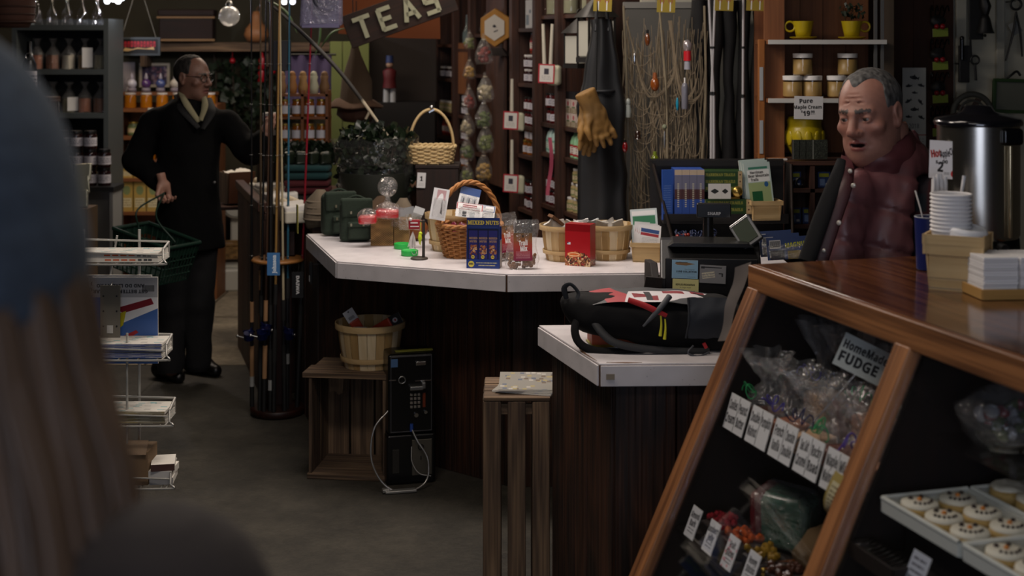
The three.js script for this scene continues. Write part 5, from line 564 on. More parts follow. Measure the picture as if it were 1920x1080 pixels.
// doll, mugs and teapot on a dark cupboard far behind
{ const t = thing('dark_cupboard', 'dark cupboard far behind with a pale teapot and red doll', 'cupboard', at(738, 300, 9.85).setY(0)); part(t, 'body', box(0.55, 1.42, 0.3, [0.02, 0.71, -0.1], U, 'y'), M(0x3a2c24, 0.7, { map: shelfT })); part(t, 'hutch_side', box(0.02, 0.5, 0.26, [-0.23, 1.67, -0.1]), M(0x6a6a5c, 0.6)); part(t, 'hutch_back', box(0.5, 0.5, 0.02, [0.04, 1.67, -0.24]), M(0x241a14, 0.7)); part(t, 'ledge', box(0.3, 0.02, 0.12, [0, 1.0, 0.1]), M(0x3a2c24, 0.7, { map: shelfT }));
  const p = t.position; const d = thing('nutcracker_doll', 'red and white figure standing on the dark cupboard', 'figure', p.clone().add(V(-0.03, 1.42, -0.02))); part(d, 'legs', [cyl(0.02, 0.022, 0.1, 10, [-0.024, 0.05, 0]), cyl(0.02, 0.022, 0.1, 10, [0.024, 0.05, 0])], M(0xb0b4b8, 0.6)); part(d, 'coat', lathe([[0.05, 0.1], [0.042, 0.16], [0.05, 0.22], [0.02, 0.24]], 14), M(0x5a141a, 0.6)); part(d, 'head', sph(0.026, 12, [0, 0.265, 0]), M(0xa88a74, 0.6)); part(d, 'hat', cyl(0.024, 0.028, 0.05, 12, [0, 0.305, 0]), M(0x2a3a6a, 0.5));
  const q = thing('silver_teapot', 'pale metal teapot gleaming on the dark cupboard ledge', 'teapot', p.clone().add(V(0.0, 1.01, 0.1))); part(q, 'body', lathe([[0, 0], [0.035, 0], [0.05, 0.03], [0.045, 0.06], [0.02, 0.075], [0, 0.08]], 18), M(0x9a9a94, 0.3, { metalness: 0.7 })); part(q, 'spout', tube([[0.04, 0.03, 0], [0.065, 0.045, 0], [0.08, 0.075, 0]], 0.008, 8, 6), M(0x9a9a94, 0.3, { metalness: 0.7 })); part(q, 'knob', sph(0.008, 8, [0, 0.086, 0]), M(0x9a9a94, 0.3, { metalness: 0.7 })); }
for (let i = 0; i < 5; i++) { const t = thing('hanging_utensil', i % 2 ? 'bright metal ladle hanging left of the jar shelves' : 'small bright utensil hanging left of the jar shelves', 'utensil', at(758 + i * 9, 108 + (i % 3) * 8, 10.2), 0, i % 2 ? 'ladles left of jar shelves' : 'utensils left of jar shelves'); part(t, 'shaft', bar([0, 0, 0], [0, 0.1, 0], 0.004), chrome); part(t, 'bowl', sph(0.016, 10, [0, -0.012, 0], [1, 1.2, 0.6]), chrome); part(t, 'hanger', bar([0, 0.1, 0], [0, 1.2, 0], 0.0015), darkMetal); }
// long bamboo pole leaning across
single('bamboo_pole', 'long pole leaning from the rod rack down to wrapped shrubs', 'pole', (() => { const g = limb([at(500, 2, 6.9), at(560, 55, 6.9), at(640, 138, 6.92), at(727, 254, 6.95)], [0.006, 0.011, 0.0105, 0.006], 40, 8); return tint(g, (x, y) => y > 1.55 ? [0.03, 0.026, 0.022] : [0.5, 0.42, 0.3]); })(), M(0xffffff, 0.5, { vertexColors: true }));

// ==== right-hand wall: nets, gear, hutch, tools ============================
const netM = M(0x8a7c66, 0.9);
{ const t = thing('grey_panel', 'plain grey panel door behind the fishing net', 'panel', [0.76, 0, -6.86]); part(t, 'slab', rbox(0.4, 2.02, 0.03, 0.004, [0, 1.01, 0]), M(0x5e5c57, 0.7)); part(t, 'top_trim', box(0.42, 0.03, 0.05, [0, 2.03, 0]), M(0x85837d, 0.7)); }
{ const t = thing('fishing_net', 'tan fishing net draped in swags down the wall', 'net', [0.7, 0, -6.62]); const x0 = -0.17, W = 0.4, g = [], sw = [];
  for (let i = 0; i < 80; i++) { const x = x0 + (i / 79) * W + rnd(-0.006, 0.006), top = 1.98 - 0.2 * rnd(), pts = []; let xx = x; for (let k = 0; k <= 12; k++) { xx += rnd(-0.007, 0.007); pts.push([xx, lerp(top, 0.98, k / 12), rnd(-0.03, 0.03)]); } g.push(tube(pts, rnd(0.0012, 0.0024), 24, 4)); }
  for (let i = 0; i < 46; i++) { const a = rnd(), y = rnd(1.0, 1.85), w = rnd(0.06, 0.2), x = x0 + a * (W - w), dp = rnd(0.04, 0.16); sw.push(tube([[x, y, 0.02], [x + w * 0.3, y - dp, 0.035], [x + w * 0.7, y - dp, 0.03], [x + w, y + rnd(-0.03, 0.05), 0.02]], 0.0016, 14, 4)); }
  for (let k = 0; k < 3; k++) { const xs = [[-0.16, 0.06], [0.05, 0.17], [0.04, 0.2]][k]; for (let j = 0; j < 5; j++) sw.push(tube([[xs[0] + rnd(0.01), 1.95, 0.03], [(xs[0] + xs[1]) / 2 - 0.02 + rnd(0.02), 1.62 - rnd(0.05), 0.04], [xs[1], 1.66 - k * 0.03 + rnd(0.03), 0.04], [xs[1] + 0.03, 1.9, 0.03]], 0.0016, 20, 4)); }
  part(t, 'strands', g, netM).userData.kind = 'stuff'; part(t, 'swags', sw, netM).userData.kind = 'stuff'; const rp = []; for (const [a, b] of [[0.215, 0.2], [0.0, 0.04], [-0.17, -0.165]]) rp.push(tube([[a, 2.02, 0.03], [(a + b) / 2 + 0.012, 1.6, 0.04], [b, 1.2, 0.03], [b + 0.01, 0.96, 0.03]], 0.006, 30, 6)); part(t, 'rope', rp, M(0x857a64, 0.9)); }
const fl = (u, v, d, name, label, parts_) => { const t = thing(name, label, name.includes('lure') ? 'lure' : 'float', at(u, v, d)); for (const [n, g, m] of parts_) part(t, n, g, m); part(t, 'hanging_line', bar([0, 0.02, 0], [0, 0.07, d - 6.62], 0.0012, 4), netM); return t; };
fl(1228, 158, 6.5, 'glass_float', 'amber glass float caught in the middle of the net', [['bulb', sph(0.022, 14, [0, 0, 0], [1, 1.5, 1]), M(0xa85a24, 0.08, { transmission: 0.4, thickness: 0, clearcoat: 1 })], ['neck', cyl(0.008, 0.012, 0.03, 10, [0, 0.04, 0]), M(0x8a4a20, 0.3)]]);
fl(1214, 74, 6.5, 'glass_float', 'brown glass float high in the net', [['bulb', sph(0.013, 12, [0, 0, 0], [1, 2.4, 1]), M(0x6a3a1c, 0.1, { clearcoat: 1 })], ['cap', cyl(0.006, 0.006, 0.02, 8, [0, 0.035, 0]), darkMetal]]);
fl(1289, 100, 6.45, 'fishing_float', 'red and clear plastic float with foil head hung right of the net', [['foil_head', crumple(sph(0.022, 12, [0, 0.035, 0], [1, 1.4, 1]), 0.004, 80), M(0xb8b0b0, 0.25, { metalness: 0.6 })], ['red_band', cyl(0.018, 0.018, 0.045, 14, [0, -0.012, 0]), M(0xc0202a, 0.35)], ['body', cyl(0.014, 0.016, 0.04, 14, [0, -0.055, 0]), M(0x9a9aa4, 0.3)]]);
fl(1284, 180, 6.45, 'fishing_float', 'long pale grey plastic tube float under the red one', [['tube', lathe([[0, -0.06], [0.015, -0.06], [0.016, 0.04], [0.01, 0.06], [0, 0.06]], 14), M(0x8a8a96, 0.25, { transmission: 0.3, thickness: 0 })], ['tip', cyl(0.004, 0.004, 0.03, 8, [0, 0.07, 0]), white]]);
fl(1270, 195, 6.45, 'minnow_lure', 'bright blue minnow lure hung on the net', [['body', sph(0.007, 10, [0, 0, 0], [1, 4.5, 1]), M(0x1f8aa8, 0.25)], ['hook', torus(0.006, 0.0012, [0, -0.036, 0], U, 10, 5, 4.5), steel]]);
fl(1178, 200, 6.5, 'plastic_lure', 'pale grey plastic squid lure at the net edge', [['head', sph(0.012, 10, [0, 0.02, 0], [1, 1.6, 1]), M(0x8a908c, 0.3)], ['skirt', lathe([[0.01, 0.01], [0.016, -0.02], [0.012, -0.05]], 10), M(0x8a908c, 0.4)]]);
fl(1190, 110, 6.5, 'spoon_lure', 'bright metal spoon lure high on the left of net', [['spoon', sph(0.006, 10, [0, 0, 0], [1.2, 4.5, 0.4]), chrome], ['ring', torus(0.004, 0.001, [0, 0.032, 0]), steel]]);
fl(1228, 300, 6.45, 'glass_float', 'yellow-green glass float low in the net', [['bulb', sph(0.02, 14, [0, 0, 0], [1, 1.3, 1]), M(0x7a8a1c, 0.08, { transmission: 0.4, thickness: 0, clearcoat: 1 })], ['neck', cyl(0.008, 0.01, 0.02, 10, [0, 0.03, 0]), M(0x6a7a1c, 0.3)]]);
fl(1196, 252, 6.45, 'bell_lure', 'small dark bell lure with a bright glint in the net', [['bell', lathe([[0, 0.02], [0.012, 0.014], [0.014, -0.012], [0.018, -0.02]], 14), M(0x2a1a14, 0.15, { clearcoat: 1 })], ['clapper', sph(0.005, 8, [0, -0.022, 0]), chrome]]);
fl(1172, 276, 6.45, 'glass_float', 'deep red glass float at the left edge of the net', [['bulb', sph(0.014, 12, [0, 0, 0], [1, 1.8, 1]), M(0x7a1014, 0.08, { clearcoat: 1 })], ['cap', cyl(0.006, 0.006, 0.012, 8, [0, 0.028, 0]), darkMetal]]);
fl(1246, 262, 6.45, 'spoon_lure', 'long thin silver spoon lure low on the net rope', [['spoon', sph(0.006, 10, [0, 0, 0], [1, 7, 0.5]), steel], ['knot', sph(0.012, 8, [0, 0.06, 0]), M(0x7a8068, 0.7)]]);
// black wading apron
{ const t = thing('wading_apron', 'long black rubber wading apron hanging left of the net', 'apron', at(1128, 150, 6.5).setY(0)); const ap = M(0x0d0f12, 0.55); part(t, 'bib', crumple(sheet((u, v) => { const w = lerp(0.05, 0.115, sstep(0, 0.45, v)), a = (u - 0.5) * PI * 0.9; return [Math.sin(a) * w, 1.95 - v * 1.05, Math.cos(a) * 0.05 + Math.sin(u * 16) * 0.006]; }, 24, 26), 0.01, 9), ap); part(t, 'waist_band', torus(0.06, 0.008, [0, 1.62, 0.01], [PI / 2, 0, 0], 20), M(0x1c1e22, 0.6)); part(t, 'strap', [tube([[-0.03, 1.9, 0.03], [-0.02, 2.05, 0], [0, 2.2, -0.02]], 0.008, 10, 6), tube([[0.03, 1.9, 0.03], [0.02, 2.05, 0], [0, 2.2, -0.02]], 0.008, 10, 6)], M(0x1c1e22, 0.6)); part(t, 'strap_hook', tube([[0, 2.2, -0.02], [0, 2.5, -0.03], [0, 3.05, -0.03]], 0.003, 6, 5), darkMetal); }
// leather gloves
function glove(pos, rot, sc, label) { const seg = [[[0, 0.17, 0], [0, 0.06, 0], 0.048, 0.042], [[-0.02, 0.05, 0], [-0.02, 0.0, 0], 0.034, 0.034], [[0.02, 0.05, 0], [0.02, 0.0, 0], 0.034, 0.034]]; const fg = [[-0.034, -0.065, -0.044], [-0.012, -0.085, -0.016], [0.012, -0.085, 0.018], [0.035, -0.07, 0.05]]; const fs = seg.map(s => capsule(...s)); const fin = fg.map(([x, y, x2]) => union([capsule([x, 0.0, 0], [(x + x2) / 2, y * 0.55, 0.008], 0.0145, 0.0135), capsule([(x + x2) / 2, y * 0.55, 0.008], [x2, y, 0.004], 0.0135, 0.011)], 0.006)); const th = union([capsule([-0.035, 0.06, 0.01], [-0.066, 0.015, 0.022], 0.018, 0.015), capsule([-0.066, 0.015, 0.022], [-0.068, -0.025, 0.026], 0.015, 0.011)], 0.008); const palm = union(fs, 0.03);
  const f = (x, y, z) => { const zz = z * 1.5; let d = palm(x, y, zz); for (const k of fin) d = smin(d, k(x, y, z), 0.008); d = smin(d, th(x, y, z), 0.012); return Math.max(d * 0.75 + 0.0025 * noise3(x * 60, y * 45, z * 60), y - 0.17); };
  const m = single('leather_glove', label, 'glove', field(f, [-0.1, -0.115, -0.06], [0.09, 0.24, 0.06], 0.005), M(0xffffff, 0.7, { map: dataTex(128, (u, v) => { const a = 0.75 + 0.4 * tnoise(u * 12, v * 12, 12, 12, 77); return [124 * a, 91 * a, 42 * a]; }) }), pos, rot); m.scale.setScalar(sc); return m; }
glove(at(1124, 238, 6.32), [0, 0.35, 0.42], 1.05, 'tan leather work glove hanging in front with spread fingers'); glove(at(1100, 252, 6.38), [0, 0.8, -0.1], 1.05, 'tan leather work glove hanging behind the other one');
single('glove_cord', 'thin cord from which the leather gloves hang', 'cord', [bar(at(1118, 170, 6.4), at(1120, 40, 6.4), 0.003), bar(at(1120, 40, 6.4), at(1120, -260, 6.4), 0.003)], darkMetal);
// black waders and rods to the right of the net
for (let i = 0; i < 5; i++) { const t = thing('hanging_waders', 'black waders hanging in the dark gap beside the net', 'waders', [0.9 + i * 0.072, 0, -6.68], 0.1 * (i % 2), 'black waders on the wall'); part(t, 'legs', crumple(sheet((u, v) => { const a = u * 2 * PI, r = 0.034 + 0.01 * Math.sin(v * 8 + i); return [Math.cos(a) * r, 2.05 - v * 1.2, Math.sin(a) * r * 1.3]; }, 16, 18), 0.008, 12, i), M(0x08080a, 0.8)); part(t, 'strap', bar([0, 2.04, 0], [0, 2.5, 0], 0.012, 6), M(0x101014, 0.8)); part(t, 'hanger', bar([0, 2.5, 0], [0, 3.06, 0], 0.003), darkMetal); }
for (const [a, b, l] of [[[1328, -30], [1338, 175], 'slim white pole crossing another in the dark gap'], [[1342, -30], [1334, 175], 'slim white pole behind a crossing one in the dark gap'], [[1394, -30], [1393, 180], 'single slim white pole beside the wooden hutch']]) { const t = thing('white_pole', l, 'pole', [0, 0, 0]); const A = at(...a, 6.45), B = at(...b, 6.45), C = at(b[0] * 1 + (b[0] - a[0]) * 0.05, 318, 6.45); part(t, 'upper', bar(A, B, 0.006, 8, 0.006), M(0xb0aeb0, 0.4)); part(t, 'lower', bar(B, C, 0.0075, 8), M(0xb0aeb0, 0.4)); part(t, 'ferrule', [bar(at(b[0], b[1] - 3, 6.45), at(b[0], b[1] + 3, 6.45), 0.011, 8), bar(at(lerp(a[0], b[0], 0.58), 87, 6.45), at(lerp(a[0], b[0], 0.58), 91, 6.45), 0.009, 8)], black); part(t, 'butt', bar(C, V(C.x, 0.96, C.z), 0.008, 8), black); }
const yellowCard = print(96, 64, (g, w, h) => { g.fillStyle = '#94802a'; g.fillRect(0, 0, w, h); g.strokeStyle = '#8a3a3a'; g.lineWidth = 4; for (const x of [26, 70]) { g.beginPath(); g.arc(x, 20, 9, 0, 7); g.stroke(); g.fillStyle = '#d8d8d8'; g.fillRect(x - 3, 24, 6, 36); } }, 0.6);
for (const [u, v, l] of [[1130, 6, 'yellow header card above the black apron'], [1249, 8, 'yellow header card above the net'], [1358, 5, 'yellow header card above the white poles'], [1417, 5, 'yellow header card beside the hutch top']]) { const t = thing('header_card', l, 'card', at(u, v, 6.4)); addPrinted(t, 'card', 0.085, 0.075, 0.003, yellowCard, M(0x9a8624, 0.7), [0, 0, 0], [0.1, 0, -0.03]); part(t, 'peg', bar([0, 0.03, 0], [0, 0.03, -0.45], 0.003), steel); }
// hutch
const HF = V(1.145, 0, -6.2), HW = 0.54;
{ const t = thing('wooden_hutch', 'brown plywood hutch with white-edged shelves of maple jars', 'hutch', HF); for (let i = 0; i < 5; i++) part(t, 'back_board', box(HW / 5 - 0.003, 2.5, 0.015, [(i + 0.5) * HW / 5, 1.25, -0.36], U, 'y'), ply); part(t, 'side', box(0.09, 2.5, 0.02, [0.045, 1.25, -0.1], U, 'y'), ply); part(t, 'side', box(0.02, 2.5, 0.26, [0.085, 1.25, -0.23], U, 'y'), ply); part(t, 'left_trim', rbox(0.028, 0.62, 0.03, 0.003, [-0.02, 1.55, -0.06], U, 'y'), M(0xb07844, 0.6, { map: pineT })); part(t, 'left_trim', rbox(0.02, 1.25, 0.03, 0.003, [-0.018, 0.62, -0.06], U, 'y'), ply); const steelP = M(0x6a6a68, 0.5, { metalness: 0.4 }); part(t, 'standard', [box(0.014, 2.5, 0.012, [0.485, 1.25, -0.02]), box(0.014, 2.5, 0.012, [0.515, 1.25, -0.02])], steelP); part(t, 'right_post', rbox(0.05, 2.5, 0.05, 0.003, [0.56, 1.25, -0.1], U, 'y'), M(0x5a4c3c, 0.7));
  for (const [y, w] of [[1.857, 0.53], [1.595, 0.53], [1.327, 0.085]]) { part(t, 'shelf', box(w, 0.018, 0.34, [w / 2, y - 0.009, -0.17], U, 'x'), ply); part(t, 'shelf_edge', rbox(w, 0.02, 0.006, 0.001, [w / 2, y - 0.009, 0.003]), M(0xc9c8c4, 0.5)); } part(t, 'shelf', box(0.45, 0.018, 0.3, [0.31, 1.318, -0.19], U, 'x'), shelfWood); for (const y of [1.66, 1.42]) part(t, 'fish_card', rbox(0.016, 0.15, 0.003, 0.001, [-0.022, y, -0.043]), M(0xa0a4a8, 0.7)); }
const hx = (u, y, dz = 0.1) => V((u - 960) * (6.2 + dz) / FOCAL, y, -6.2 - dz);
const yel = M(0xb5a018, 0.35);
for (const [u, s, l] of [[1506, -1, 'large yellow teacup on saucer with its handle to the left'], [1597, 1, 'large yellow teacup planter with its handle towards the metal strip']]) { const t = thing('yellow_teacup', l, 'cup', hx(u, 1.858)); part(t, 'saucer', lathe([[0, 0], [0.04, 0.0], [0.062, 0.01], [0.06, 0.014], [0, 0.008]], 24), yel); part(t, 'cup', lathe([[0, 0.01], [0.032, 0.012], [0.038, 0.04], [0.047, 0.085], [0.044, 0.085], [0.034, 0.04], [0, 0.02]], 24), yel); part(t, 'handle', torus(0.022, 0.005, [s * 0.06, 0.06, 0], U, 20, 8), yel); if (s > 0) { const L = []; for (let i = 0; i < 60; i++) L.push(place(new THREE.PlaneGeometry(0.012, 0.024), [rnd(-0.05, 0.05), 0.1 + rnd(0.06), rnd(-0.03, 0.03)], [rnd(3), rnd(3), rnd(3)])); part(t, 'plant', L, M(0x1f2a1c, 0.5)).userData.kind = 'stuff'; part(t, 'soil', cyl(0.04, 0.04, 0.01, 16, [0, 0.078, 0]), M(0x20180f, 0.9)); } }
const mjar = proto('maple', () => { const t = thing('maple_jar', '', 'jar', [0, 0, 0]); part(t, 'cream', lathe([[0, 0.002], [0.04, 0.002], [0.043, 0.01], [0.043, 0.072], [0, 0.072]], 24), M(0xa88a52, 0.4)); part(t, 'glass', lathe([[0, 0], [0.042, 0], [0.0455, 0.008], [0.0455, 0.078], [0.042, 0.085]], 24), clearGlass); part(t, 'lid', lathe([[0.044, 0.08], [0.045, 0.098], [0.043, 0.1], [0, 0.1]], 24), white); return t; });
for (const [u, r] of [[1486, 0], [1523, 0], [1569, 0]]) mjar(hx(u, 1.596, 0.08), 0, 'jar of maple cream in the lower row on the hutch shelf', 'lower maple cream jars'); mjar(hx(1505, 1.697, 0.08), 0, 'jar of maple cream stacked above the price sign', null); mjar(hx(1589, 1.697, 0.08), 0, 'jar of maple cream stacked behind the shopkeeper', null); mjar(hx(1606, 1.596, 0.08), 0, 'jar of maple cream half hidden behind the shopkeeper', null);
onePrinted('price_sign', 'handwritten white sign reading Pure Maple Cream on hutch shelf', 'sign', null, 0.128, 0.102, 0.003, print(320, 256, (g, w, h) => { g.fillStyle = '#d6d5d6'; g.fillRect(0, 0, w, h); hand(g, 'Pure', 130, 54, 66, -0.06, '#121216', 'sans-serif', 'bold ', 1.05); hand(g, 'Maple Cream', 150, 122, 54, -0.03, '#121216', 'sans-serif', 'bold ', 0.92); hand(g, '$', 86, 172, 32, 0); hand(g, '19', 138, 192, 76, -0.08); hand(g, '99', 208, 174, 40, -0.05); g.strokeStyle = '#121216'; g.lineWidth = 4; g.beginPath(); g.moveTo(186, 200); g.lineTo(236, 196); g.stroke(); }, 0.7), paperSide, V((1516 - 960) * 6.17 / FOCAL, EYE - (202 - 78) * 6.17 / FOCAL, -6.17), [0, 0, -0.02]);
{ const t = thing('yellow_pot', 'round yellow glazed pot with raised petals on hutch', 'pot', hx(1508, 1.328, 0.13)); part(t, 'pot', lathe([[0, 0], [0.05, 0], [0.06, 0.01], [0.088, 0.06], [0.092, 0.1], [0.08, 0.13], [0.076, 0.14], [0.08, 0.165], [0.074, 0.17]], 30), yel); for (let i = 0; i < 12; i++) { const a = i / 12 * 2 * PI; part(t, 'petal', sph(0.022, 10, [0, 0, 0], [0.9, 1.6, 0.35]), yel, [Math.sin(a) * 0.088, 0.085, Math.cos(a) * 0.088], [0, a, 0]); } part(t, 'lid', lathe([[0.074, 0.168], [0.07, 0.178], [0.02, 0.186], [0, 0.19]], 24), yel); }
const cdM = print(96, 128, (g, w, h) => { g.fillStyle = '#23251f'; g.fillRect(0, 0, w, h); for (let i = 0; i < 500; i++) { g.fillStyle = ['#4a5044', '#5e645a', '#181a16'][i % 3]; g.fillRect(rnd(w), rnd(h), 3, 3); } g.fillStyle = '#8a8c84'; g.fillRect(0, 0, 5, h); }, 0.4);
for (let i = 0; i < 4; i++) onePrinted('patterned_box', i === 3 ? 'wide dark speckled box at the end of the row on hutch' : 'slim dark speckled box before the yellow pot', 'box', i === 3 ? null : 'slim speckled boxes', i === 3 ? 0.066 : 0.03, 0.085, 0.03, cdM, M(0x2a2c28, 0.5), V((1492 + i * 11.8 + (i === 3 ? 9 : 0) - 960) * 6.17 / FOCAL, 1.328 + 0.0425, -6.17));
// cubby with packets
const pktM = print(96, 96, (g, w, h) => { g.fillStyle = '#2c4070'; g.fillRect(0, 0, w, h); g.fillStyle = '#9aa02e'; g.fillRect(10, 10, 76, 22); g.fillStyle = '#6f88b4'; g.fillRect(14, 44, 40, 40); g.fillStyle = '#c9ccd2'; g.fillRect(60, 70, 24, 14); }, 0.35);
{ const t = thing('packet_cubby', 'dark wooden cubby of blue packets below the yellow pot', 'cubby', V((1530 - 960) * 6.12 / FOCAL, 0, -6.12)); const W = 0.26; for (const x of [-W / 2, -0.015, W / 2]) part(t, 'divider', box(0.02, 1.3, 0.11, [x, 0.65, -0.055], U, 'y'), shelfWood); for (const y of [1.32, 1.2, 1.04, 0.88, 0.7]) part(t, 'shelf', box(W, 0.016, 0.11, [0, y - 0.008, -0.055], U, 'x'), shelfWood); part(t, 'back', box(W, 1.3, 0.01, [0, 0.65, -0.11]), shelfWood);
  for (const [y, n] of [[1.2, 2], [1.04, 3], [0.88, 3]]) for (let i = 0; i < n; i++) onePrinted('hook_packet', ['', '', 'blue packet with yellow header in the top cubby row', 'blue packet with yellow header in a lower cubby row'][n], 'packet', n === 2 ? 'packets in the top cubby row' : 'packets in the lower cubby rows', 0.055, 0.07, 0.016, pktM, M(0x22345c, 0.5), V(t.position.x - 0.085 + i * (n === 2 ? 0.13 : 0.062) + (n === 3 && i === 2 ? 0.03 : 0), y + 0.036, -6.17), [-0.1, 0, 0]);
  single('black_cord_coil', 'coil of black cord lying in the cubby', 'cord', [torus(0.022, 0.004, [0, 0, 0], [0.4, 0, 0]), torus(0.019, 0.004, [0.004, 0.004, 0.004], [0.2, 0.3, 0])], black, V(t.position.x - 0.07, 1.225, -6.145)); }
// wood-panelled strip and calendar
{ const t = new THREE.Group(); t.name = 'wall_panelling'; t.userData.kind = 'structure'; scene.add(t); for (let i = 0; i < 5; i++) part(t, 'panel_board', box(0.098, 2.9, 0.02, [1.74 + i * 0.1, 1.45, -6.885], U, 'y'), M(0x7a6a58, 0.7, { map: plyT })); part(t, 'white_trim', rbox(0.05, 2.9, 0.04, 0.004, [2.225, 1.45, -6.88]), creamWall); part(t, 'white_trim', rbox(0.04, 2.9, 0.03, 0.004, [2.42, 1.45, -6.88]), creamWall); }
onePrinted('fish_calendar', 'long white 2018 calendar printed with black fish', 'calendar', null, 0.115, 0.44, 0.003, print(200, 768, (g, w, h) => { g.fillStyle = '#c4c4bc'; g.fillRect(0, 0, w, h); const fish = (x, y, s, r) => { g.save(); g.translate(x, y); g.rotate(r); g.fillStyle = '#2a2c30'; g.beginPath(); g.ellipse(0, 0, s, s * 0.45, 0, 0, 7); g.fill(); g.beginPath(); g.moveTo(s * 0.8, 0); g.lineTo(s * 1.4, -s * 0.5); g.lineTo(s * 1.3, s * 0.45); g.fill(); g.beginPath(); g.moveTo(-s * 0.2, -s * 0.3); g.lineTo(s * 0.1, -s * 0.85); g.lineTo(s * 0.5, -s * 0.25); g.fill(); g.fillStyle = '#c4c4bc'; g.beginPath(); g.arc(-s * 0.5, -s * 0.1, s * 0.09, 0, 7); g.fill(); g.restore(); }; for (const [x, y, s, r] of [[96, 84, 34, 0.2], [50, 156, 24, -0.1], [154, 150, 24, 0.3], [100, 214, 20, 0.1], [46, 288, 26, -0.5], [150, 290, 24, 0.9], [98, 358, 30, 0], [48, 420, 22, 0.1], [156, 424, 24, 0.5]]) fish(x, y, s, r); hand(g, '2018', 98, 500, 52, 0, '#3a3a40', 'sans-serif', '', 0.8); g.fillStyle = '#a8443c'; g.fillRect(0, 572, w, 8); for (let r = 0; r < 6; r++) for (let c = 0; c < 7; c++) { g.fillStyle = '#8a8a88'; g.fillRect(14 + c * 26, 606 + r * 24, 10, 8); } }, 0.7), paperSide, at(1714, 211, 6.82));
// garden hand tools on cards
for (let i = 0; i < 4; i++) { const t = thing('hand_rake', ['black hand rake with red grip topmost beside the calendar', 'black hand rake with red grip second beside the calendar', 'black hand rake with red grip and green card third beside the calendar', 'black hand rake with red grip lowest beside the calendar'][i], 'hand rake', at(1757, 40 + i * 62, 6.78)); for (let k = 0; k < 4; k++) part(t, 'tine', tube([[-0.03 + k * 0.02, 0.02, 0], [-0.036 + k * 0.024, 0.06, 0.02], [-0.04 + k * 0.026, 0.075, 0.05], [-0.04 + k * 0.026, 0.05, 0.065]], 0.004, 12, 6), blackGloss); part(t, 'hub', crumple(sph(0.034, 14, [0, 0, 0.012], [1.1, 0.9, 0.7]), 0.006, 40, i), M(0x101010, 0.6)); part(t, 'red_grip', [sph(0.014, 10, [0.018, -0.026, 0.03]), sph(0.013, 10, [-0.01, -0.026, 0.028])], M(0x8e1420, 0.3)); addPrinted(t, 'card', 0.075, 0.04, 0.002, M(0x8a9a3a, 0.7), paperSide, [0.01, -0.055, 0.02], [0.1, 0, 0.06]); part(t, 'hook', bar([0, 0, 0.0], [0, 0, -0.09], 0.004), steel); }
// dim tools on the pale wall
const toolM = M(0x1a1a1a, 0.5);
{ const t = thing('iron_bell', 'dark iron bell figure hanging on the pale wall', 'bell', at(1847, 55, 6.75)); part(t, 'bell', lathe([[0.045, -0.02], [0.036, 0.0], [0.025, 0.05], [0.016, 0.07], [0, 0.075]], 20), toolM); part(t, 'clapper', sph(0.008, 8, [0, -0.03, 0]), toolM); part(t, 'figure', crumple(lathe([[0.014, 0.07], [0.03, 0.11], [0.02, 0.16], [0.03, 0.2], [0.012, 0.25], [0, 0.26]], 14), 0.008, 30), toolM); part(t, 'plate', rbox(0.07, 0.3, 0.008, 0.003, [-0.03, 0.1, -0.04]), toolM); part(t, 'arm', bar([0, 0.24, 0], [0, 0.2, -0.14], 0.006), toolM); }
{ const t = thing('tongs', 'long black iron tongs hanging at the right of pale wall', 'tongs', at(1905, 60, 6.75)); part(t, 'arm', limb([[0.0, 0.1, 0], [-0.014, 0.0, 0], [-0.05, -0.14, 0]], [0.008, 0.01, 0.007], 16, 8, 0.5), toolM); part(t, 'arm', limb([[0.0, 0.1, 0], [0.02, 0.0, 0], [0.03, -0.12, 0]], [0.008, 0.01, 0.007], 16, 8, 0.5), toolM); part(t, 'ring', torus(0.026, 0.006, [0, 0.135, 0]), toolM); part(t, 'paper_tag', box(0.05, 0.06, 0.002, [0.0, 0.02, -0.01], [0, 0, 0.5]), M(0x8a8a86, 0.8)); part(t, 'nail', bar([0, 0.15, 0], [0, 0.15, -0.14], 0.003), steel); }
{ const t = thing('knife_block', 'dark rack of handles and a pointed tool on pale wall', 'tool rack', at(1815, 120, 6.75)); part(t, 'backboard', rbox(0.05, 0.18, 0.02, 0.004, [-0.02, 0.0, 0]), toolM); part(t, 'handle', [cyl(0.01, 0.01, 0.1, 10, [-0.034, 0.07, 0.015]), sph(0.012, 10, [-0.034, 0.125, 0.015])], blackGloss); part(t, 'blade', extr([[-0.01, 0], [0.012, 0], [0.006, 0.11], [0.0, 0.13]], 0.004, [0.006, 0.01, 0.01]), toolM); part(t, 'shears', [torus(0.02, 0.005, [0.03, 0.02, 0.012]), bar([0.03, 0.0, 0.012], [0.035, -0.08, 0.012], 0.006)], toolM); part(t, 'pegs', bar([-0.02, 0, 0], [-0.02, 0, -0.14], 0.004), steel); }
{ const t = thing('round_fan', 'dim grey round fan standing behind the shiny urn', 'fan', at(1823, 212, 6.6)); part(t, 'ring', torus(0.09, 0.014, [0, 0, 0], U, 36, 10), M(0x4c4c46, 0.6)); part(t, 'inner_ring', torus(0.06, 0.006, [0, 0, 0], U, 30), M(0x4c4c46, 0.6)); for (let i = 0; i < 4; i++) part(t, 'blade', box(0.03, 0.07, 0.004), M(0x4a3a34, 0.7), [Math.sin(i * PI / 2 + 0.4) * 0.04, Math.cos(i * PI / 2 + 0.4) * 0.04, -0.005], [0.3, 0, -(i * PI / 2 + 0.4)]); part(t, 'stand', bar([0, -0.09, 0], [0, -1.5, 0], 0.012), M(0x3c3c38, 0.6)); part(t, 'foot', cyl(0.14, 0.15, 0.02, 24, [0, -1.499, 0]), M(0x3c3c38, 0.6)); }
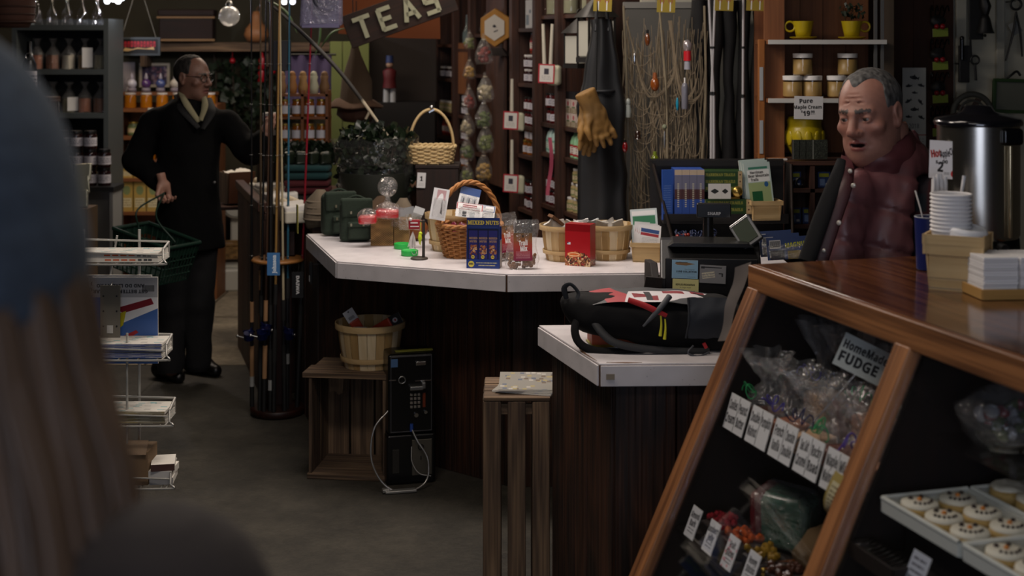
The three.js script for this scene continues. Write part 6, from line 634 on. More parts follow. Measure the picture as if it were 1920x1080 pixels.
{ const t = thing('green_window_frame', 'green-edged framed pane leaning on the pale wall', 'frame', at(1893, 180, 6.7)); t.rotation.z = -0.03; for (const [x, y, w, h] of [[0.02, 0.075, 0.2, 0.016], [0.02, -0.075, 0.2, 0.016], [-0.075, 0, 0.016, 0.15], [0.115, 0, 0.016, 0.15]]) part(t, 'frame_bar', rbox(w, h, 0.02, 0.003, [x, y, 0]), M(0x2f4a22, 0.5)); part(t, 'panel', box(0.18, 0.14, 0.006, [0.02, 0, -0.004]), M(0x6a6c60, 0.6)); part(t, 'hook', bar([0.02, 0.08, 0], [0.02, 0.08, -0.19], 0.004), steel); part(t, 'wire_handle', tube([[-0.02, 0.08, 0], [0.0, 0.1, 0.01], [0.03, 0.12, 0], [0.05, 0.1, 0]], 0.006, 14, 6), toolM); }

// ==== register corner =====================================================
// book display on the white counter
const BD = V((1347 - 960) * 5.95 / FOCAL, CY, -5.95);
{ const t = thing('book_display', 'black slanted book display behind the cash register', 'display rack', BD); const bk = M(0x14100e, 0.5); const w0 = 0.285, w1 = 0.235;
  part(t, 'back', box(0.58, 0.39, 0.012, [0.005, 0.195, -0.09]), bk); for (const [s, a, b] of [[-1, w0, w1 - 0.045], [1, w0 + 0.015, w0 + 0.015]]) part(t, 'side', sheet((u, v) => [s * lerp(b, a, v), v * 0.38, lerp(0.1 - v * 0.04, -0.09, u)], 1, 1), bk); for (const [s, a, b] of [[-1, w0, w1 - 0.045], [1, w0 + 0.015, w0 + 0.015]]) part(t, 'side_edge', bar([s * b, 0, 0.1], [s * a, 0.38, 0.06], 0.007, 6), M(0x2a211c, 0.5)); for (const [y, z] of [[0.012, 0.02], [0.145, -0.01]]) part(t, 'shelf', box(0.53, 0.016, 0.18, [0.02, y - 0.008, z]), bk); part(t, 'lip', box(0.53, 0.03, 0.008, [0.02, 0.155, 0.078]), bk); part(t, 'top_rail', box(0.57, 0.025, 0.02, [0.005, 0.375, -0.06]), bk); }
const spineBlue = print(48, 220, (g, w, h) => { g.fillStyle = '#2a4a98'; g.fillRect(0, 0, w, h); g.fillStyle = '#b8a690'; g.fillRect(0, 0, w, 24); g.fillStyle = '#6a6a80'; g.fillRect(0, 26, w, 60); g.fillStyle = '#4a2a2a'; g.fillRect(0, 86, w, 44); g.fillStyle = '#b8b4a0'; for (let i = 0; i < 12; i++) g.fillRect(18, 60 + i * 9, 12, 5); g.fillStyle = '#7fa8b8'; g.beginPath(); g.arc(24, 204, 9, 0, 7); g.fill(); }, 0.4), coverBlue = print(96, 200, (g, w, h) => { g.fillStyle = '#3a62b8'; g.fillRect(0, 0, w, h); scribble(g, 10, 60, 70, 110, 12, '#8fa8d8', 2); }, 0.4);
const sY0 = CY + 0.145;
for (let i = 0; i < 5; i++) onePrinted(i ? 'trail_guide' : 'trail_guide', i ? 'blue trail guide standing with its spine outwards in black display' : 'blue trail guide at the row end showing its back cover', 'book', i ? 'blue guides standing in the display' : null, i ? 0.031 : 0.046, 0.212, i ? 0.13 : 0.012, i ? spineBlue : coverBlue, M(0x2a4a98, 0.5), V(BD.x + (i ? -0.213 + i * 0.0318 - 0.0 : -0.228), sY0 + 0.106, -5.94 + (i ? 0 : 0.06)), [0, i ? 0 : 0.3, 0]);
const spineGreen = print(256, 40, (g, w, h) => { g.fillStyle = '#24401c'; g.fillRect(0, 0, w, h); hand(g, 'HARRIMAN TRAILS', 112, 21, 22, 0, '#8f8a3a', 'serif', 'bold ', 0.9); g.fillStyle = '#b09a74'; g.fillRect(228, 0, 28, h); g.fillStyle = '#4a2a1c'; g.beginPath(); g.arc(242, 20, 5, 0, 7); g.fill(); }, 0.4);
for (let i = 0; i < 6; i++) { const up = i > 2; onePrinted('harriman_book'.replace('harriman_', 'green_'), up ? 'green trail book lying in the upper stack, spine outwards' : 'green trail book lying in the lower stack, spine outwards', 'book', up ? 'green books in the upper stack' : 'green books in the lower stack', up ? 0.165 : 0.195, 0.0285, 0.13, spineGreen, M(0xc8c0b0, 0.7), V(BD.x + (up ? 0.01 : 0.03), sY0 + 0.0145 + (up ? 0.117 + (i - 3) * 0.029 : i * 0.029) , -5.955 + (up ? 0.0 : 0.02)), [0, 0, 0], { py: M(0x24401c, 0.5) }); }
{ const cardM = print(200, 140, (g, w, h) => { g.fillStyle = '#c6c5c2'; g.fillRect(0, 0, w, h); g.strokeStyle = '#999'; g.beginPath(); g.moveTo(120, 0); g.lineTo(120, h); g.stroke(); for (const [x, ww] of [[58, 34], [150, 26]]) { g.fillStyle = '#1a1c1e'; for (const s of [-1, 1]) { g.beginPath(); g.moveTo(x - ww, 70 + s * 4); g.lineTo(x, 70 + s * 24); g.lineTo(x + ww, 70 + s * 4); g.fill(); } g.fillRect(x - ww, 66, ww * 2, 8); } }, 0.6); onePrinted('logo_card', 'white card with two black diamond marks before the green books', 'card', null, 0.095, 0.064, 0.002, cardM, paperSide, V(BD.x - 0.008, sY0 + 0.089 + 0.033, -5.865), [-0.05, 0, 0]); }
{ const t = thing('brass_bell', 'small round brass counter bell on the green books', 'bell', V(BD.x + 0.07, sY0 + 0.088, -5.88)); part(t, 'disc', lathe([[0, 0.012], [0.018, 0.01], [0.024, 0], [0.018, -0.008], [0, -0.01]], 24, [0, 0.03, 0], [PI / 2, 0, 0]), M(0xc9a85a, 0.25, { metalness: 0.9 })); part(t, 'foot', rbox(0.04, 0.008, 0.014, 0.002, [-0.01, 0.004, 0]), M(0x9a7c3a, 0.35, { metalness: 0.9 })); }
{ const t = thing('pint_basket', 'pale veneer basket of folded trail maps in the black display', 'basket', V(BD.x + 0.185, sY0, -5.9), 0.1); pintBasket(t, 0.135, 0.08, 0.11); const mm = print(180, 260, (g, w, h) => { g.fillStyle = '#aebfbb'; g.fillRect(0, 0, w, h); g.fillStyle = '#3f7a66'; g.fillRect(30, 22, 130, 12); g.fillStyle = '#dcdedc'; g.fillRect(20, 38, 150, 62); hand(g, 'Harriman', 84, 50, 20, 0, '#333'); hand(g, 'Bear Mountain', 96, 68, 20, 0, '#333'); hand(g, 'Trails', 66, 88, 20, 0, '#333'); g.fillStyle = '#98a878'; g.fillRect(20, 104, 150, 140); g.fillStyle = '#245a38'; g.fillRect(40, 150, 70, 66); g.fillStyle = '#2f5a8a'; g.beginPath(); g.arc(142, 116, 14, 0, 7); g.fill(); }, 0.3); for (let i = 0; i < 3; i++) onePrinted('trail_map', i ? 'folded trail map behind another in the display basket' : 'folded Bear Mountain trail map in clear sleeve in the display basket', 'map', i ? 'maps behind the front one' : null, 0.115, 0.21, 0.004, mm, paperSide, t.position.clone().add(V(-0.02 - i * 0.008, 0.135 + i * 0.006, 0.0 - i * 0.014)), [-0.16, 0.1, 0.09]); }
// magazines on the lower shelf
const mag3 = print(256, 40, (g, w, h) => { g.fillStyle = '#b0b0ac'; g.fillRect(0, 0, w, h); g.fillStyle = '#3a4a80'; g.fillRect(70, 0, 60, h); hand(g, 'DE SOTO', 100, 20, 15, 0, '#dfe2ea'); g.fillStyle = '#8a9470'; g.fillRect(130, 0, 126, h); scribble(g, 140, 6, 108, 28, 2, '#dfe0d0', 3); }, 0.5);
for (let i = 0; i < 3; i++) onePrinted('field_guide', 'pale field guide lying in the stack left of the register screen', 'book', 'field guides in the low stack', 0.185, 0.0195, 0.13, mag3, paperSide, V((1308 - 960) * 5.72 / FOCAL, CY + 0.0225 + i * 0.0198, -5.78 + i * 0.004), [0, 0.02 * i, 0]);
{ const t = thing('trinket_tray', 'tray of tangled dark trinkets lying on the field guides', 'tray', V((1308 - 960) * 5.72 / FOCAL, CY + 0.0735, -5.78)); part(t, 'tray', rbox(0.19, 0.008, 0.12, 0.003, [0, 0.004, 0]), M(0x2a1a14, 0.6)); const g = []; for (let i = 0; i < 26; i++) g.push(torus(rnd(0.008, 0.014), 0.003, [rnd(-0.085, 0.085), 0.016 + rnd(0.014), rnd(-0.05, 0.05)], [rnd(3), rnd(3), 0], 12, 5)); part(t, 'trinkets', g, M(0x232c4a, 0.3)).userData.kind = 'stuff'; part(t, 'red_trinkets', [0, 1, 2, 3, 4].map(i => sph(0.009, 8, [-0.08 + i * 0.012, 0.02, 0.04 - i * 0.01])), M(0x8a2a1c, 0.3)); }
// register desk
const REG = V((1330 - 960) * 5.0 / FOCAL, 0.89, -5.0);
{ const t = thing('register_desk', 'dark cherry desk with a slanted side board under the register', 'desk', V(REG.x, 0, -5.0)); const ch = M(0x5c342a, 0.75, { map: shelfT }); part(t, 'top', rbox(0.38, 0.03, 0.42, 0.004, [-0.01, 0.875, 0], U, 'x'), ch); part(t, 'side_board', extr([[-0.21, 0], [0.26, 0], [0.26, 1.02], [0.06, 1.04], [-0.21, 0.86]], 0.02, [-0.2, 0, 0], [0, PI / 2, 0], 0.004, 'y'), ch, [-0.005, 0, 0]); part(t, 'side_board', box(0.02, 0.86, 0.4, [0.17, 0.43, 0], U, 'y'), ch); part(t, 'front_board', box(0.38, 0.5, 0.02, [-0.01, 0.55, 0.18], U, 'x'), ch); part(t, 'screen_board', extr([[-0.03, 0.7], [0.075, 0.7], [0.085, 1.03], [0.028, 1.035]], 0.016, [0, 0, 0.16]), ch, [-0.275, 0, 0.02]); }
const stA = print(200, 150, (g, w, h) => { g.fillStyle = '#8fb6d2'; g.fillRect(0, 0, w, h); g.fillStyle = '#8a6a48'; g.beginPath(); g.moveTo(20, 26); g.lineTo(60, 14); g.lineTo(130, 22); g.lineTo(178, 30); g.lineTo(110, 44); g.lineTo(40, 40); g.fill(); g.fillStyle = '#3a4a54'; g.fillRect(30, 16, 90, 5); hand(g, 'The Original', 136, 76, 14, 0, '#4a5a64', 'sans-serif', ''); hand(g, 'LURE COLLECTOR', 112, 94, 19, 0, '#16242e'); scribble(g, 46, 106, 130, 10, 1, '#3a4a54', 2); scribble(g, 120, 132, 60, 8, 1, '#3a4a54', 2); }, 0.6), stB = print(200, 130, (g, w, h) => { g.fillStyle = '#d3cf92'; g.fillRect(0, 0, w, h); hand(g, 'RIFLES/REAMING', 98, 42, 18, 0, '#3a3a24'); hand(g, 'Dr. Roger Potter', 100, 64, 12, 0, '#4a4a30', 'sans-serif', ''); scribble(g, 26, 84, 148, 20, 2, '#55553a', 3); scribble(g, 76, 112, 50, 6, 1, '#55553a', 2); }, 0.7), stC = print(220, 150, (g, w, h) => { g.fillStyle = '#85868a'; g.fillRect(0, 0, w, h); g.fillStyle = '#232426'; g.fillRect(14, 14, 170, 8); g.fillRect(10, 12, 30, 18); g.fillRect(160, 62, 34, 9); g.fillRect(184, 66, 12, 26); g.save(); g.translate(74, 84); g.rotate(-0.18); g.fillStyle = '#cfc9b4'; g.fillRect(-54, -26, 108, 50); hand(g, 'We B Fixed', 0, -10, 20, 0, '#85868a'); hand(g, 'Gun Shoppe', 0, 10, 18, 0, '#85868a'); g.restore(); }, 0.5);
{ const t = thing('cash_register', 'black cash register with blue, yellow and grey stickers on its back', 'cash register', REG, -0.1); const c = M(0x1b1b1c, 0.45), c2 = M(0x101011, 0.35); part(t, 'drawer', rbox(0.36, 0.09, 0.36, 0.006, [0, 0.045, 0]), c); part(t, 'housing', extr([[-0.17, 0.09], [0.17, 0.09], [0.17, 0.2], [0.08, 0.235], [-0.02, 0.24], [-0.17, 0.13]], 0.34, [-0.17, 0, 0], [0, PI / 2, 0], 0.006).translate(0, 0, 0), c); part(t, 'back_panel', rbox(0.32, 0.15, 0.01, 0.003, [0.0, 0.13, 0.175]), c2); part(t, 'lid', extr([[-0.15, 0], [0.15, 0], [0.13, 0.012], [-0.13, 0.012]], 0.16, [0, 0.234, -0.06], U, 0.002), c2); addPrinted(t, 'sticker', 0.09, 0.064, 0.001, stA, paperSide, [-0.092, 0.168, 0.187], [0, 0, -0.02]); addPrinted(t, 'sticker', 0.09, 0.06, 0.001, stB, paperSide, [-0.09, 0.104, 0.187], [0, 0, -0.02]); addPrinted(t, 'sticker', 0.09, 0.062, 0.001, stC, paperSide, [0.004, 0.152, 0.187], [0, 0, -0.04]);
  part(t, 'pole', cyl(0.018, 0.022, 0.09, 14, [-0.0, 0.27, -0.1]), c2); const dsp = part(t, 'pole_display', rbox(0.125, 0.052, 0.035, 0.006), c2, [0.02, 0.34, -0.1]); addPrinted(dsp, 'display_face', 0.118, 0.046, 0.002, print(236, 92, (g, w, h) => { g.fillStyle = '#0a0a0b'; g.fillRect(0, 0, w, h); hand(g, 'SHARP', 120, 66, 28, 0, '#b9b9bb', 'sans-serif', 'bold ', 1.1); }, 0.3), c2, [0, 0, 0.018]);
  const k = part(t, 'screen', rbox(0.085, 0.11, 0.016, 0.004), M(0x57595c, 0.4), [0.13, 0.275, 0.02], [-0.5, -0.45, 0.5], 'tilted grey customer screen'); part(k, 'glass', rbox(0.065, 0.085, 0.003, 0.001, [0, 0, 0.009]), M(0x363d33, 0.8, { clearcoat: 0, specularIntensity: 0.3 })); part(k, 'silver_edge', rbox(0.08, 0.012, 0.018, 0.003, [0, 0.05, 0.002]), chrome); part(t, 'screen_arm', bar([0.1, 0.22, 0], [0.125, 0.265, 0.01], 0.012), c2); }
// blister packs beside the register
const blueLure = print(200, 96, (g, w, h) => { g.fillStyle = '#3a4c78'; g.fillRect(0, 0, w, h); g.fillStyle = '#c4c6ca'; g.fillRect(14, 12, 56, 36); for (let i = 0; i < 14; i++) { g.fillStyle = '#2a2a2c'; g.fillRect(18 + i * 3.6, 16, 2, 26); } hand(g, 'MAGNUM', 150, 34, 26, -0.06, '#b5b83a'); g.fillStyle = '#8a7a4c'; g.fillRect(100, 60, 90, 36); g.fillStyle = '#20263a'; g.fillRect(14, 56, 70, 40); }, 0.25);
for (let i = 0; i < 3; i++) { const t = thing('lure_blister', ['blue lure pack in clear blister in front beside the register screen', 'blue lure pack in clear blister second beside register screen', 'blue lure pack in clear blister rearmost beside register screen'][i], 'lure pack', V((1476 - i * 14 - 960) * (4.95 + i * 0.1) / FOCAL, EYE - (465 - i * 6 - 78) * (4.95 + i * 0.1) / FOCAL, -4.95 - i * 0.1)); t.rotation.set(-0.2, -0.05, 0.06); addPrinted(t, 'card', 0.145, 0.08, 0.002, blueLure, paperSide); part(t, 'blister', crumple(rbox(0.14, 0.05, 0.016, 0.006, [0, -0.012, 0.01]), 0.002, 60, i), film); }
{ const t = thing('pack_bin', 'dark low bin holding the blue lure packs', 'bin', V(1.0, 0, -5.05)); part(t, 'pedestal', box(0.19, 0.86, 0.28, [0, 0.43, 0], U, 'y'), shelfWood); part(t, 'tray', [box(0.19, 0.14, 0.01, [0, 0.93, 0.14]), box(0.19, 0.14, 0.01, [0, 0.93, -0.14]), box(0.01, 0.14, 0.28, [-0.09, 0.93, 0]), box(0.01, 0.14, 0.28, [0.09, 0.93, 0])], M(0x1a1614, 0.6)); }

// ==== what is in and on the display case ==================================
const tagText = [['Cookies', 'Cream', 'Peanut', 'Butter'], ['Double', 'Walnut', 'Pumpkin', ''], ['French', 'Vanilla', 'Chocolate', 'Double'], ['Sea Salt', 'Caramel', 'Rocky', 'Road'], ['Maple', 'Walnut', 'Mint', 'Chip']];
tagText.forEach((w4, i) => onePrinted('fudge_tag', ['handwritten fudge card reading Cookies Cream and Peanut Butter', 'handwritten fudge card reading Double Walnut and Pumpkin', 'handwritten fudge card reading French Vanilla and Chocolate', 'handwritten fudge card reading Caramel and Rocky Road', 'handwritten fudge card ending the row by the oak post'][i], 'price card', null, 0.1, 0.084, 0.002, print(260, 216, (g, w, h) => { g.fillStyle = '#d9dadc'; g.fillRect(0, 0, w, h); g.strokeStyle = '#22242a'; g.lineWidth = 6; g.beginPath(); g.moveTo(130, 4); g.lineTo(130, h - 4); g.stroke(); for (let k = 0; k < 4; k++) hand(g, w4[k], 64 + (k >> 1) * 132, 64 + (k % 2) * 84, 78, -0.06, '#15161a', 'sans-serif', 'bold ', Math.min(0.8, 104 / (w4[k].length * 42 + 1))); }, 0.7), paperSide, CF(0.115 + i * 0.116, S1 + 0.034, zf(S1 + 0.034) - 0.03), [0, 0, 0]).rotation.set(-slopeA * 0.7, CF.ry, 0, 'YXZ'));
[['Almond', 'Bark'], ['Raspberry', 'Jelly'], ['Fruit', 'Slices'], ['Honey', 'Sticks']].forEach((w2, i) => onePrinted('candy_tag', ['handwritten candy card by the left oak post on the lower shelf', 'handwritten candy card second on the lower shelf', 'pink-spotted handwritten candy card on the lower shelf', 'handwritten candy card last on the lower shelf'][i], 'price card', null, 0.05, 0.072, 0.002, print(120, 170, (g, w, h) => { g.fillStyle = '#cfd0d4'; g.fillRect(0, 0, w, h); if (i === 2) { g.fillStyle = '#c88a96'; for (let k = 0; k < 12; k++) { g.beginPath(); g.arc(rnd(w), rnd(h), 9, 0, 7); g.fill(); } } hand(g, w2[0], 60, 44, 46, -0.08, '#1a1b20', 'sans-serif', 'bold ', 0.6); hand(g, w2[1], 60, 88, 46, -0.08, '#1a1b20', 'sans-serif', 'bold ', 0.7); scribble(g, 26, 112, 70, 34, 2, '#1a1b20', 5); }, 0.7), paperSide, CF(0.11 + i * 0.1, S2 + 0.032, zf(S2 + 0.03) - 0.035)).rotation.set(-slopeA * 0.9, CF.ry, 0, 'YXZ'));
const fudgeC = [0x4a2616, 0x9a5a3a, 0xc9a27a, 0x6a3420, 0xb8866a, 0x3a1c12], ribC = [0x1f8a4c, 0x3a2a8a, 0x1c1c48, 0x2f9a5a, 0x4a2f9a], fudgeName = ['dark brown', 'reddish brown', 'cream coloured', 'chestnut', 'pinkish tan', 'black-brown'];
for (let r = 0; r < 3; r++) for (let i = 0; i < 5; i++) {
  const k = (i + r * 2) % 6, t = thing('fudge_bag', `clear bag of ${fudgeName[k]} fudge in the ${['front', 'middle', 'back'][r]} row`, 'fudge bag', CF(0.125 + i * 0.112, S1, 0.02 - r * 0.15), CF.ry + rnd(-0.3, 0.3), r === 2 ? 'fudge bags in the back row' : null);
  const hb = 0.045 + (r ? 0.03 : 0); part(t, 'fudge', crumple(rbox(0.078, hb, 0.07, 0.006, [0, hb / 2, 0], U, U, 3), 0.003, 50, i), M(fudgeC[k], 0.5));
  const top = 0.12 + r * 0.045; part(t, 'cellophane', crumple(sheet((u, v) => { const a = u * 2 * PI, q = v < 0.45 ? lerp(0.055, 0.05, v / 0.45) : v < 0.62 ? lerp(0.05, 0.014, (v - 0.45) / 0.17) : lerp(0.014, 0.065, (v - 0.62) / 0.38), sq = 1 / Math.max(Math.abs(Math.cos(a)), Math.abs(Math.sin(a))); const rr = q * lerp(Math.min(sq, 1.25), 1, v) * (1 + (v > 0.62 ? 0.3 * Math.sin(a * 7 + i) : 0)); return [Math.cos(a) * rr, v * top * 1.5, Math.sin(a) * rr * 0.85]; }, 40, 22), 0.005, 45, i + r * 9), film);
  const pts = []; for (let q = 0; q < 26; q++) { const s = q / 25; pts.push([(s - 0.5) * 0.07, top * 0.84 + 0.013 * Math.sin(s * 21 + i) - Math.abs(s - 0.5) * 0.04, 0.045 + 0.011 * Math.cos(s * 17)]); } part(t, 'ribbon', tube(pts, 0.0016, 60, 5), M(ribC[(i + r) % 5], 0.3));
}
// loose tall cellophane and handled bag
for (let i = 0; i < 5; i++) { const t = thing('cellophane_sheet', 'crinkled clear cellophane gift bag rising behind the fudge', 'gift bag', CF(0.16 + i * 0.115, S1, -0.38), CF.ry + 0.3 * (i % 3), 'cellophane gift bags behind the fudge'); part(t, 'bag', crumple(sheet((u, v) => { const a = u * 2 * PI, r = lerp(0.05, 0.075, v) + 0.01 * Math.sin(a * 5 + i); return [Math.cos(a) * r, v * (0.2 + 0.02 * (i % 2)), Math.sin(a) * r * 0.6]; }, 40, 18), 0.014, 24, i * 5), film); part(t, 'base_card', box(0.09, 0.004, 0.05, [0, 0.004, 0]), M(0x8a8d88, 0.6)); part(t, 'handle', tube([[-0.03, 0.19, 0], [-0.02, 0.24, 0.01], [0.02, 0.24, 0.01], [0.03, 0.19, 0]], 0.002, 20, 5), M(0xb9bcc0, 0.15, { metalness: 0.4 })); }
{ const p = at(1618, 674, 3.04), t = thing('fudge_sign', 'handwritten HomeMade FUDGE sign tilted inside the case', 'sign', p); addPrinted(t, 'card', 0.112, 0.075, 0.002, print(300, 200, (g, w, h) => { g.fillStyle = '#c3c8c2'; g.fillRect(0, 0, w, h); hand(g, 'HomeMade', 150, 58, 66, -0.02, '#14161a', 'sans-serif', 'bold ', 0.76); hand(g, 'FUDGE', 136, 134, 84, -0.02, '#14161a', 'sans-serif', 'bold ', 0.9); }, 0.7), paperSide); t.rotation.set(-0.25, -0.35, -0.48); part(t, 'wire', bar([0.0, -0.03, -0.003], [-0.06, -0.24, -0.01], 0.002), chrome); }
// lower shelf
{ const t = thing('foil_gift_bag', 'large shiny gift bag striped red and green on the lower shelf', 'gift bag', CF(0.24, S2, 0.03), CF.ry + 0.5); part(t, 'bag', crumple(rbox(0.14, 0.125, 0.08, 0.02, [0, 0.065, 0], U, U, 5), 0.008, 30), M(0x2c5a44, 0.2, { clearcoat: 0.8 })); part(t, 'red_band', crumple(rbox(0.05, 0.128, 0.084, 0.018, [-0.06, 0.065, 0], U, U, 5), 0.007, 30), M(0x5a1a22, 0.25, { clearcoat: 0.8 })); part(t, 'wrap', crumple(rbox(0.15, 0.135, 0.09, 0.025, [0, 0.07, 0.004], U, U, 6), 0.012, 26), film); }
for (let i = 0; i < 5; i++) { const t = thing('bark_bag', i < 2 ? 'clear bag of dark chocolate bark left on the lower shelf' : 'clear bag of brown nut brittle right on the lower shelf', 'candy bag', CF(0.12 + i * 0.11 + (i > 1 ? 0.02 : 0), S2, -0.16), CF.ry + rnd(0.6), i < 2 ? 'chocolate bark bags' : 'brittle bags'); const n = []; for (let q = 0; q < 26; q++) n.push(place(new THREE.IcosahedronGeometry(rnd(0.01, 0.02), 0), [rnd(-0.035, 0.035), 0.015 + rnd(0.07), rnd(-0.03, 0.03)])); part(t, 'contents', n, M(i < 2 ? 0x2a1610 : 0x4a3420, 0.6)).userData.kind = 'stuff'; part(t, 'film', crumple(sph(0.058, 22, [0, 0.06, 0], [1, 1.2, 0.85]), 0.01, 28, i), film); }
for (let i = 0; i < 4; i++) { const t = thing('candy_tub', ['square tub of red jelly candy by the first lower card', 'square tub of orange candy by the second lower card', 'square tub of amber candy by the third lower card', 'square tub of dark candy by the last lower card'][i], 'candy tub', CF(0.13 + i * 0.11, S2, 0.14), CF.ry); part(t, 'tub', rbox(0.085, 0.03, 0.08, 0.006, [0, 0.015, 0]), M(0x3a3434, 0.4)); const n = []; for (let q = 0; q < 30; q++) n.push(place(new THREE.IcosahedronGeometry(0.009, 0), [rnd(-0.035, 0.035), 0.033 + rnd(0.012), rnd(-0.032, 0.032)])); part(t, 'candy', n, M([0x7a1a24, 0xa84a1c, 0x8a6a1c, 0x4a2a1c][i], 0.2, { clearcoat: 0.7 })).userData.kind = 'stuff'; }
{ const t = thing('honey_stick_bundle', 'bundle of glossy amber honey sticks with gold ends', 'candy', CF(0.44, S2, 0.1), CF.ry); for (let i = 0; i < 12; i++) part(t, 'stick', bar([-0.06 + (i % 6) * 0.022, 0.012 + Math.floor(i / 6) * 0.011, 0.07], [-0.05 + (i % 6) * 0.022, 0.02 + Math.floor(i / 6) * 0.011, -0.07], 0.005, 8), M(0x6a3a10, 0.12, { clearcoat: 1 })); for (let i = 0; i < 12; i++) part(t, 'gold_end', sph(0.006, 8), M(0xcfae5a, 0.25, { metalness: 0.8 }), [-0.06 + (i % 6) * 0.022, 0.012 + Math.floor(i / 6) * 0.011, 0.073]); }
single('brown_mound', 'heap of brown crumbly candy at the lower shelf end', 'candy', crumple(sph(0.1, 30, [0, 0, 0], [1.3, 0.7, 0.9]), 0.014, 30), M(0x5a4426, 0.9), CF(0.46, S2 + 0.055, -0.02));
// right bay: cookies, candy bowl, liquorice
const foam = M(0xc9ccc6, 0.7), icing = M(0xd6d2c2, 0.5), cake = M(0xb89a5c, 0.7);
for (const [x, z, l] of [[0.875, -0.0, 'white foam tray of smiling iced cookies'], [0.875, -0.2, 'white foam tray of plain frosted cakes behind'], [1.14, -0.0, 'white foam tray of iced cookies farther along the case']]) {
  const t = thing('foam_tray', l, 'tray', CF(x, 0.94, z), CF.ry); part(t, 'tray', [rbox(0.25, 0.006, 0.19, 0.002, [0, 0.004, 0]), box(0.25, 0.026, 0.006, [0, 0.014, 0.095]), box(0.25, 0.026, 0.006, [0, 0.014, -0.095]), box(0.006, 0.026, 0.19, [0.125, 0.014, 0]), box(0.006, 0.026, 0.19, [-0.125, 0.014, 0]), tube([[-0.125, 0.027, 0.095], [0.125, 0.027, 0.095]], 0.005, 2, 6), tube([[-0.125, 0.027, -0.095], [-0.125, 0.027, 0.095]], 0.005, 2, 6)], foam);
  for (let i = 0; i < 6; i++) { const c = thing('iced_cookie', z < 0 ? 'round white frosted cake on the rear foam tray' : x < 1 ? 'round iced cookie with a dotted smile on the front tray' : 'round iced cookie on the farther foam tray', 'cookie', CF(x - 0.08 + (i % 3) * 0.08, 0.947, z - 0.042 + 0.084 * Math.floor(i / 3)), CF.ry + rnd(-0.3, 0.3) + 1.4, z < 0 ? 'frosted cakes rear' : x < 1 ? 'smiling cookies front' : 'iced cookies farther'); const hh = z < 0 ? 0.03 : 0.016; part(c, 'biscuit', lathe([[0, 0], [0.034, 0], [0.037, hh * 0.5], [0.035, hh], [0, hh]], 24), cake); part(c, 'icing', crumple(lathe([[0.0355, hh], [0.034, hh + 0.006], [0.02, hh + 0.009], [0, hh + 0.009]], 24), z < 0 ? 0.004 : 0.0005, 50, i), icing); if (z > -0.1) { part(c, 'smile', [...Array(6)].map((_, q) => sph(0.0035, 6, [Math.sin(-1 + q * 0.4) * 0.022, hh + 0.009, Math.cos(-1 + q * 0.4) * 0.022])), M(0x2a1a14, 0.4)); for (const s of [-1, 1]) part(c, 'eye', sph(0.005, 8, [s * 0.012, hh + 0.01, -0.012]), M(0x2a1a14, 0.4)); part(c, 'nose', sph(0.005, 8, [0, hh + 0.01, 0]), M(0xc87a2a, 0.4)); } }
}
onePrinted('cookie_tag', 'small handwritten card in front of the smiling cookies', 'price card', null, 0.055, 0.06, 0.002, print(96, 104, (g, w, h) => { g.fillStyle = '#a9afbc'; g.fillRect(0, 0, w, h); scribble(g, 14, 12, 68, 80, 4, '#2a2c34', 7); }, 0.7), paperSide, CF(0.9, 0.885, 0.115)).rotation.set(-slopeA, CF.ry, 0, 'YXZ');
{ const t = thing('candy_bowl', 'clear bowl of wrapped red and green candies in dark bay', 'bowl', CF(0.82, 1.071, -0.13), CF.ry); part(t, 'bowl', lathe([[0, 0], [0.06, 0], [0.085, 0.03], [0.09, 0.055]], 26), clearGlass); for (let i = 0; i < 18; i++) { const c = part(t, 'candy', crumple(sph(0.014, 10, [0, 0, 0], [1.5, 0.8, 1]), 0.003, 80, i), M([0x6a1420, 0x3a4a1c, 0x8a8c92][i % 3], 0.15, { clearcoat: 1 }), [Math.cos(i * 2.4) * 0.05 * Math.sqrt(i / 18), 0.03 + (i % 4) * 0.013, Math.sin(i * 2.4) * 0.05 * Math.sqrt(i / 18)], [i, i * 2, 0]); } part(t, 'wrap', crumple(sph(0.095, 24, [0, 0.055, 0], [1, 0.6, 1]), 0.012, 26), film); }
for (let k = 0; k < 2; k++) { const t = thing('liquorice_box', k ? 'dark box of glossy liquorice strips set lower' : 'dark box of glossy liquorice strips under the trays', 'candy box', CF(0.8 + k * 0.18, k ? 0.62 : 0.85, k ? 0.15 : 0.125), CF.ry); part(t, 'box', [rbox(0.15, 0.01, 0.05, 0.002, [0, 0.005, 0]), box(0.15, 0.03, 0.005, [0, 0.015, 0.025]), box(0.005, 0.03, 0.05, [-0.075, 0.015, 0]), box(0.005, 0.03, 0.05, [0.075, 0.015, 0])], M(0x1c1614, 0.6)); for (let i = 0; i < 9; i++) part(t, 'strip', rbox(0.01, 0.01, 0.05, 0.004, [-0.064 + i * 0.016, 0.026, 0.002], [0.2, 0, 0]), M(0x0c0a0a, 0.15, { clearcoat: 1 })); }
single('tray_riser', 'dark carton riser under the foam cookie trays', 'carton', [rbox(0.56, 0.088, 0.32, 0.004)], M(0x1a1512, 0.7), CF(1.02, 0.895, -0.12), [0, CF.ry, 0]);
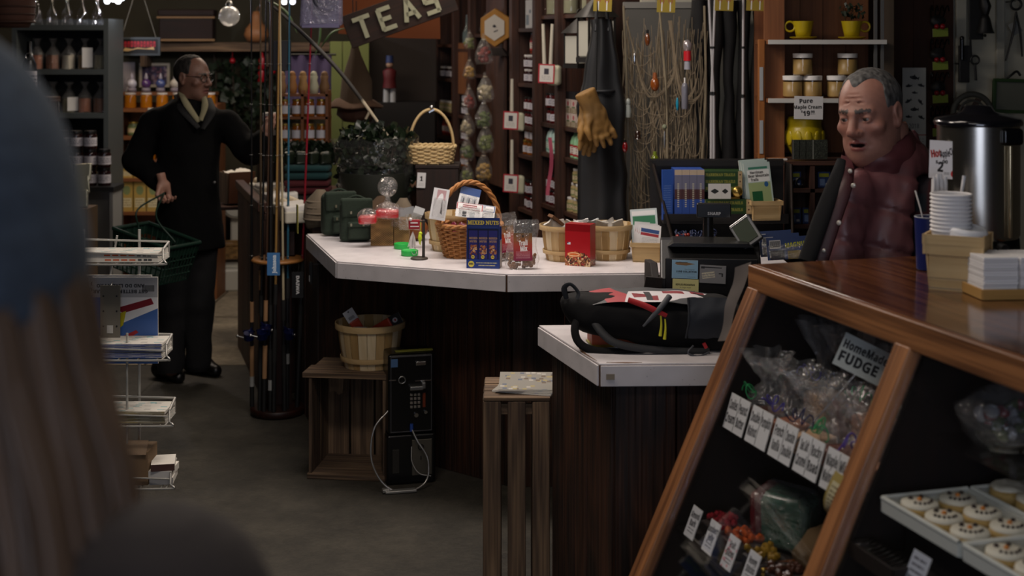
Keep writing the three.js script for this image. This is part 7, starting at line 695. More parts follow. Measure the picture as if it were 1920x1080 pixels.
// curled gold sticker on the middle post
{ const p = CF(0.665, 0.99, zf(0.99) + 0.02); single('gold_label', 'curled gold paper label peeling from the oak post', 'label', sheet((u, v) => [(u - 0.5) * 0.03, -v * 0.12, 0.028 * Math.sin(v * PI) * 1], 2, 14), M(0xffffff, 0.5, { map: canvasTex(48, 160, (g, w, h) => { g.fillStyle = '#a8904e'; g.fillRect(0, 0, w, h); g.fillStyle = '#cdbf94'; g.fillRect(8, 20, 32, 120); scribble(g, 12, 26, 24, 108, 9, '#6a5230', 4); }) }), p, [0.45, CF.ry + 0.4, 0]); }
single('plastic_drape', 'loose clear plastic sheet hanging at the case corner', 'plastic sheet', crumple(sheet((u, v) => { const p = at(lerp(lerp(1378, 1410, u), lerp(1346, 1362, u), v), lerp(lerp(500, 492, u), 640, v), 3.5 - u * 0.04); return [p.x, p.y, p.z]; }, 8, 20), 0.006, 16), M(0xc9bdb6, 0.3, { transmission: 0.8, thickness: 0, ior: 1.45 }));
// ---- on top of the case
const T = TOPY; const ty = (u, v) => onY(u, v, T);
{ const t = thing('blue_tumbler', 'tall dark blue tumbler of plastic stirrers on the case', 'cup', ty(1741, 506)); part(t, 'tumbler', lathe([[0, 0], [0.027, 0], [0.0285, 0.004], [0.033, 0.128], [0.031, 0.128], [0.026, 0.006], [0, 0.006]], 28), M(0x16225c, 0.35)); part(t, 'rim', torus(0.032, 0.0018, [0, 0.128, 0], [PI / 2, 0, 0], 28), M(0x8a8f9a, 0.4)); }
const tum = ty(1741, 506);
for (let i = 0; i < 5; i++) single('stirrer', i === 0 ? 'white plastic stirrer leaning left in the blue tumbler' : 'white plastic stirrer leaning right in the blue tumbler', 'stirrer', limb([[0, 0.02, 0], [(i === 0 ? -0.012 : 0.008 + i * 0.004), 0.12, 0], [(i === 0 ? -0.03 : 0.02 + i * 0.006), 0.19, 0]], [0.002, 0.0026, 0.0045], 12, 8, 0.4), white, tum.clone().add(V(0, 0, -0.006 + i * 0.004)), [0, 0, 0], i ? 'stirrers leaning right' : null);
{ const t = thing('pint_basket', 'pale veneer berry basket stacked with lids and cups on case', 'basket', ty(1796, 540), -0.5); pintBasket(t, 0.125, 0.098, 0.105); const t2 = thing('pint_basket', 'pale veneer berry basket nested on top of another on case', 'basket', t.position.clone().add(V(0, 0.022, 0)), -0.5); pintBasket(t2, 0.127, 0.098, 0.107);
  const b = t2.position; for (let i = 0; i < 10; i++) { const c = thing('paper_cup', i === 9 ? 'topmost white paper cup of the nested stack' : 'white paper cup nested in the stack in berry basket', 'paper cup', b.clone().add(V(-0.012, 0.022 + i * 0.0088, -0.01)), 0, i === 9 ? null : 'nested paper cups'); part(c, 'wall', lathe([[0.031, 0], [0.0425, 0.085]], 30), M(0xe8e6e6, 0.6)); part(c, 'lip', torus(0.0435, 0.0024, [0, 0.085, 0], [PI / 2, 0, 0], 32, 8), M(0xe8e6e6, 0.6)); part(c, 'base', cyl(0.031, 0.031, 0.002, 20, [0, 0.006, 0]), M(0xe8e6e6, 0.6)); }
  for (let i = 0; i < 3; i++) { const l = thing('drink_cover', 'white plastic drink cover resting in the berry basket', 'cup cover', b.clone().add(V(0.014, 0.096 + i * 0.005, 0.014)), 0, 'cup lids in the basket'); l.rotation.set(0.12, 0, -0.1); part(l, 'disc', lathe([[0, 0.007], [0.034, 0.007], [0.036, 0.011], [0.042, 0.011], [0.046, 0.004], [0.046, 0]], 30), M(0xe4e4e6, 0.35)); } }
for (let i = 0; i < 9; i++) { const p = ty(1762, 521), t = single('wrapped_straw', i === 8 ? 'single paper-wrapped straw standing apart above the cups' : 'paper-wrapped straw bundled behind the paper cups', 'straw', crumple(limb([[0, 0, 0], [0.002, 0.1, 0], [0.004, 0.228 + (i % 3) * 0.006, 0]], [0.0042, 0.0042, 0.0042], 12, 7), 0.0012, 120, i), M(0xe2e0e0, 0.75), p.clone().add(V(-0.006 + (i % 4) * 0.009 + (i === 8 ? 0.03 : 0), 0, -0.03 + Math.floor(i / 4) * 0.009)), [0, 0, i === 8 ? -0.14 : 0.02], i === 8 ? null : 'bundled straws'); }
{ const t = thing('straw_glass', 'plain tall glass holding the wrapped straws behind the cups', 'glass', ty(1764, 521).add(V(0.004, 0, -0.022))); part(t, 'glass', lathe([[0, -0.0], [0.024, 0], [0.026, 0.1], [0.0245, 0.1], [0.022, 0.004], [0, 0.004]], 22), clearGlass); part(t, 'foot', cyl(0.024, 0.024, 0.003, 20, [0, 0.0015, 0]), clearGlass); }
{ const t = thing('sleeve_tray', 'shallow wooden tray of stacked cup sleeves on the case', 'tray', ty(1890, 552), 0.08); part(t, 'base', rbox(0.17, 0.006, 0.13, 0.002, [0, 0.004, 0], U, 'x'), pine); for (const z of [-1, 1]) part(t, 'side', rbox(0.17, 0.022, 0.005, 0.001, [0, 0.012, z * 0.065], U, 'x'), M(0xd0b078, 0.7, { map: pineT })); for (const x of [-1, 1]) part(t, 'side', rbox(0.005, 0.022, 0.13, 0.001, [x * 0.085, 0.012, 0], U, 'x'), M(0xd0b078, 0.7, { map: pineT }));
  for (let c = 0; c < 2; c++) for (let i = 0; i < 14; i++) single('cup_sleeve', c ? 'white paper cup sleeve in the right stack on the wooden tray' : 'white paper cup sleeve in the left stack on the wooden tray', 'cup sleeve', new RoundedBoxGeometry(0.076, 0.0056, 0.112, 1, 0.001), M(i % 3 ? 0xe4e2e2 : 0xd4d2d2, 0.8), t.position.clone().add(V(-0.0395 + c * 0.079 + rnd(-0.001, 0.001), 0.0105 + i * 0.0058, rnd(-0.002, 0.002))), [0, 0.08, 0], c ? 'sleeves in the right stack' : 'sleeves in the left stack'); }
{ const p = ty(1834, 497), t = thing('cider_urn', 'shiny steel cider urn with a black lid and base', 'urn', p); const st = M(0xb0aca4, 0.26, { metalness: 1 }); part(t, 'base', lathe([[0, 0], [0.098, 0], [0.1, 0.01], [0.096, 0.07], [0, 0.07]], 36), black); part(t, 'body', lathe([[0.094, 0.07], [0.098, 0.08], [0.098, 0.345], [0.095, 0.352]], 48), st); part(t, 'lid', lathe([[0.104, 0.345], [0.106, 0.352], [0.102, 0.362], [0.06, 0.372], [0.04, 0.378], [0.03, 0.392], [0, 0.395]], 40), M(0x101015, 0.2, { clearcoat: 0.8 })); part(t, 'gauge', rbox(0.05, 0.04, 0.03, 0.008, [0.05, 0.322, 0.09]), blackGloss); part(t, 'gauge_tube', cyl(0.006, 0.006, 0.22, 12, [0.045, 0.19, 0.094]), M(0xb0a080, 0.1, { metalness: 0.8 })); part(t, 'tap', [cyl(0.01, 0.01, 0.05, 12, [0.02, 0.06, 0.11], [PI / 2, 0, 0])], black);
  onePrinted('cider_sign', 'handwritten Hot Apple Cider sign taped on the urn', 'sign', null, 0.07, 0.092, 0.0012, print(200, 264, (g, w, h) => { g.fillStyle = '#dad9dd'; g.fillRect(0, 0, w, h); hand(g, 'Hot', 44, 92, 70, -0.16, '#c22c22', 'sans-serif', 'bold ', 0.6); hand(g, 'Hot', 47, 92, 70, -0.16, '#1c1a1c', 'sans-serif', '', 0.6); hand(g, 'Apple', 106, 90, 64, -0.2, '#1c1a1c', 'sans-serif', 'bold ', 0.36); hand(g, 'Cider', 164, 70, 64, -0.2, '#1c1a1c', 'sans-serif', 'bold ', 0.36); hand(g, '$', 52, 150, 30, 0, '#1c1a1c'); hand(g, '2', 78, 184, 92, 0.05, '#1c1a1c', 'sans-serif', 'bold ', 0.8); hand(g, '00', 108, 146, 34, 0, '#1c1a1c'); scribble(g, 104, 216, 36, 20, 2, '#1c1a1c', 4); g.fillStyle = '#c2282c'; g.beginPath(); g.ellipse(168, 226, 20, 24, 0, 0, 7); g.fill(); g.fillStyle = '#dad9dd'; g.fillRect(164, 196, 6, 12); }, 0.7), paperSide, p.clone().add(V(-0.098, 0.263, 0.045)), [0, -0.5, -0.03]); }

// ==== near counter: backpack, magazines ===================================
const packM = M(0x0a0a0c, 0.85, { clearcoat: 0, specularIntensity: 0.5 }), packM2 = M(0x23262c, 0.85), redM = M(0xa8181f, 0.6);
{ const z = -4.08, P = (u, v, dz = 0) => { const p = at(u, v, -z - dz); return [p.x, p.y, p.z]; }; const t = thing('black_backpack', 'black backpack with red straps and yellow zipper pulls lying on counter', 'backpack', [0, 0, 0]);
  const parts_ = [capsule(P(1120, 590), P(1340, 612), 0.055, 0.083), capsule(P(1095, 578, -0.02), P(1340, 606, -0.08), 0.05, 0.086), capsule(P(1090, 575, -0.05), P(1330, 606, -0.16), 0.045, 0.085), capsule(P(1072, 556, -0.03), P(1120, 580, -0.05), 0.026, 0.045)]; const u0 = union(parts_, 0.05); const f = (x, y, zz) => smax(Math.max(u0(x, y, zz), 0.956 - y), y - 1.1 + (x - 0.2) * 0.01, 0.02) + 0.004 * noise3(x * 24, y * 30, zz * 24); part(t, 'body', field(f, [0.12, 0.94, -4.42], [0.78, 1.2, -3.9], 0.011), packM);
  part(t, 'top_panel', crumple(sheet((u, v) => { const x = lerp(0.235, 0.6, u); return [x, 1.104 - (x - 0.2) * 0.012 - (v < 0.12 ? 0.006 : 0) - Math.abs(u - 0.5) ** 3 * 0.12, lerp(-4.0, -4.2, v) - (1 - u) * 0.03]; }, 30, 6), 0.003, 20), print(512, 96, (g, w, h) => { g.fillStyle = '#3a3c40'; g.fillRect(0, 0, w, h); g.fillStyle = '#a81f2c'; g.beginPath(); g.moveTo(0, 0); g.lineTo(90, 0); g.lineTo(190, 96); g.lineTo(60, 96); g.fill(); g.fillStyle = '#d8d4d8'; g.beginPath(); g.moveTo(130, 96); g.lineTo(160, 30); g.lineTo(500, 6); g.lineTo(500, 40); g.lineTo(300, 96); g.fill(); g.fillStyle = '#8a1c28'; for (const [x, y, ww, hh] of [[170, 46, 50, 34], [300, 20, 90, 22], [420, 8, 60, 20], [240, 60, 30, 30]]) g.fillRect(x, y, ww, hh); g.fillStyle = '#1c1c20'; g.fillRect(220, 30, 26, 60); }, 0.6), U, U, 'printed grey, red and white top panel');
  part(t, 'red_strap', limb([P(1178, 562, 0.075), P(1206, 572, 0.092), P(1228, 582, 0.1), P(1250, 592, 0.1)], [0.008, 0.009, 0.009, 0.006], 20, 8, 0.5), redM); part(t, 'grey_strap', limb([P(1255, 556, 0.07), P(1236, 580, 0.1), P(1206, 612, 0.095)], [0.0115, 0.01, 0.004], 16, 8, 0.8), M(0x3f4248, 0.7)); for (const [x, y] of [[1239, 592], [1247, 598]]) part(t, 'zipper_pull', limb([P(x, y, 0.1), P(x + 1, y + 18, 0.104), P(x - 1, y + 38, 0.103)], [0.0025, 0.003, 0.005], 12, 8), M(0xbdb82a, 0.45)); part(t, 'mesh_pocket', crumple(sheet((u, v) => P(lerp(1290, 1372, u), lerp(558, 634, v), 0.105 + 0.02 * Math.sin(v * PI) - u * 0.01), 12, 12), 0.003, 50), M(0x2b2f36, 0.8), U, U, 'grey side pocket'); part(t, 'pocket_seam', tube([P(1290, 558, 0.11), P(1292, 600, 0.125), P(1286, 634, 0.11)], 0.003, 12, 6), packM2);
  part(t, 'shoulder_strap', limb([P(1090, 588, 0.0), P(1078, 612, 0.04), P(1084, 640, 0.06), P(1110, 656, 0.07), P(1160, 660, 0.08), P(1230, 660, 0.06)], [0.011, 0.012, 0.012, 0.011, 0.011, 0.009], 40, 10, 0.6), packM); part(t, 'shoulder_strap', limb([P(1106, 590, 0.03), P(1130, 625, 0.07), P(1160, 645, 0.09), P(1230, 656, 0.09), P(1330, 658, 0.08)], [0.012, 0.013, 0.012, 0.01, 0.009], 40, 10, 0.6), M(0x191b1f, 0.7)); part(t, 'grab_loop', limb([P(1062, 560, 0), P(1058, 540, 0.01), P(1070, 533, 0.02), P(1084, 548, 0.02), P(1082, 560, 0.02)], [0.007, 0.009, 0.007, 0.007, 0.007], 24, 8, 0.5), M(0x2c2f34, 0.7)); part(t, 'buckle', [tube([P(1300, 648, 0.1), P(1290, 662, 0.11), P(1310, 668, 0.11), P(1330, 660, 0.1)], 0.003, 14, 6)], M(0x3a3d44, 0.5)); part(t, 'red_tab', box(0.01, 0.016, 0.006, P(1322, 648, 0.1), [0, 0, 0.5]), redM); }
onePrinted('orange_booklet', 'orange booklet lying under the backpack straps', 'booklet', null, 0.15, 0.03, 0.09, M(0xb0481c, 0.5), M(0xb0481c, 0.5), onY(1152, 640, 0.9535).add(V(0, 0.015, 0)), [0, 0.1, 0]); onePrinted('bright_leaflet', 'blue and yellow leaflet peeking from under the orange booklet', 'leaflet', null, 0.13, 0.003, 0.12, M(0x9a9fb8, 0.5), M(0xa8a03a, 0.5), onY(1146, 645, 0.9515).add(V(0, 0.0015, 0)), [0, 0.15, 0]);
// tall slatted crate beside it
{ const D = 4.46, x0 = (905 - 960) * D / FOCAL, t = thing('slatted_crate', 'weathered slatted crate standing on end beside near counter', 'crate', V(x0, 0, -D)); const h = 0.695, dp = 0.3; for (let i = 0; i < 3; i++) part(t, 'slat', crumple(rbox(0.058, h, 0.012, 0.004, [0, 0, 0], U, 'y', 2), 0.0015, 20, i), greyWood, [0.03 + i * 0.079, h / 2, 0]); for (let i = 0; i < 3; i++) part(t, 'slat', rbox(0.012, h, 0.08, 0.003, [0, 0, 0], U, 'y'), greyWood, [0.006, h / 2, -0.06 - i * 0.095]); for (const y of [0.08, h - 0.03]) part(t, 'batten', rbox(0.22, 0.035, 0.015, 0.003, [0.11, y, -0.016], U, 'x'), greyWood); for (let i = 0; i < 3; i++) part(t, 'top_slat', rbox(0.215, 0.012, 0.085, 0.003, [0.11, h + 0.006, -0.035 - i * 0.095], U, 'x'), greyWood); for (let i = 0; i < 3; i++) part(t, 'slat', rbox(0.058, h, 0.012, 0.004, [0, 0, 0], U, 'y', 1), greyWood, [0.03 + i * 0.079, h / 2, -dp]);
  const magM = print(200, 60, (g, w, h) => { g.fillStyle = '#8f8c84'; g.fillRect(0, 0, w, h); for (let i = 0; i < 50; i++) { g.fillStyle = ['#5a6478', '#a89a6a', '#b8b4ac', '#6a5a4a'][i % 4]; g.fillRect(rnd(w), rnd(h), 14, 5); } }, 0.5); for (let i = 0; i < 3; i++) { onePrinted('crate_magazine', i === 2 ? 'topmost magazine of the pile on the slatted crate' : 'magazine in the pile on the slatted crate', 'magazine', i === 2 ? null : 'magazines on the slatted crate', 0.2, 0.005, 0.24, paperSide, paperSide, V(x0 + 0.16 - i * 0.004, h + 0.015 + i * 0.0054, -D - 0.15), [0, -0.3 + i * 0.14, 0], { py: magM }); } }
// ==== crate, basket and pay phone on the floor ============================
const FCz = -5.86;
{ const t = thing('wooden_crate', 'old wooden crate standing open on end under splint basket', 'crate', onY(650, 901, 0).add(V(0, 0, -0.0)), -0.12); const w = 0.335, h = 0.45, d = 0.3; part(t, 'top_board', rbox(w + 0.03, 0.022, d * 0.48, 0.003, [-0.01, h - 0.011, -d * 0.24], U, 'x'), greyWood); part(t, 'top_board', rbox(w + 0.02, 0.022, d * 0.5, 0.003, [0.0, h - 0.013, -d * 0.75], U, 'x'), greyWood); part(t, 'bottom_board', rbox(w + 0.01, 0.024, d * 0.48, 0.003, [0, 0.012, -d * 0.24], U, 'x'), greyWood); part(t, 'bottom_board', rbox(w, 0.024, d * 0.5, 0.003, [0, 0.012, -d * 0.75], U, 'x'), greyWood); for (const s of [-1, 1]) { part(t, 'side_board', rbox(0.014, h - 0.046, d * 0.46, 0.003, [s * (w / 2 - 0.008), h / 2, -d * 0.25], U, 'y'), greyWood); part(t, 'side_board', rbox(0.014, h - 0.046, d * 0.46, 0.003, [s * (w / 2 - 0.008), h / 2, -d * 0.73], U, 'y'), greyWood); } for (let i = 0; i < 3; i++) part(t, 'back_board', rbox(w / 3 - 0.008, h - 0.046, 0.012, 0.003, [(i - 1) * (w / 3), h / 2, -d + 0.006], U, 'y'), greyWood); part(t, 'broken_cleat', extr([[-0.04, 0], [0.03, 0], [0.02, -0.09], [0.004, -0.1], [-0.02, -0.08], [-0.035, -0.09]], 0.012, [-0.07, h - 0.024, -0.14]), greyWood);
  const b = thing('splint_basket', 'pale splint basket of orange tackle packs on the old crate', 'basket', t.position.clone().add(V(0.083, 0.45, -0.16))); splintBasket(b, 0.142, 0.112, 0.19, 22, [[1, 0.026], [0.26, 0.02]]);
  const hgM = print(64, 90, (g, w, h) => { g.fillStyle = '#cfcfd2'; g.fillRect(0, 0, w, h); g.fillStyle = '#333'; g.beginPath(); g.arc(32, 14, 5, 0, 7); g.fill(); for (let i = 0; i < 9; i++) g.fillRect(14 + i * 4, 50, 2, 22); }, 0.6), hgD = print(64, 90, (g, w, h) => { g.fillStyle = '#232428'; g.fillRect(0, 0, w, h); g.fillStyle = '#c8c8cc'; g.beginPath(); g.ellipse(32, 50, 14, 20, 0, 0, 7); g.fill(); g.fillStyle = '#aa2a2a'; g.beginPath(); g.arc(32, 48, 7, 0, 7); g.fill(); }, 0.6); for (const [dx, rz, ry, l, m, s] of [[-0.06, 0.55, 0.3, 'orange tackle pack with a white hang card in the crate basket', hgM, -1], [0.075, -1.05, -0.3, 'orange tackle pack with a dark hang card in the crate basket', hgD, 1]]) { const o = thing('tackle_pack', l, 'tackle pack', b.position.clone().add(V(dx, 0.18, 0.02)), ry); o.rotation.z = rz; part(o, 'orange_pack', crumple(rbox(0.045, 0.1, 0.016, 0.006, [0, -0.03, 0], U, U, 3), 0.003, 50), M(0xc4442a, 0.35, { clearcoat: 0.6 })); addPrinted(o, 'hang_card', 0.048, 0.055, 0.002, m, paperSide, [0, 0.045, 0]); } single('white_pouch', 'small white pouch lying in the crate basket', 'pouch', crumple(rbox(0.07, 0.03, 0.05, 0.012, [0, 0, 0], U, U, 4), 0.006, 40), M(0xd2cccc, 0.5), b.position.clone().add(V(-0.04, 0.16, 0.06))); }
{ const p = onY(771, 908, 0), t = thing('pay_phone', 'black pay phone with chrome trim and steel cord on the floor', 'pay phone', p, 0.24); const w = 0.195, d = 0.15; const bx = M(0x0b0b0c, 0.28); part(t, 'upper_body', rbox(w, 0.335, d, 0.012, [0, 0.378, -d / 2]), bx); part(t, 'lower_body', rbox(w + 0.012, 0.21, d + 0.01, 0.012, [0, 0.105, -d / 2 - 0.004]), bx); const tr = []; for (const [x, y, ww, hh] of [[0, 0.535, w - 0.02, 0.004], [0, 0.222, w - 0.02, 0.004], [-w / 2 + 0.012, 0.378, 0.004, 0.31], [w / 2 - 0.012, 0.378, 0.004, 0.31]]) part(t, 'chrome_trim', rbox(ww, hh, 0.004, 0.001, [x, y, 0.002]), M(0x6c6c70, 0.35, { metalness: 0.9 })); part(t, 'instruction_card', rbox(0.03, 0.034, 0.002, 0.001, [-0.072, 0.51, 0.003]), M(0x4a6a94, 0.4)); part(t, 'coin_slot', [rbox(0.045, 0.018, 0.014, 0.004, [0.04, 0.505, 0.004])], chrome); part(t, 'cradle', [rbox(0.06, 0.02, 0.03, 0.006, [0.02, 0.405, 0.012]), rbox(0.02, 0.03, 0.03, 0.006, [0.05, 0.415, 0.012])], steel); part(t, 'cradle_hook', torus(0.014, 0.004, [-0.04, 0.44, 0.01]), steel); part(t, 'shelf_line', [box(0.07, 0.004, 0.006, [0.05, 0.432, 0.004]), box(0.03, 0.004, 0.006, [-0.08, 0.44, 0.004])], chrome); for (let r = 0; r < 4; r++) for (let c = 0; c < 3; c++) part(t, 'key', rbox(0.011, 0.011, 0.007, 0.002), M(0x77726c, 0.4), [-0.0 + c * 0.016, 0.375 - r * 0.017, 0.004]); part(t, 'amber_strip', rbox(0.012, 0.06, 0.004, 0.001, [0.054, 0.35, 0.003]), M(0x6a2a10, 0.4)); part(t, 'return_lever', [cyl(0.009, 0.009, 0.012, 12, [0.02, 0.29, 0.006], [PI / 2, 0, 0]), cyl(0.007, 0.007, 0.012, 12, [0.06, 0.3, 0.006], [PI / 2, 0, 0])], chrome); const vd = part(t, 'vault_door', rbox(0.085, 0.15, 0.006, 0.003, [0.045, 0.112, 0.004]), M(0x6e6a60, 0.35, { metalness: 0.7 }), U, U, 'dull steel coin vault door'); part(vd, 'lock', [torus(0.011, 0.002, [0.04, 0.155, 0.008]), box(0.004, 0.016, 0.003, [0.04, 0.11, 0.008])], darkMetal); part(t, 'card_reader', rbox(0.03, 0.1, 0.005, 0.002, [-0.065, 0.1, 0.003]), M(0x3a3834, 0.4, { metalness: 0.5 })); part(t, 'side_bracket', rbox(0.006, 0.4, 0.02, 0.002, [w / 2 + 0.002, 0.33, -0.1]), M(0x1c1c1e, 0.4)); part(t, 'yellow_tape', crumple(rbox(0.16, 0.003, 0.03, 0.001, [0.02, 0.548, -0.05]), 0.003, 40), M(0x7a7a2c, 0.6)); part(t, 'blue_collar', cyl(0.007, 0.008, 0.03, 10, [0.0, 0.24, 0.01]), M(0x2a4a9a, 0.4));
  part(t, 'steel_cord', tube([[0, 0.235, 0.012], [0.02, 0.19, 0.03], [0.06, 0.12, 0.05], [0.055, 0.04, 0.07], [0.0, 0.006, 0.09], [-0.08, 0.006, 0.09], [-0.14, 0.05, 0.07], [-0.175, 0.14, 0.05], [-0.16, 0.25, 0.03], [-0.1, 0.315, 0.012]], 0.0042, 90, 8), M(0xb4b2ae, 0.3, { metalness: 0.8 })); part(t, 'cord_bracket', [rbox(0.13, 0.012, 0.03, 0.004, [-0.06, 0.008, 0.1]), rbox(0.03, 0.014, 0.03, 0.003, [-0.12, 0.012, 0.09])], M(0xa9a8a4, 0.35, { metalness: 0.7 })); part(t, 'wire', tube([[-0.0, 0.16, 0.01], [0.0, 0.1, 0.02], [0.03, 0.05, 0.02], [0.08, 0.035, 0.02]], 0.002, 20, 5), M(0xb8b6b2, 0.4)); }
// ==== fishing rod rack ====================================================
const RK = onY(521, 775, 0);
{ const t = thing('rod_rack', 'round wooden floor rack of upright fishing rods', 'rod rack', RK); const wd = M(0xa06a44, 0.5, { map: shelfT }); part(t, 'base', lathe([[0, 0.0], [0.125, 0.0], [0.136, 0.012], [0.136, 0.032], [0.128, 0.04], [0, 0.04]], 40), wd); part(t, 'upper_disc', lathe([[0, 0.755], [0.125, 0.755], [0.134, 0.765], [0.125, 0.775], [0, 0.775]], 40), M(0xb08458, 0.4, { map: pineT })); for (const [x, r] of [[0.02, 0.3], [-0.05, -0.4]]) part(t, 'spine_board', rbox(0.09, 0.72, 0.02, 0.003, [x, 0.4, -0.02], [0, r, 0], 'y'), wd); part(t, 'center_pole', bar([0, 0.77, 0], [0, 1.72, 0], 0.01, 10), M(0x3a2a1c, 0.6)); part(t, 'header', rbox(0.11, 0.15, 0.02, 0.003, [0.01, 1.78, 0]), M(0x0e0e18, 0.6)); part(t, 'rear_block', rbox(0.1, 0.12, 0.05, 0.004, [0.03, 0.84, -0.05], U, 'x'), wd); }
const blue = M(0x10194a, 0.25, { metalness: 0.5 }), cork = M(0x9a7450, 0.85);
const rods = [[-0.125, 0.02, -0.125, 0.04, 0x0c0c0c, 'cork', 1], [-0.075, 0.085, -0.055, 0.05, 0x101010, 'foam', 1], [-0.05, 0.11, -0.03, 0.05, 0x3c2a1e, 'cork', 1], [-0.02, 0.1, -0.022, 0.04, 0x181614, 'foam', 0], [0.0, 0.12, 0.012, 0.03, 0x8a6a3a, 'foam', 0], [0.05, 0.1, 0.025, 0.02, 0xa89c80, 'foam', 1], [0.055, 0.06, 0.058, 0.0, 0x2a5a70, 'foam', 0], [0.1, 0.03, 0.15, -0.04, 0x7a1020, 'foam', 0], [-0.09, -0.03, -0.09, -0.02, 0x5a4a38, 'cork', 0]];
const rodLab = ['black fishing rod with cork grips at the rack edge', 'black fishing rod with a dark reel in the rack', 'brown fishing rod with cork grip in the rack', 'thick dark fishing rod in the middle of the rack', 'gold fishing rod in the middle of the rack', 'pale fishing rod with a blue reel in the rack', 'blue-green fishing rod in the rack', 'dark red fishing rod leaning away from the rack', 'tan fishing rod at the back of the rack'];
rods.forEach(([x, z, x2, z2, c, grip, reel], i) => { const t = thing('fishing_rod', rodLab[i], 'fishing rod', RK.clone().add(V(x, 0.04, z))); const top = V(x2 - x + (x2 - x) * 0.6, 2.3 + rnd(0.2), z2 - z), lift = [0, 0.04, 0.02, 0, 0.1, 0.02, 0.12, 0.2, 0.15][i], q = s => top.clone().multiplyScalar((s ? s + (s < 0.6 ? lift : 0) : 0) / top.y); const gm = grip === 'cork' ? cork : M(0x141414, 0.8); part(t, 'butt', bar(q(0), q(0.14), 0.011, 10), M(0x0e0e0e, 0.6)); part(t, 'rear_grip', bar(q(0.14), q(0.3), 0.0115, 10), gm); if (i % 3 === 0) part(t, 'white_band', bar(q(0.1), q(0.15), 0.0122, 10), M(0x9a9a97, 0.5)); part(t, 'reel_seat', bar(q(0.3), q(0.42), 0.009, 10), M(0x1a1a1c, 0.3)); part(t, 'fore_grip', bar(q(0.42), q(0.52), 0.0105, 10), gm); part(t, 'blank', bar(q(0.52), q(top.y), [3].includes(i) ? 0.012 : 0.0065, 8, [3].includes(i) ? 0.008 : 0.003), M(c, 0.3)); for (const s of [0.75, 1.0, 1.25, 1.5, 1.7]) part(t, 'line_guide', torus(0.008, 0.0012, q(s).add(V(0, 0, 0.009)), [PI / 2, 0, 0], 12, 5), steel); if (reel) { const p = q(0.36); const s = i % 2 ? 1 : -1; const rl = part(t, 'reel', [cyl(0.024, 0.026, 0.035, 18, [p.x + s * 0.02 + 0.012, p.y, p.z + 0.04], [0.4, 0, 0]), torus(0.028, 0.003, [p.x + s * 0.02 + 0.012, p.y + 0.02, p.z + 0.04], [PI / 2 - 0.4, 0, 0], 18), bar([p.x, p.y + 0.03, p.z], [p.x + s * 0.015 + 0.01, p.y + 0.02, p.z + 0.04], 0.006)], blue, U, U, 'dark blue reel'); part(rl, 'reel_handle', [bar([p.x + s * 0.02, p.y - 0.01, p.z + 0.05], [p.x + s * 0.06, p.y + 0.0, p.z + 0.05], 0.003), sph(0.008, 8, [p.x + s * 0.062, p.y, p.z + 0.05])], chrome); } });
for (const [u, v, d, w, h, l, draw] of [[513, 495, 6.72, 0.062, 0.11, 'blue hang tag with white script on the fishing rods', (g, W, H) => { g.fillStyle = '#3f72a8'; g.fillRect(0, 0, W, H); g.save(); g.translate(W * 0.55, H * 0.5); g.rotate(-PI / 2); hand(g, 'Johnson', 0, 0, 32, 0, '#e8eef4', 'serif'); g.restore(); }], [558, 534, 6.7, 0.056, 0.125, 'black hang tag lettered DAIWA on the fishing rods', (g, W, H) => { g.fillStyle = '#0c0c0d'; g.fillRect(0, 0, W, H); g.save(); g.translate(W * 0.5, H * 0.5); g.rotate(PI / 2); hand(g, 'DAIWA', 0, 0, 30, 0, '#dcdcdc', 'sans-serif', 'bold ', 1.2); g.restore(); }]]) { const t = thing('rod_tag', l, 'tag', at(u, v, d)); addPrinted(t, 'card', w, h, 0.003, print(84, 164, draw, 0.5), M(0x1a1a1a, 0.6)); part(t, 'loop', tube([[0, h / 2 - 0.005, 0], [0.004, h / 2 + 0.02, -0.01], [0, h / 2 + 0.035, -0.03]], 0.001, 8, 5), black); }
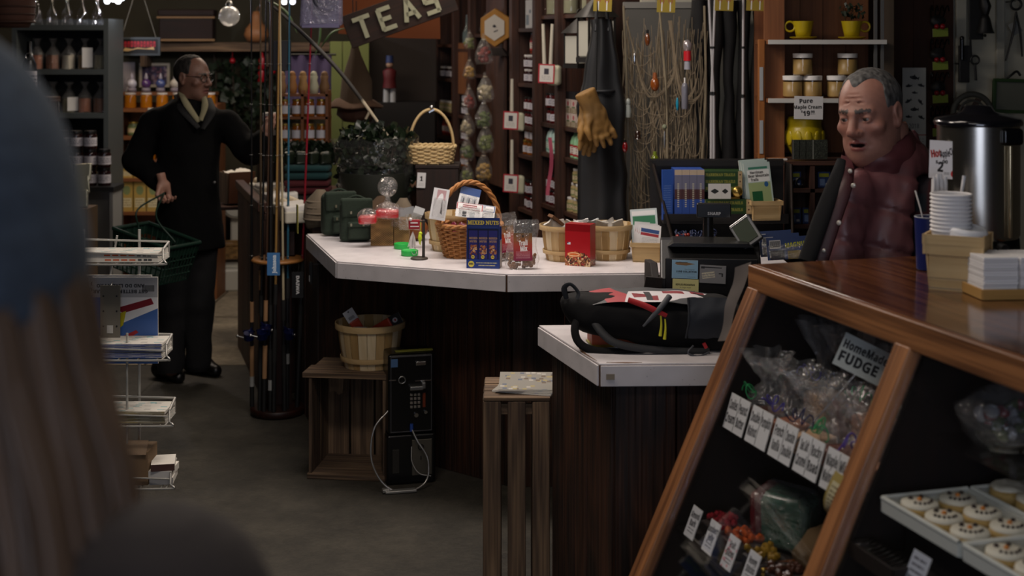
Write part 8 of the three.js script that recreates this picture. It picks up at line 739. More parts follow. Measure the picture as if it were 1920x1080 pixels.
// ==== wire magazine rack ==================================================
const wire = M(0xbcbab4, 0.35, { metalness: 0.4 });
{ const D = 4.5, K = D / FOCAL, X = u => (u - 960) * K, t = thing('wire_rack', 'white wire rack of newspapers and magazines beside the woman', 'magazine rack', V(0, 0, 0)); const R = 0.0032;
  const tiers = [[440, 495, 308, 'n'], [612, 674, 314, 'b'], [728, 797, 320, 'm'], [850, 914, 322, 'c']];
  tiers.forEach(([v0, v1, u1], k) => { const yT = EYE - (v0 - 78) * K * 1.02, yB = EYE - (v1 - 78) * K + 0.002, xr = X(u1), xl = X(60), zf_ = -D + 0.02, zb = -D - 0.14; const g = part(t, 'basket_frame', [tube([[xl, yB, zf_], [xr - 0.015, yB, zf_], [xr, yB + 0.012, zf_], [xr - 0.004, yB + 0.045, zf_ - 0.02]], R * 1.2, 30, 6), bar([xl, yB + 0.042, zf_ - 0.012], [xr - 0.004, yB + 0.028, zf_ - 0.012], R), bar([xl, yB + 0.062, zb], [xr - 0.02, yB + 0.05, zb], R * 1.2), bar([xr - 0.004, yB + 0.045, zf_ - 0.02], [xr - 0.02, yB + 0.05, zb], R * 1.3), bar([xl, yB, zb], [xr - 0.02, yB, zb], R), bar([xr - 0.015, yB, zf_], [xr - 0.02, yB, zb], R), bar([xr - 0.02, yB, zb], [xr - 0.02, yB + 0.05, zb], R)], wire); const cross = []; for (let i = 0; i < 7; i++) cross.push(bar([lerp(xl, xr, (i + 0.5) / 7), yB, zf_], [lerp(xl, xr, (i + 0.5) / 7), yB, zb], R * 0.7)); part(g, 'basket_wires', cross, wire); });
  for (const u of [238, 130]) part(t, 'upright', bar([X(u), 0.02, -D - 0.15], [X(u), 1.22, -D - 0.15], 0.005, 8), wire); for (const u of [238, 130]) part(t, 'upright', bar([X(u) - 0.005, 0.02, -D - 0.02], [X(u) - 0.005, 0.9, -D - 0.02], 0.004, 8), wire); part(t, 'brace', bar([X(165), 0.9, -D - 0.15], [X(195), 1.2, -D - 0.15], 0.004), wire); part(t, 'foot', [bar([X(90), 0.012, -D - 0.2], [X(90), 0.012, -D + 0.05], 0.008), bar([X(270), 0.012, -D - 0.2], [X(270), 0.012, -D + 0.05], 0.008), bar([X(90), 0.016, -D - 0.15], [X(270), 0.016, -D - 0.15], 0.008), bar([X(90), 0.016, -D - 0.02], [X(270), 0.016, -D - 0.02], 0.008)], wire);
  const newsE = print(512, 40, (g, w, h) => { g.fillStyle = '#cfcac0'; g.fillRect(0, 0, w, h); g.fillStyle = '#c4603a'; for (const x of [250, 290, 330, 370]) g.fillRect(x, 12, 30, 14); g.fillStyle = '#4a4a4a'; for (const x of [412, 440, 462]) g.fillRect(x, 8, 18, 20); }, 0.8), newsTop = print(256, 128, (g, w, h) => { g.fillStyle = '#c9c5bc'; g.fillRect(0, 0, w, h); for (let i = 0; i < 60; i++) { g.fillStyle = ['#5f9aa0', '#8a8a86', '#b0aca4'][i % 3]; g.fillRect(rnd(w), rnd(h), 16, 6); } }, 0.8), skiE = print(512, 24, (g, w, h) => { g.fillStyle = '#6a7294'; g.fillRect(0, 0, w, h); for (let i = 0; i < 40; i++) { g.fillStyle = ['#3c4c86', '#b0b2ba', '#8a8c98'][i % 3]; g.fillRect(rnd(w), rnd(h), 60, 3); } }, 0.4), mixE = print(512, 24, (g, w, h) => { g.fillStyle = '#9a917c'; g.fillRect(0, 0, w, h); for (let i = 0; i < 40; i++) { g.fillStyle = ['#6a5a34', '#c8c4b0', '#7a7a6c', '#b09a4a'][i % 4]; g.fillRect(rnd(w), rnd(h), 60, 3); } }, 0.4);
  const stack = (v1, n, hgt, face, name, label, group, u1) => { const yB = EYE - (v1 - 78) * K + 0.006; for (let i = 0; i < n; i++) onePrinted(name, label, name.includes('news') ? 'newspaper' : 'magazine', group, 0.34, hgt, 0.13, face, paperSide, V(X(u1) - 0.185 - rnd(0.006), yB + hgt / 2 + i * (hgt + 0.001), -D - 0.062), [0, rnd(-0.03, 0.03), rnd(-0.006, 0.006)], { py: newsTop }); };
  stack(495, 2, 0.014, newsE, 'folded_newspaper', 'folded newspaper in the top wire basket', 'newspapers in the top basket', 308); stack(674, 5, 0.008, skiE, 'ski_magazine', 'blue-edged magazine lying in the second wire basket', 'magazines in the second basket', 314); stack(797, 4, 0.009, mixE, 'hobby_magazine', 'tan-edged magazine lying in the third wire basket', 'magazines in the third basket', 320);
  const cov = print(256, 360, (g, w, h) => { g.fillStyle = '#3c5fa0'; g.fillRect(0, 0, w, h); g.fillStyle = '#a8a8ac'; g.fillRect(0, 0, w, 84); g.save(); g.translate(110, 48); g.rotate(PI); hand(g, 'AND DO LIKE A PRO', 0, 12, 20, 0, '#33353a'); hand(g, 'GET BETTER THIS YEAR', 0, -12, 20, 0, '#33353a'); g.restore(); for (let i = 0; i < 14; i++) { g.fillStyle = '#333'; g.fillRect(196 + i * 3.4, 34, 2, 26); } g.fillStyle = '#d9d9dc'; g.beginPath(); g.moveTo(60, 84); g.lineTo(256, 84); g.lineTo(256, 130); g.lineTo(120, 190); g.lineTo(60, 180); g.fill(); g.fillStyle = '#7a1c28'; g.beginPath(); g.moveTo(90, 130); g.lineTo(230, 88); g.lineTo(240, 112); g.lineTo(120, 150); g.fill(); g.fillStyle = '#b8ac22'; g.beginPath(); g.moveTo(84, 160); g.lineTo(132, 140); g.lineTo(120, 200); g.lineTo(84, 230); g.fill(); g.fillStyle = '#a02028'; g.beginPath(); g.moveTo(90, 260); g.lineTo(170, 220); g.lineTo(180, 230); g.lineTo(96, 284); g.fill(); g.save(); g.translate(200, 300); g.rotate(PI); hand(g, 'SKI NOW', 0, 36, 24, 0, '#1c2c54'); hand(g, 'BEST TIPS', 0, 4, 20, 0, '#4a8a5a'); hand(g, 'THE CLASS', 10, -20, 22, 0, '#6aa07a'); g.restore(); }, 0.35);
  for (let i = 0; i < 2; i++) onePrinted('ski_poster_magazine'.replace('_poster', ''), i ? 'upside-down magazine tucked behind the ski cover in rack' : 'upside-down blue ski magazine hung facing out in rack', 'magazine', null, 0.218, 0.29, 0.006, cov, paperSide, V(X(214) - i * 0.022, EYE - (600 - i * 3 - 78) * K * 1.03, -D - 0.132 + 0.0 - i * 0.008), [0.02, 0, 0]);
  { const s = thing('cardboard_backer', 'grey cardboard strip with staples hung over the ski magazine', 'card', V(X(190), EYE - (590 - 78) * K * 1.02, -D - 0.1)); part(s, 'strip', rbox(0.066, 0.19, 0.004, 0.001), M(0x6a655c, 0.85)); for (const [x, y] of [[-0.022, 0.06], [0.022, 0.06], [-0.022, 0.01], [0.022, 0.01], [0.022, -0.04], [-0.022, -0.04]]) part(s, 'staple_hole', cyl(0.003, 0.003, 0.005, 8, [x, y, 0.001], [PI / 2, 0, 0]), black); part(s, 'label', box(0.02, 0.026, 0.002, [0.0, -0.05, 0.003]), M(0xb0aeaa, 0.7)); part(s, 'hook', bar([0, 0.09, 0], [0, 0.11, -0.05], 0.002), wire); }
  { const yB = EYE - (914 - 78) * K + 0.006; const c = thing('brown_carton', 'small open brown carton in the lowest wire basket', 'carton', V(X(240), yB, -D - 0.06)); part(c, 'body', rbox(0.13, 0.11, 0.12, 0.003, [0, 0.055, 0]), M(0x7a6248, 0.85)); part(c, 'flap', box(0.12, 0.003, 0.05, [0.0, 0.12, 0.05], [0.9, 0, 0]), M(0x86705a, 0.85)); for (let i = 0; i < 3; i++) onePrinted('paper_bundle', ['white leaflet bundle at the end of the lowest basket', 'grey leaflet bundle under the white one in lowest basket', 'dark leaflet on top in the lowest wire basket'][i], 'leaflets', null, 0.075, 0.022, 0.11, [M(0xc4c2c0, 0.6), M(0x8f8f92, 0.6), M(0x4a2f2a, 0.6)][i], paperSide, V(X(298), yB + [0.034, 0.012, 0.056][i], -D - 0.06), [0, 0.1 * i, 0]); }
}

// ==== people ==============================================================
const skinMat = M(0xffffff, 0.5, { vertexColors: true }), hairMat = M(0xffffff, 0.75, { vertexColors: true });
function xf(g, p, yaw, pitch = 0, roll = 0, sc = 1) { return g.applyMatrix4(new THREE.Matrix4().compose(V(...arr(p)), new THREE.Quaternion().setFromEuler(new THREE.Euler(pitch, yaw, roll, 'YXZ')), V(sc, sc, sc))); }
// head: origin at its middle, face towards +z
function headGeo(o) {
  const A = [ell([0, 0.035, -0.014], [0.077, 0.086, 0.098]), ell([0, -0.022, 0.022], [0.064, 0.088, 0.072]), ell([0, -0.078, 0.026], [0.05 + o.heavy * 0.004, 0.042, 0.056]), ell([0, -0.102, 0.062], [0.024, 0.02, 0.022]), capsule([0, -0.06, -0.028], [0, -0.2, -0.04], 0.056 + o.heavy * 0.012, 0.064 + o.heavy * 0.012)];
  if (o.heavy) A.push(ell([0, -0.116, 0.018], [0.046, 0.026, 0.046]), ell([0.037, -0.082, 0.026], [0.022, 0.03, 0.032]), ell([-0.037, -0.082, 0.026], [0.022, 0.03, 0.032]));
  const base = union(A, 0.032), m2 = f => [f(1), f(-1)];
  const brow = union([...m2(s => capsule([s * 0.008, 0.018, 0.091], [s * 0.042, 0.02, 0.072], 0.009, 0.007)), ...m2(s => ell([s * 0.044, -0.026, 0.058], [0.024, 0.018, 0.02]))], 0.01);
  const nose = union([capsule([0, 0.01, 0.09], [0, -0.03, 0.112], 0.009, 0.0125), ...m2(s => ell([s * 0.0145, -0.036, 0.099], [0.0105, 0.009, 0.012]))], 0.011);
  const sock = m2(s => ell([s * 0.032, 0.001, 0.098], [0.021, 0.012, 0.015])), lid = m2(s => ell([s * 0.0315, 0.0015, 0.0735], [0.0165, 0.0145, 0.0155])), slit = m2(s => ell([s * 0.0315, -0.0005, 0.09], [0.0125, 0.004, 0.012]));
  const lips = union([capsule([-0.022, -0.0665, 0.083], [0, -0.061, 0.0945], 0.004, 0.0058), capsule([0.022, -0.0665, 0.083], [0, -0.061, 0.0945], 0.004, 0.0058), capsule([-0.017, -0.074 - o.open, 0.083], [0.017, -0.074 - o.open, 0.083], 0.0055, 0.0055), ell([0, -0.075 - o.open, 0.088], [0.016, 0.006, 0.008])], 0.006), mouth = ell([0, -0.0675 - o.open * 0.5, 0.095], [0.021, 0.0022 + o.open * 0.6, 0.02]);
  const ear = m2(s => union([ell([s * 0.08, 0.0, -0.012], [0.0085, 0.032, 0.02]), ell([s * 0.078, -0.028, -0.006], [0.008, 0.012, 0.01])], 0.008)), conch = m2(s => ell([s * 0.09, 0.004, -0.006], [0.0085, 0.018, 0.011])), fold = m2(s => capsule([s * 0.02, -0.036, 0.104], [s * 0.036, -0.072, 0.084], 0.0032, 0.0025)), crease = [0.045, 0.057, 0.068].map(y => capsule([-0.03, y, 0.086 - y * 0.12], [0.03, y, 0.086 - y * 0.12], 0.0022, 0.0022));
  const f = (x, y, z) => { let d = smin(base(x, y, z), brow(x, y, z), 0.016); for (const s of sock) d = smax(d, -s(x, y, z), 0.014); for (const s of lid) d = smin(d, s(x, y, z), 0.004); d = smin(d, nose(x, y, z), 0.009); d = smin(d, lips(x, y, z), 0.005); for (const s of slit) d = smax(d, -s(x, y, z), 0.003); d = smax(d, -mouth(x, y, z), 0.003); for (const s of ear) d = smin(d, s(x, y, z), 0.008); for (const s of conch) d = smax(d, -s(x, y, z), 0.006); if (o.heavy) { for (const s of fold) d = smax(d, -s(x, y, z), 0.008); for (const s of crease) d = smax(d, -s(x, y, z), 0.005); } return d; };
  const brC = m2(s => capsule([s * 0.015, 0.0235, 0.097], [s * 0.045, 0.0225, 0.077], 0.0055, 0.0035)), S = o.skin;
  const col = (x, y, z) => { if (mouth(x, y, z) < 0.002 && z < 0.092) return [0.03, 0.008, 0.008]; if (lips(x, y, z) < 0.0015) return [S[0] * 0.8, S[1] * 0.5, S[2] * 0.55]; if (Math.min(...brC.map(b => b(x, y, z))) < 0.001 + 0.003 * noise3(x * 300, y * 300, z * 300)) return o.brow; const n = 0.92 + 0.1 * noise3(x * 55, y * 55, z * 55) + 0.08 * noise3(x * 140, y * 140, z * 140), red = sstep(0.05, 0.0, Math.hypot(Math.abs(x) - 0.04, y + 0.03, z - 0.065)) * 0.25 + sstep(0.03, 0.0, Math.hypot(x, y + 0.033, z - 0.11)) * 0.3; return [S[0] * n, S[1] * n * (1 - red * 0.45), S[2] * n * (1 - red * 0.45)]; };
  const g = [field(f, [-0.105, -0.2, -0.125], [0.105, 0.13, 0.13], o.cell || 0.0032, col)];
  for (const s of [1, -1]) { const e = sph(0.0128, 18, [s * 0.0315, 0.001, 0.0745]); g.push(tint(e, (x, y, z) => { const r = Math.hypot(x - s * 0.0315 - o.look * 0.005, y - 0.0005), f = z > 0.078; return f && r < 0.0026 ? [0.005, 0.005, 0.005] : f && r < 0.006 ? [0.03, 0.018, 0.012] : [0.34, 0.3, 0.28]; })); }
  return merge(g);
}
function hairGeo(o) { const c = ell([0, 0.036, -0.016], [0.081, 0.09, 0.102]); const f = (x, y, z) => { const d = c(x, y, z) + 0.0022 * noise3(x * 120, y * 50, z * 120), ax = Math.abs(x); const lim = o.line(ax, y); return Math.max(d, z - lim, o.low(z) - y, -(c(x, y, z) + 0.02)); }; return field(f, [-0.1, -0.09, -0.13], [0.1, 0.14, 0.11], 0.004, (x, y, z) => { const k = 0.5 + 0.5 * noise3(x * 170, y * 60, z * 170); return [0, 1, 2].map(i => lerp(o.c0[i], o.c1[i], clamp(k))); }); }
function handGeo(curl, sk, spread = 1) { const fs = []; [[-0.03, 0.062, 0.0075], [-0.01, 0.074, 0.0082], [0.011, 0.07, 0.0082], [0.03, 0.056, 0.0072]].forEach(([x, L, r], i) => { let p = [x, -0.085, 0], a = 0; for (let k = 0; k < 3; k++) { a += curl * (k ? 1 : 0.8); const l = L * [0.45, 0.32, 0.25][k], q = [p[0] + x * 0.06 * spread, p[1] - Math.cos(a) * l, p[2] + Math.sin(a) * l]; fs.push(capsule(p, q, r + 0.001 - k * 0.0008, r - k * 0.0008)); p = q; } }); const palm = union([capsule([-0.02, -0.03, 0], [-0.022, -0.082, 0], 0.018, 0.014), capsule([0.02, -0.03, 0], [0.022, -0.08, 0], 0.018, 0.014), capsule([0, 0.03, 0], [0, -0.03, 0], 0.024, 0.022)], 0.02), th = union([capsule([-0.026, -0.035, 0.006], [-0.05, -0.066, 0.016], 0.014, 0.011), capsule([-0.05, -0.066, 0.016], [-0.046, -0.096, 0.03], 0.011, 0.0085)], 0.006); const f = (x, y, z) => { let d = palm(x, y, z * 1.15); for (const k of fs) d = smin(d, k(x, y, z), 0.005); return smin(d, th(x, y, z), 0.008); }; return field(f, [-0.08, -0.18, -0.05], [0.07, 0.04, 0.11], 0.004, () => sk); }
const flat = (g, c) => tint(g, () => c);
const bounds = (pts, m) => [[0, 1, 2].map(k => Math.min(...pts.map(p => p[k])) - m), [0, 1, 2].map(k => Math.max(...pts.map(p => p[k])) + m)];
const AV = d => (u, v, dz = 0) => { const p = at(u, v, d - dz); return [p.x, p.y, p.z]; };
const hit = (f, u, v, d0, d1) => { for (let d = d0; d < d1; d += 0.003) { const p = at(u, v, d); if (f(p.x, p.y, p.z) < 0) return p; } return at(u, v, d1); };

// ---- the shopkeeper
{ const P = AV(3.84), t = thing('person', 'person in a maroon quilted vest and dark plaid shirt behind the case', 'person', [0, 0, 0]), sk = [0.36, 0.17, 0.125], hc = at(1630, 214, 3.8);
  const torso = union([capsule(P(1660, 340, -0.03), P(1645, 540, -0.02), 0.08, 0.12), capsule(P(1600, 380), P(1710, 365, -0.03), 0.035, 0.035), capsule(P(1660, 250), P(1650, 320), 0.065, 0.08), capsule([1.02, 1.1, -3.86], [1.02, 0.92, -3.86], 0.15, 0.15), capsule([0.94, 0.9, -3.86], [0.94, 0.1, -3.86], 0.09, 0.05), capsule([1.12, 0.9, -3.88], [1.12, 0.1, -3.88], 0.09, 0.05), capsule(P(1734, 374, 0.04), P(1738, 500, 0.06), 0.042, 0.04), capsule(P(1738, 500, 0.06), [1.1, 1.0, -3.68], 0.04, 0.028), capsule(P(1580, 370), P(1545, 520, 0.02), 0.045, 0.04), capsule(P(1545, 520, 0.02), [0.9, 1.0, -3.72], 0.04, 0.028)], 0.04);
  const body = [xf(headGeo({ heavy: 1, open: 0.004, skin: sk, brow: [0.05, 0.036, 0.03], look: -0.2 }), hc, -0.72, 0.14, 0.06, 1.0), flat(field(torso, [0.7, 0.02, -4.12], [1.4, 1.62, -3.55], 0.013), sk), xf(handGeo(0.35, sk), [1.1, 0.98, -3.68], 0, 0.4), xf(handGeo(0.35, sk), [0.9, 0.98, -3.72], 0, 0.4)];
  part(t, 'body', body, skinMat);
  part(t, 'hair', xf(hairGeo({ line: (x, y) => { return x < 0.058 ? 0.016 + 0.05 * Math.exp(-x * x / 0.0009) : lerp(0.017, 0.046, (x - 0.058) / 0.02); }, low: z => z > 0.0 ? 0.018 : lerp(0.0, -0.05, clamp(-z / 0.09)), c0: [0.014, 0.013, 0.013], c1: [0.15, 0.145, 0.14] }), hc, -0.72, 0.14, 0.06, 1.0), hairMat, U, U, 'short greying hair');
  const vf0 = union([capsule(P(1660, 330, -0.02), P(1645, 540), 0.125, 0.17), capsule(P(1585, 372, 0.03), P(1722, 350, -0.03), 0.062, 0.062), capsule(P(1600, 352, 0.1), P(1562, 500, 0.13), 0.05, 0.07), capsule(P(1672, 285, -0.03), P(1660, 340, -0.02), 0.08, 0.11), capsule(P(1690, 300, -0.06), P(1738, 345, -0.06), 0.06, 0.05)], 0.05), arm = capsule(P(1738, 378, 0.05), P(1738, 505, 0.07), 0.075, 0.085);
  const vf = (x, y, z) => { const q = Math.abs(((y - 1.4 + 0.25 * (x - 1)) / 0.105 + 100.5) % 1 - 0.5) * 0.105; return Math.max(smax(vf0(x, y, z), -arm(x, y, z), 0.012), 1.02 - y, y - 1.54 - (x - 1.0) * 0.55) + 0.008 * Math.exp(-q * q / 0.00007) + 0.0045 * noise3(x * 26, y * 15, z * 26) + 0.003 * noise3(x * 60, y * 24, z * 60); };
  const vestC = (x, y, z) => { const n = 0.9 + 0.2 * noise3(x * 40, y * 40, z * 40); return [0.15 * n, 0.056 * n, 0.062 * n]; };
  part(t, 'vest', field(vf, [0.7, 1.0, -4.16], [1.38, 1.62, -3.52], 0.0085, vestC), M(0xffffff, 0.42, { vertexColors: true }), U, U, 'maroon quilted vest');
  const cax = V(-0.36, 0.88, 0.2).normalize(), ce1 = V(-0.72, -0.2, 0.66).addScaledVector(cax, -V(-0.72, -0.2, 0.66).dot(cax)).normalize(), ce2 = cax.clone().cross(ce1), cc = V(...P(1652, 292, 0.0)), ring = (k, r0, r1) => crumple(sheet((u, v) => { const a = lerp(0.16, 2 * PI - 0.16, u), r = lerp(r0, r1, v) + 0.006 * Math.sin(v * PI), p = cc.clone().addScaledVector(ce1, Math.cos(a) * r * 1.12).addScaledVector(ce2, Math.sin(a) * r).addScaledVector(cax, (v - 0.4) * 0.075 + 0.006 * Math.cos(a)); return [p.x, p.y, p.z]; }, 70, 10), 0.005, 34, k); part(t, 'collar', [ring(1, 0.1, 0.092), ring(2, 0.09, 0.083)], M(0x5c3034, 0.45));
  const sf = (x, y, z) => union([capsule(P(1736, 374, 0.04), P(1738, 505, 0.06), 0.064, 0.066), capsule(P(1738, 505, 0.06), [1.12, 1.03, -3.7], 0.06, 0.04), capsule(P(1580, 372, -0.02), P(1545, 520, 0.02), 0.055, 0.05), capsule(P(1545, 520, 0.02), [0.9, 1.03, -3.74], 0.05, 0.036)], 0.02)(x, y, z) + 0.005 * noise3(x * 30, y * 22, z * 30); part(t, 'shirt_sleeves', field(sf, [0.7, 0.98, -4.05], [1.36, 1.56, -3.56], 0.01), M(0xffffff, 0.9, { map: dataTex(128, (u, v) => { const a = (u * 8 % 1) < 0.5, b = (v * 8 % 1) < 0.5, l = (u * 8 % 1) < 0.07 || (v * 8 % 1) < 0.07; return l ? [70, 28, 34] : a && b ? [22, 34, 58] : a || b ? [26, 36, 44] : [34, 26, 34]; }) }), U, U, 'dark blue plaid sleeves');
  part(t, 'fleece_lapel', limb([P(1578, 300, 0.14), P(1566, 340, 0.2), P(1540, 410, 0.24), P(1512, 490, 0.27)], [0.012, 0.02, 0.022, 0.022], 30, 10, 0.5), M(0x08080b, 0.95)); part(t, 'placket', limb([P(1594, 316, 0.17), P(1586, 350, 0.215), P(1562, 418, 0.24), P(1538, 490, 0.26)], [0.012, 0.018, 0.019, 0.02], 30, 10, 0.35), M(0x3c1a20, 0.5));
  for (const [u, v, r] of [[1594, 321, 0.006], [1600, 348, 0.0065], [1573, 418, 0.0065], [1545, 470, 0.005]]) { const p = at(u, v, 3.84 - (v < 330 ? 0.2 : v < 400 ? 0.24 : 0.268)); part(t, 'snap', lathe([[0, 0.003], [r * 0.8, 0.003], [r, 0], [r, -0.004], [0, -0.004]], 16, [0, 0, 0], [PI / 2, 0, 0]), M(0xc9c4ba, 0.3, { metalness: 0.3 }), p, [0.1, -0.5, 0]); }
  part(t, 'trousers', flat(field(union([capsule([0.94, 0.96, -3.87], [0.94, 0.1, -3.87], 0.115, 0.075), capsule([1.12, 0.96, -3.89], [1.12, 0.1, -3.89], 0.115, 0.075), capsule([1.03, 1.02, -3.87], [1.03, 0.9, -3.87], 0.165, 0.15)], 0.04), [0.76, 0.03, -4.08], [1.3, 1.2, -3.68], 0.016), [0.02, 0.02, 0.025]), M(0x20222a, 0.9)); for (const x of [0.94, 1.12]) part(t, 'shoe', sph(0.06, 16, [x, 0.03, -3.84], [0.85, 0.5, 2.2]), black); }

// ---- the man in the dark coat
{ const P = AV(7.5), t = thing('person', 'person in a long black coat and glasses holding a green basket', 'person', [0, 0, 0]), sk = [0.2, 0.1, 0.07], hc = at(362, 146, 7.47), coatC = 0x060607;
  const bf = union([capsule(P(357, 185), P(355, 240), 0.06, 0.12), capsule(P(355, 240), P(352, 420), 0.14, 0.14), capsule(P(300, 225), P(418, 230), 0.06, 0.06), capsule(P(335, 430), P(322, 690), 0.08, 0.045), capsule(P(372, 430), P(380, 680), 0.08, 0.045), capsule(P(284, 232), P(254, 302, 0.03), 0.05, 0.045), capsule(P(254, 302, 0.03), P(304, 346, 0.12), 0.045, 0.03), capsule(P(428, 234), P(470, 284, 0.06), 0.05, 0.045), capsule(P(470, 284, 0.06), P(499, 252, 0.12), 0.045, 0.03)], 0.03);
  part(t, 'body', [xf(headGeo({ heavy: 0, open: 0, skin: sk, brow: [0.02, 0.015, 0.012], look: 0.2, cell: 0.0045 }), hc, 1.12, 0.02, 0, 1.0), flat(field(bf, [-2.15, 0.02, -7.75], [-1.2, 1.7, -7.25], 0.016), sk), xf(handGeo(0.8, [0.34, 0.18, 0.13]), P(304, 338, 0.17), 0.6, -0.1, 0.2, 1.0), xf(handGeo(0.5, [0.34, 0.18, 0.13]), P(497, 254, 0.12), -0.5, 2.9, 0.3, 0.95)], skinMat);
  part(t, 'hair', xf(hairGeo({ line: (x, y) => x < 0.05 ? 0.035 - x * 0.3 : 0.03, low: z => z > 0 ? 0.015 : lerp(0, -0.06, clamp(-z / 0.09)), c0: [0.006, 0.005, 0.004], c1: [0.02, 0.016, 0.014] }), hc, 1.12, 0.02, 0, 1.0), hairMat, U, U, 'short dark hair');
  part(t, 'glasses', xf(merge([torus(0.021, 0.0022, [0.031, 0.001, 0.098], [0, 0.2, 0], 20), torus(0.021, 0.0022, [-0.031, 0.001, 0.098], [0, -0.2, 0], 20), bar([-0.011, 0.006, 0.102], [0.011, 0.006, 0.102], 0.002), bar([0.051, 0.008, 0.092], [0.08, 0.012, -0.005], 0.002), bar([-0.051, 0.008, 0.092], [-0.08, 0.012, -0.005], 0.002)]), hc, 1.12, 0.02), blackGloss); part(t, 'lenses', xf(merge([cyl(0.02, 0.02, 0.001, 20, [0.031, 0.001, 0.098], [PI / 2, 0, 0.2]), cyl(0.02, 0.02, 0.001, 20, [-0.031, 0.001, 0.098], [PI / 2, 0, -0.2])]), hc, 1.12, 0.02), clearGlass);
  const cf0 = union([capsule(P(355, 235), P(352, 335), 0.165, 0.16), capsule(P(352, 335), P(357, 470), 0.16, 0.185), capsule(P(300, 228), P(420, 232), 0.075, 0.075), capsule(P(284, 234), P(254, 302, 0.03), 0.072, 0.066), capsule(P(254, 302, 0.03), P(298, 342, 0.11), 0.066, 0.052), capsule(P(428, 236), P(470, 286, 0.06), 0.074, 0.066), capsule(P(470, 286, 0.06), P(494, 259, 0.11), 0.066, 0.05)], 0.035); part(t, 'coat', field((x, y, z) => Math.max(cf0(x, y, z), 0.735 - y) + 0.008 * noise3(x * 14, y * 8, z * 14) + 0.003 * noise3(x * 40, y * 25, z * 40), [-2.2, 0.7, -7.8], [-1.2, 1.62, -7.2], 0.014), M(coatC, 0.95, { clearcoat: 0, specularIntensity: 0.35 }), U, U, 'long black wool coat');
  part(t, 'coat_collar', [limb([P(332, 178, 0.02), P(345, 205, 0.13), P(372, 240, 0.18)], [0.02, 0.03, 0.012], 16, 8, 0.35), limb([P(390, 185, 0.02), P(394, 212, 0.12), P(380, 242, 0.18)], [0.02, 0.03, 0.012], 16, 8, 0.35)], M(0x0e0e10, 0.8)); part(t, 'shirt', [limb([P(338, 172, 0.05), P(350, 195, 0.13), P(373, 228, 0.165)], [0.012, 0.018, 0.012], 14, 8, 0.5), limb([P(382, 178, 0.06), P(384, 200, 0.13), P(376, 226, 0.165)], [0.012, 0.018, 0.012], 14, 8, 0.5)], M(0x8a8468, 0.9)); part(t, 'button', sph(0.008, 8), M(0x606060, 0.3), P(402, 342, 0.16));
  part(t, 'trousers', field((x, y, z) => union([capsule(P(338, 440), P(322, 575, 0.03), 0.105, 0.08), capsule(P(322, 575, 0.03), P(320, 690), 0.08, 0.068), capsule(P(374, 440), P(374, 570, 0.02), 0.105, 0.078), capsule(P(374, 570, 0.02), P(372, 680), 0.078, 0.068)], 0.02)(x, y, z) + 0.006 * noise3(x * 24, y * 16, z * 24), [-2.1, 0.06, -7.7], [-1.45, 0.95, -7.3], 0.014), M(0x0c0c10, 0.9)); for (const [a, b] of [[[300, 708], [345, 718]], [[356, 696], [414, 706]]]) { const A = onY(...a, 0), B = onY(...b, 0); part(t, 'shoe', field((x, y, z) => Math.max(union([capsule([A.x, 0.05, A.z], [lerp(A.x, B.x, 0.5), 0.05, lerp(A.z, B.z, 0.5)], 0.05, 0.045), capsule([lerp(A.x, B.x, 0.5), 0.045, lerp(A.z, B.z, 0.5)], [B.x - 0.03, 0.03, B.z], 0.045, 0.036)], 0.02)(x, y, z), 0.004 - y), [A.x - 0.09, -0.01, Math.min(A.z, B.z) - 0.09], [B.x + 0.06, 0.14, Math.max(A.z, B.z) + 0.09], 0.009), M(0x0a0a0a, 0.35)); }
  // basket on his arm
  const b = thing('shopping_basket', 'dark green plastic shopping basket hanging from the man\'s hand', 'basket', at(282, 512, 7.08), -0.5), gm = M(0x0e2a20, 0.5); b.rotation.z = -0.22; const w = 0.36, d = 0.25, h = 0.2, C = (sx, sz, q) => [sx * w / 2 * lerp(0.85, 1, q), q * h, sz * d / 2 * lerp(0.85, 1, q)]; const cs = [[-1, -1], [1, -1], [1, 1], [-1, 1]]; for (let s = 0; s < 4; s++) { const A = cs[s], B = cs[(s + 1) % 4], g = []; for (let i = 0; i <= 10; i++) { const q = i / 10, m = [lerp(A[0], B[0], q), lerp(A[1], B[1], q)]; g.push(bar(C(...m, 0), C(...m, 1), 0.004, 5)); } for (const q of [0.2, 0.4, 0.6]) g.push(bar(C(...A, q), C(...B, q), 0.004, 5)); part(b, 'side_grid', g, gm); part(b, 'rim', bar(C(...A, 1), C(...B, 1), 0.011, 8), gm); part(b, 'upper_band', sheet((u, v) => { const m = [lerp(A[0], B[0], u), lerp(A[1], B[1], u)]; return C(...m, lerp(0.72, 1, v)); }, 1, 1), gm); } part(b, 'bottom', box(w * 0.85, 0.006, d * 0.85), gm); const hl = b.worldToLocal(V(...P(306, 356, 0.14))); b.updateMatrixWorld(); const hp = b.worldToLocal(V(...P(308, 362, 0.19))); for (const s of [-1, 1]) part(b, 'bail', tube([C(s * 0.7, 0.0, 1), [lerp(s * 0.13, hp.x, 0.5), lerp(h, hp.y, 0.6), 0], [hp.x, hp.y, hp.z]], 0.005, 16, 6), gm); }

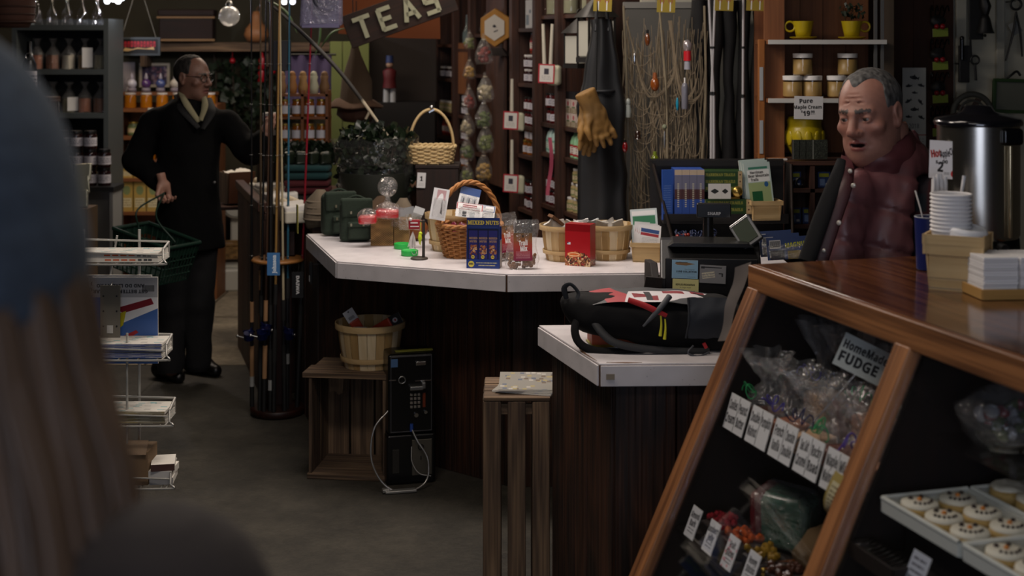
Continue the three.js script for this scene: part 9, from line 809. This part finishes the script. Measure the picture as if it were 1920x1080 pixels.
// ---- the woman close to the camera
{ const t = thing('person', 'person in a slate blue knit beanie with long brown hair, seen from behind', 'person', [0, 0, 0]), sk = [0.35, 0.19, 0.14], hc = V(-0.43, 1.715, -1.0);
  const bf = union([capsule([-0.42, 1.55, -1.02], [-0.4, 1.45, -1.0], 0.055, 0.09), capsule([-0.4, 1.36, -1.0], [-0.4, 0.95, -1.0], 0.14, 0.13), capsule([-0.55, 1.42, -1.04], [-0.24, 1.42, -0.96], 0.05, 0.05), capsule([-0.5, 0.92, -1.02], [-0.5, 0.08, -1.02], 0.085, 0.05), capsule([-0.32, 0.92, -1.0], [-0.32, 0.08, -1.0], 0.085, 0.05), capsule([-0.22, 1.41, -0.96], [-0.19, 1.12, -0.98], 0.045, 0.04), capsule([-0.19, 1.12, -0.98], [-0.2, 0.9, -1.08], 0.04, 0.028), capsule([-0.57, 1.41, -1.05], [-0.62, 1.12, -1.05], 0.045, 0.04), capsule([-0.62, 1.12, -1.05], [-0.62, 0.9, -1.14], 0.04, 0.028)], 0.03);
  part(t, 'body', [xf(headGeo({ heavy: 0, open: 0, skin: sk, brow: [0.05, 0.03, 0.02], look: 0, cell: 0.005 }), hc.clone().add(V(0, -0.02, 0)), 2.5), flat(field(bf, [-0.75, 0.02, -1.25], [-0.1, 1.65, -0.8], 0.016), sk), xf(handGeo(0.4, sk), [-0.2, 0.88, -1.08], 2.6), xf(handGeo(0.4, sk), [-0.62, 0.88, -1.14], 2.6)], skinMat);
  const knit = (x, y, z) => 0.0014 * Math.sin(Math.atan2(x - hc.x, z - hc.z) * 70) * (0.6 + 0.4 * Math.sin(y * 900)), bn = ell([hc.x, 1.715, hc.z], [0.115, 0.155, 0.125]), br = ell([hc.x, 1.69, hc.z], [0.12, 0.14, 0.128]); part(t, 'beanie', field((x, y, z) => Math.min(Math.max(bn(x, y, z), 1.7 - y), Math.max(br(x, y, z), 1.66 - y - (x - hc.x) * 0.12, y - 1.755 - (x - hc.x) * 0.1)) + knit(x, y, z), [-0.57, 1.63, -1.15], [-0.29, 1.89, -0.85], 0.005, (x, y, z) => { const n = 0.85 + 0.3 * noise3(x * 200, y * 200, z * 200); return [0.04 * n, 0.052 * n, 0.07 * n]; }), M(0xffffff, 0.95, { vertexColors: true }), U, U, 'slate blue knit beanie');
  const strands = []; for (let i = 0; i < 260; i++) { const a = lerp(-2.3, 2.3, i / 259) + rnd(-0.05, 0.05), r = rnd(0.088, 0.112), x = hc.x + Math.sin(a) * r, z = hc.z + Math.cos(a) * r, e = rnd(1); strands.push(limb([[x, 1.7, z], [x + Math.sin(a) * 0.012 + 0.006, 1.62, z + 0.005], [x + Math.sin(a) * 0.02 + 0.025 + rnd(-0.012, 0.012), 1.53, z + 0.025], [x * 0.92 - 0.01 + 0.035 + e * 0.02, 1.42 - e * 0.05, z + 0.05], [x * 0.9 - 0.03 + 0.04 + e * 0.03, 1.3 - e * 0.08, z + 0.05]], [0.009, 0.01, 0.01, 0.008, 0.002], 12, 5, 0.6)); tint(strands[i], () => { const k = rnd(0.7, 1.25) * (i % 5 ? 1 : 1.35); return [0.085 * k, 0.048 * k, 0.027 * k]; }); const c = strands[i].attributes.color, k0 = [c.getX(0), c.getY(0), c.getZ(0)]; for (let q = 0; q < c.count; q++) c.setXYZ(q, ...k0); }
  part(t, 'hair', strands, M(0xffffff, 0.55, { vertexColors: true }), U, U, 'long light brown hair');
  const cw = union([capsule([-0.41, 1.36, -1.0], [-0.41, 0.8, -1.0], 0.165, 0.18), capsule([-0.56, 1.46, -1.04], [-0.25, 1.458, -0.95], 0.066, 0.07), capsule([-0.235, 1.445, -0.95], [-0.19, 1.12, -0.97], 0.068, 0.06), capsule([-0.185, 1.12, -0.97], [-0.2, 0.93, -1.06], 0.06, 0.046), capsule([-0.58, 1.43, -1.05], [-0.63, 1.12, -1.05], 0.066, 0.06), capsule([-0.63, 1.12, -1.05], [-0.62, 0.93, -1.12], 0.06, 0.046), capsule([-0.41, 1.5, -1.0], [-0.41, 1.44, -1.0], 0.08, 0.12)], 0.045); part(t, 'coat', field((x, y, z) => cw(x, y, z) + 0.004 * noise3(x * 20, y * 20, z * 20), [-0.8, 0.6, -1.3], [-0.05, 1.65, -0.75], 0.014), M(0x2a201b, 0.9), U, U, 'dark brown coat');
  part(t, 'trousers', field(union([capsule([-0.5, 0.92, -1.02], [-0.5, 0.1, -1.02], 0.105, 0.065), capsule([-0.32, 0.92, -1.0], [-0.32, 0.1, -1.0], 0.105, 0.065)], 0.04), [-0.65, 0.03, -1.17], [-0.18, 1.06, -0.85], 0.016), M(0x14161c, 0.9)); for (const x of [-0.5, -0.32]) part(t, 'shoe', sph(0.055, 14, [x, 0.03, -1.05], [0.85, 0.5, 2.1]), M(0x1a1410, 0.6)); }

// ==== last small things ===================================================
{ const t = thing('hanging_hamper', 'dark brown hanging hamper high up behind the beanie', 'hamper', at(20, 52, 7.2)); part(t, 'body', lathe([[0, 0], [0.09, 0.0], [0.12, 0.05], [0.125, 0.16], [0.118, 0.16], [0.11, 0.05], [0, 0.01]], 24), M(0x4a2c20, 0.8)); for (const y of [0.03, 0.07, 0.11, 0.15]) part(t, 'hoop', torus(0.118 + y * 0.04, 0.006, [0, y, 0], [PI / 2, 0, 0], 28), M(0x3a2218, 0.8)); for (const s of [-1, 1]) part(t, 'cord', bar([s * 0.11, 0.15, 0], [0, 1.1, 0], 0.003), darkMetal); }
{ const t = thing('hang_lighter', 'small black lighter pack with white barcode on the counter side', 'packet', V(B0[0] - 0.03, 0.78, B0[1] + 0.08), RF.ry); part(t, 'pack', rbox(0.028, 0.1, 0.014, 0.004), black); part(t, 'barcode', box(0.016, 0.026, 0.002, [0, -0.025, 0.008]), M(0xb9b9bb, 0.6)); part(t, 'peg', bar([0, 0.04, 0], [0, 0.04, -0.06], 0.002), steel); }
renderer.render(scene, camera);
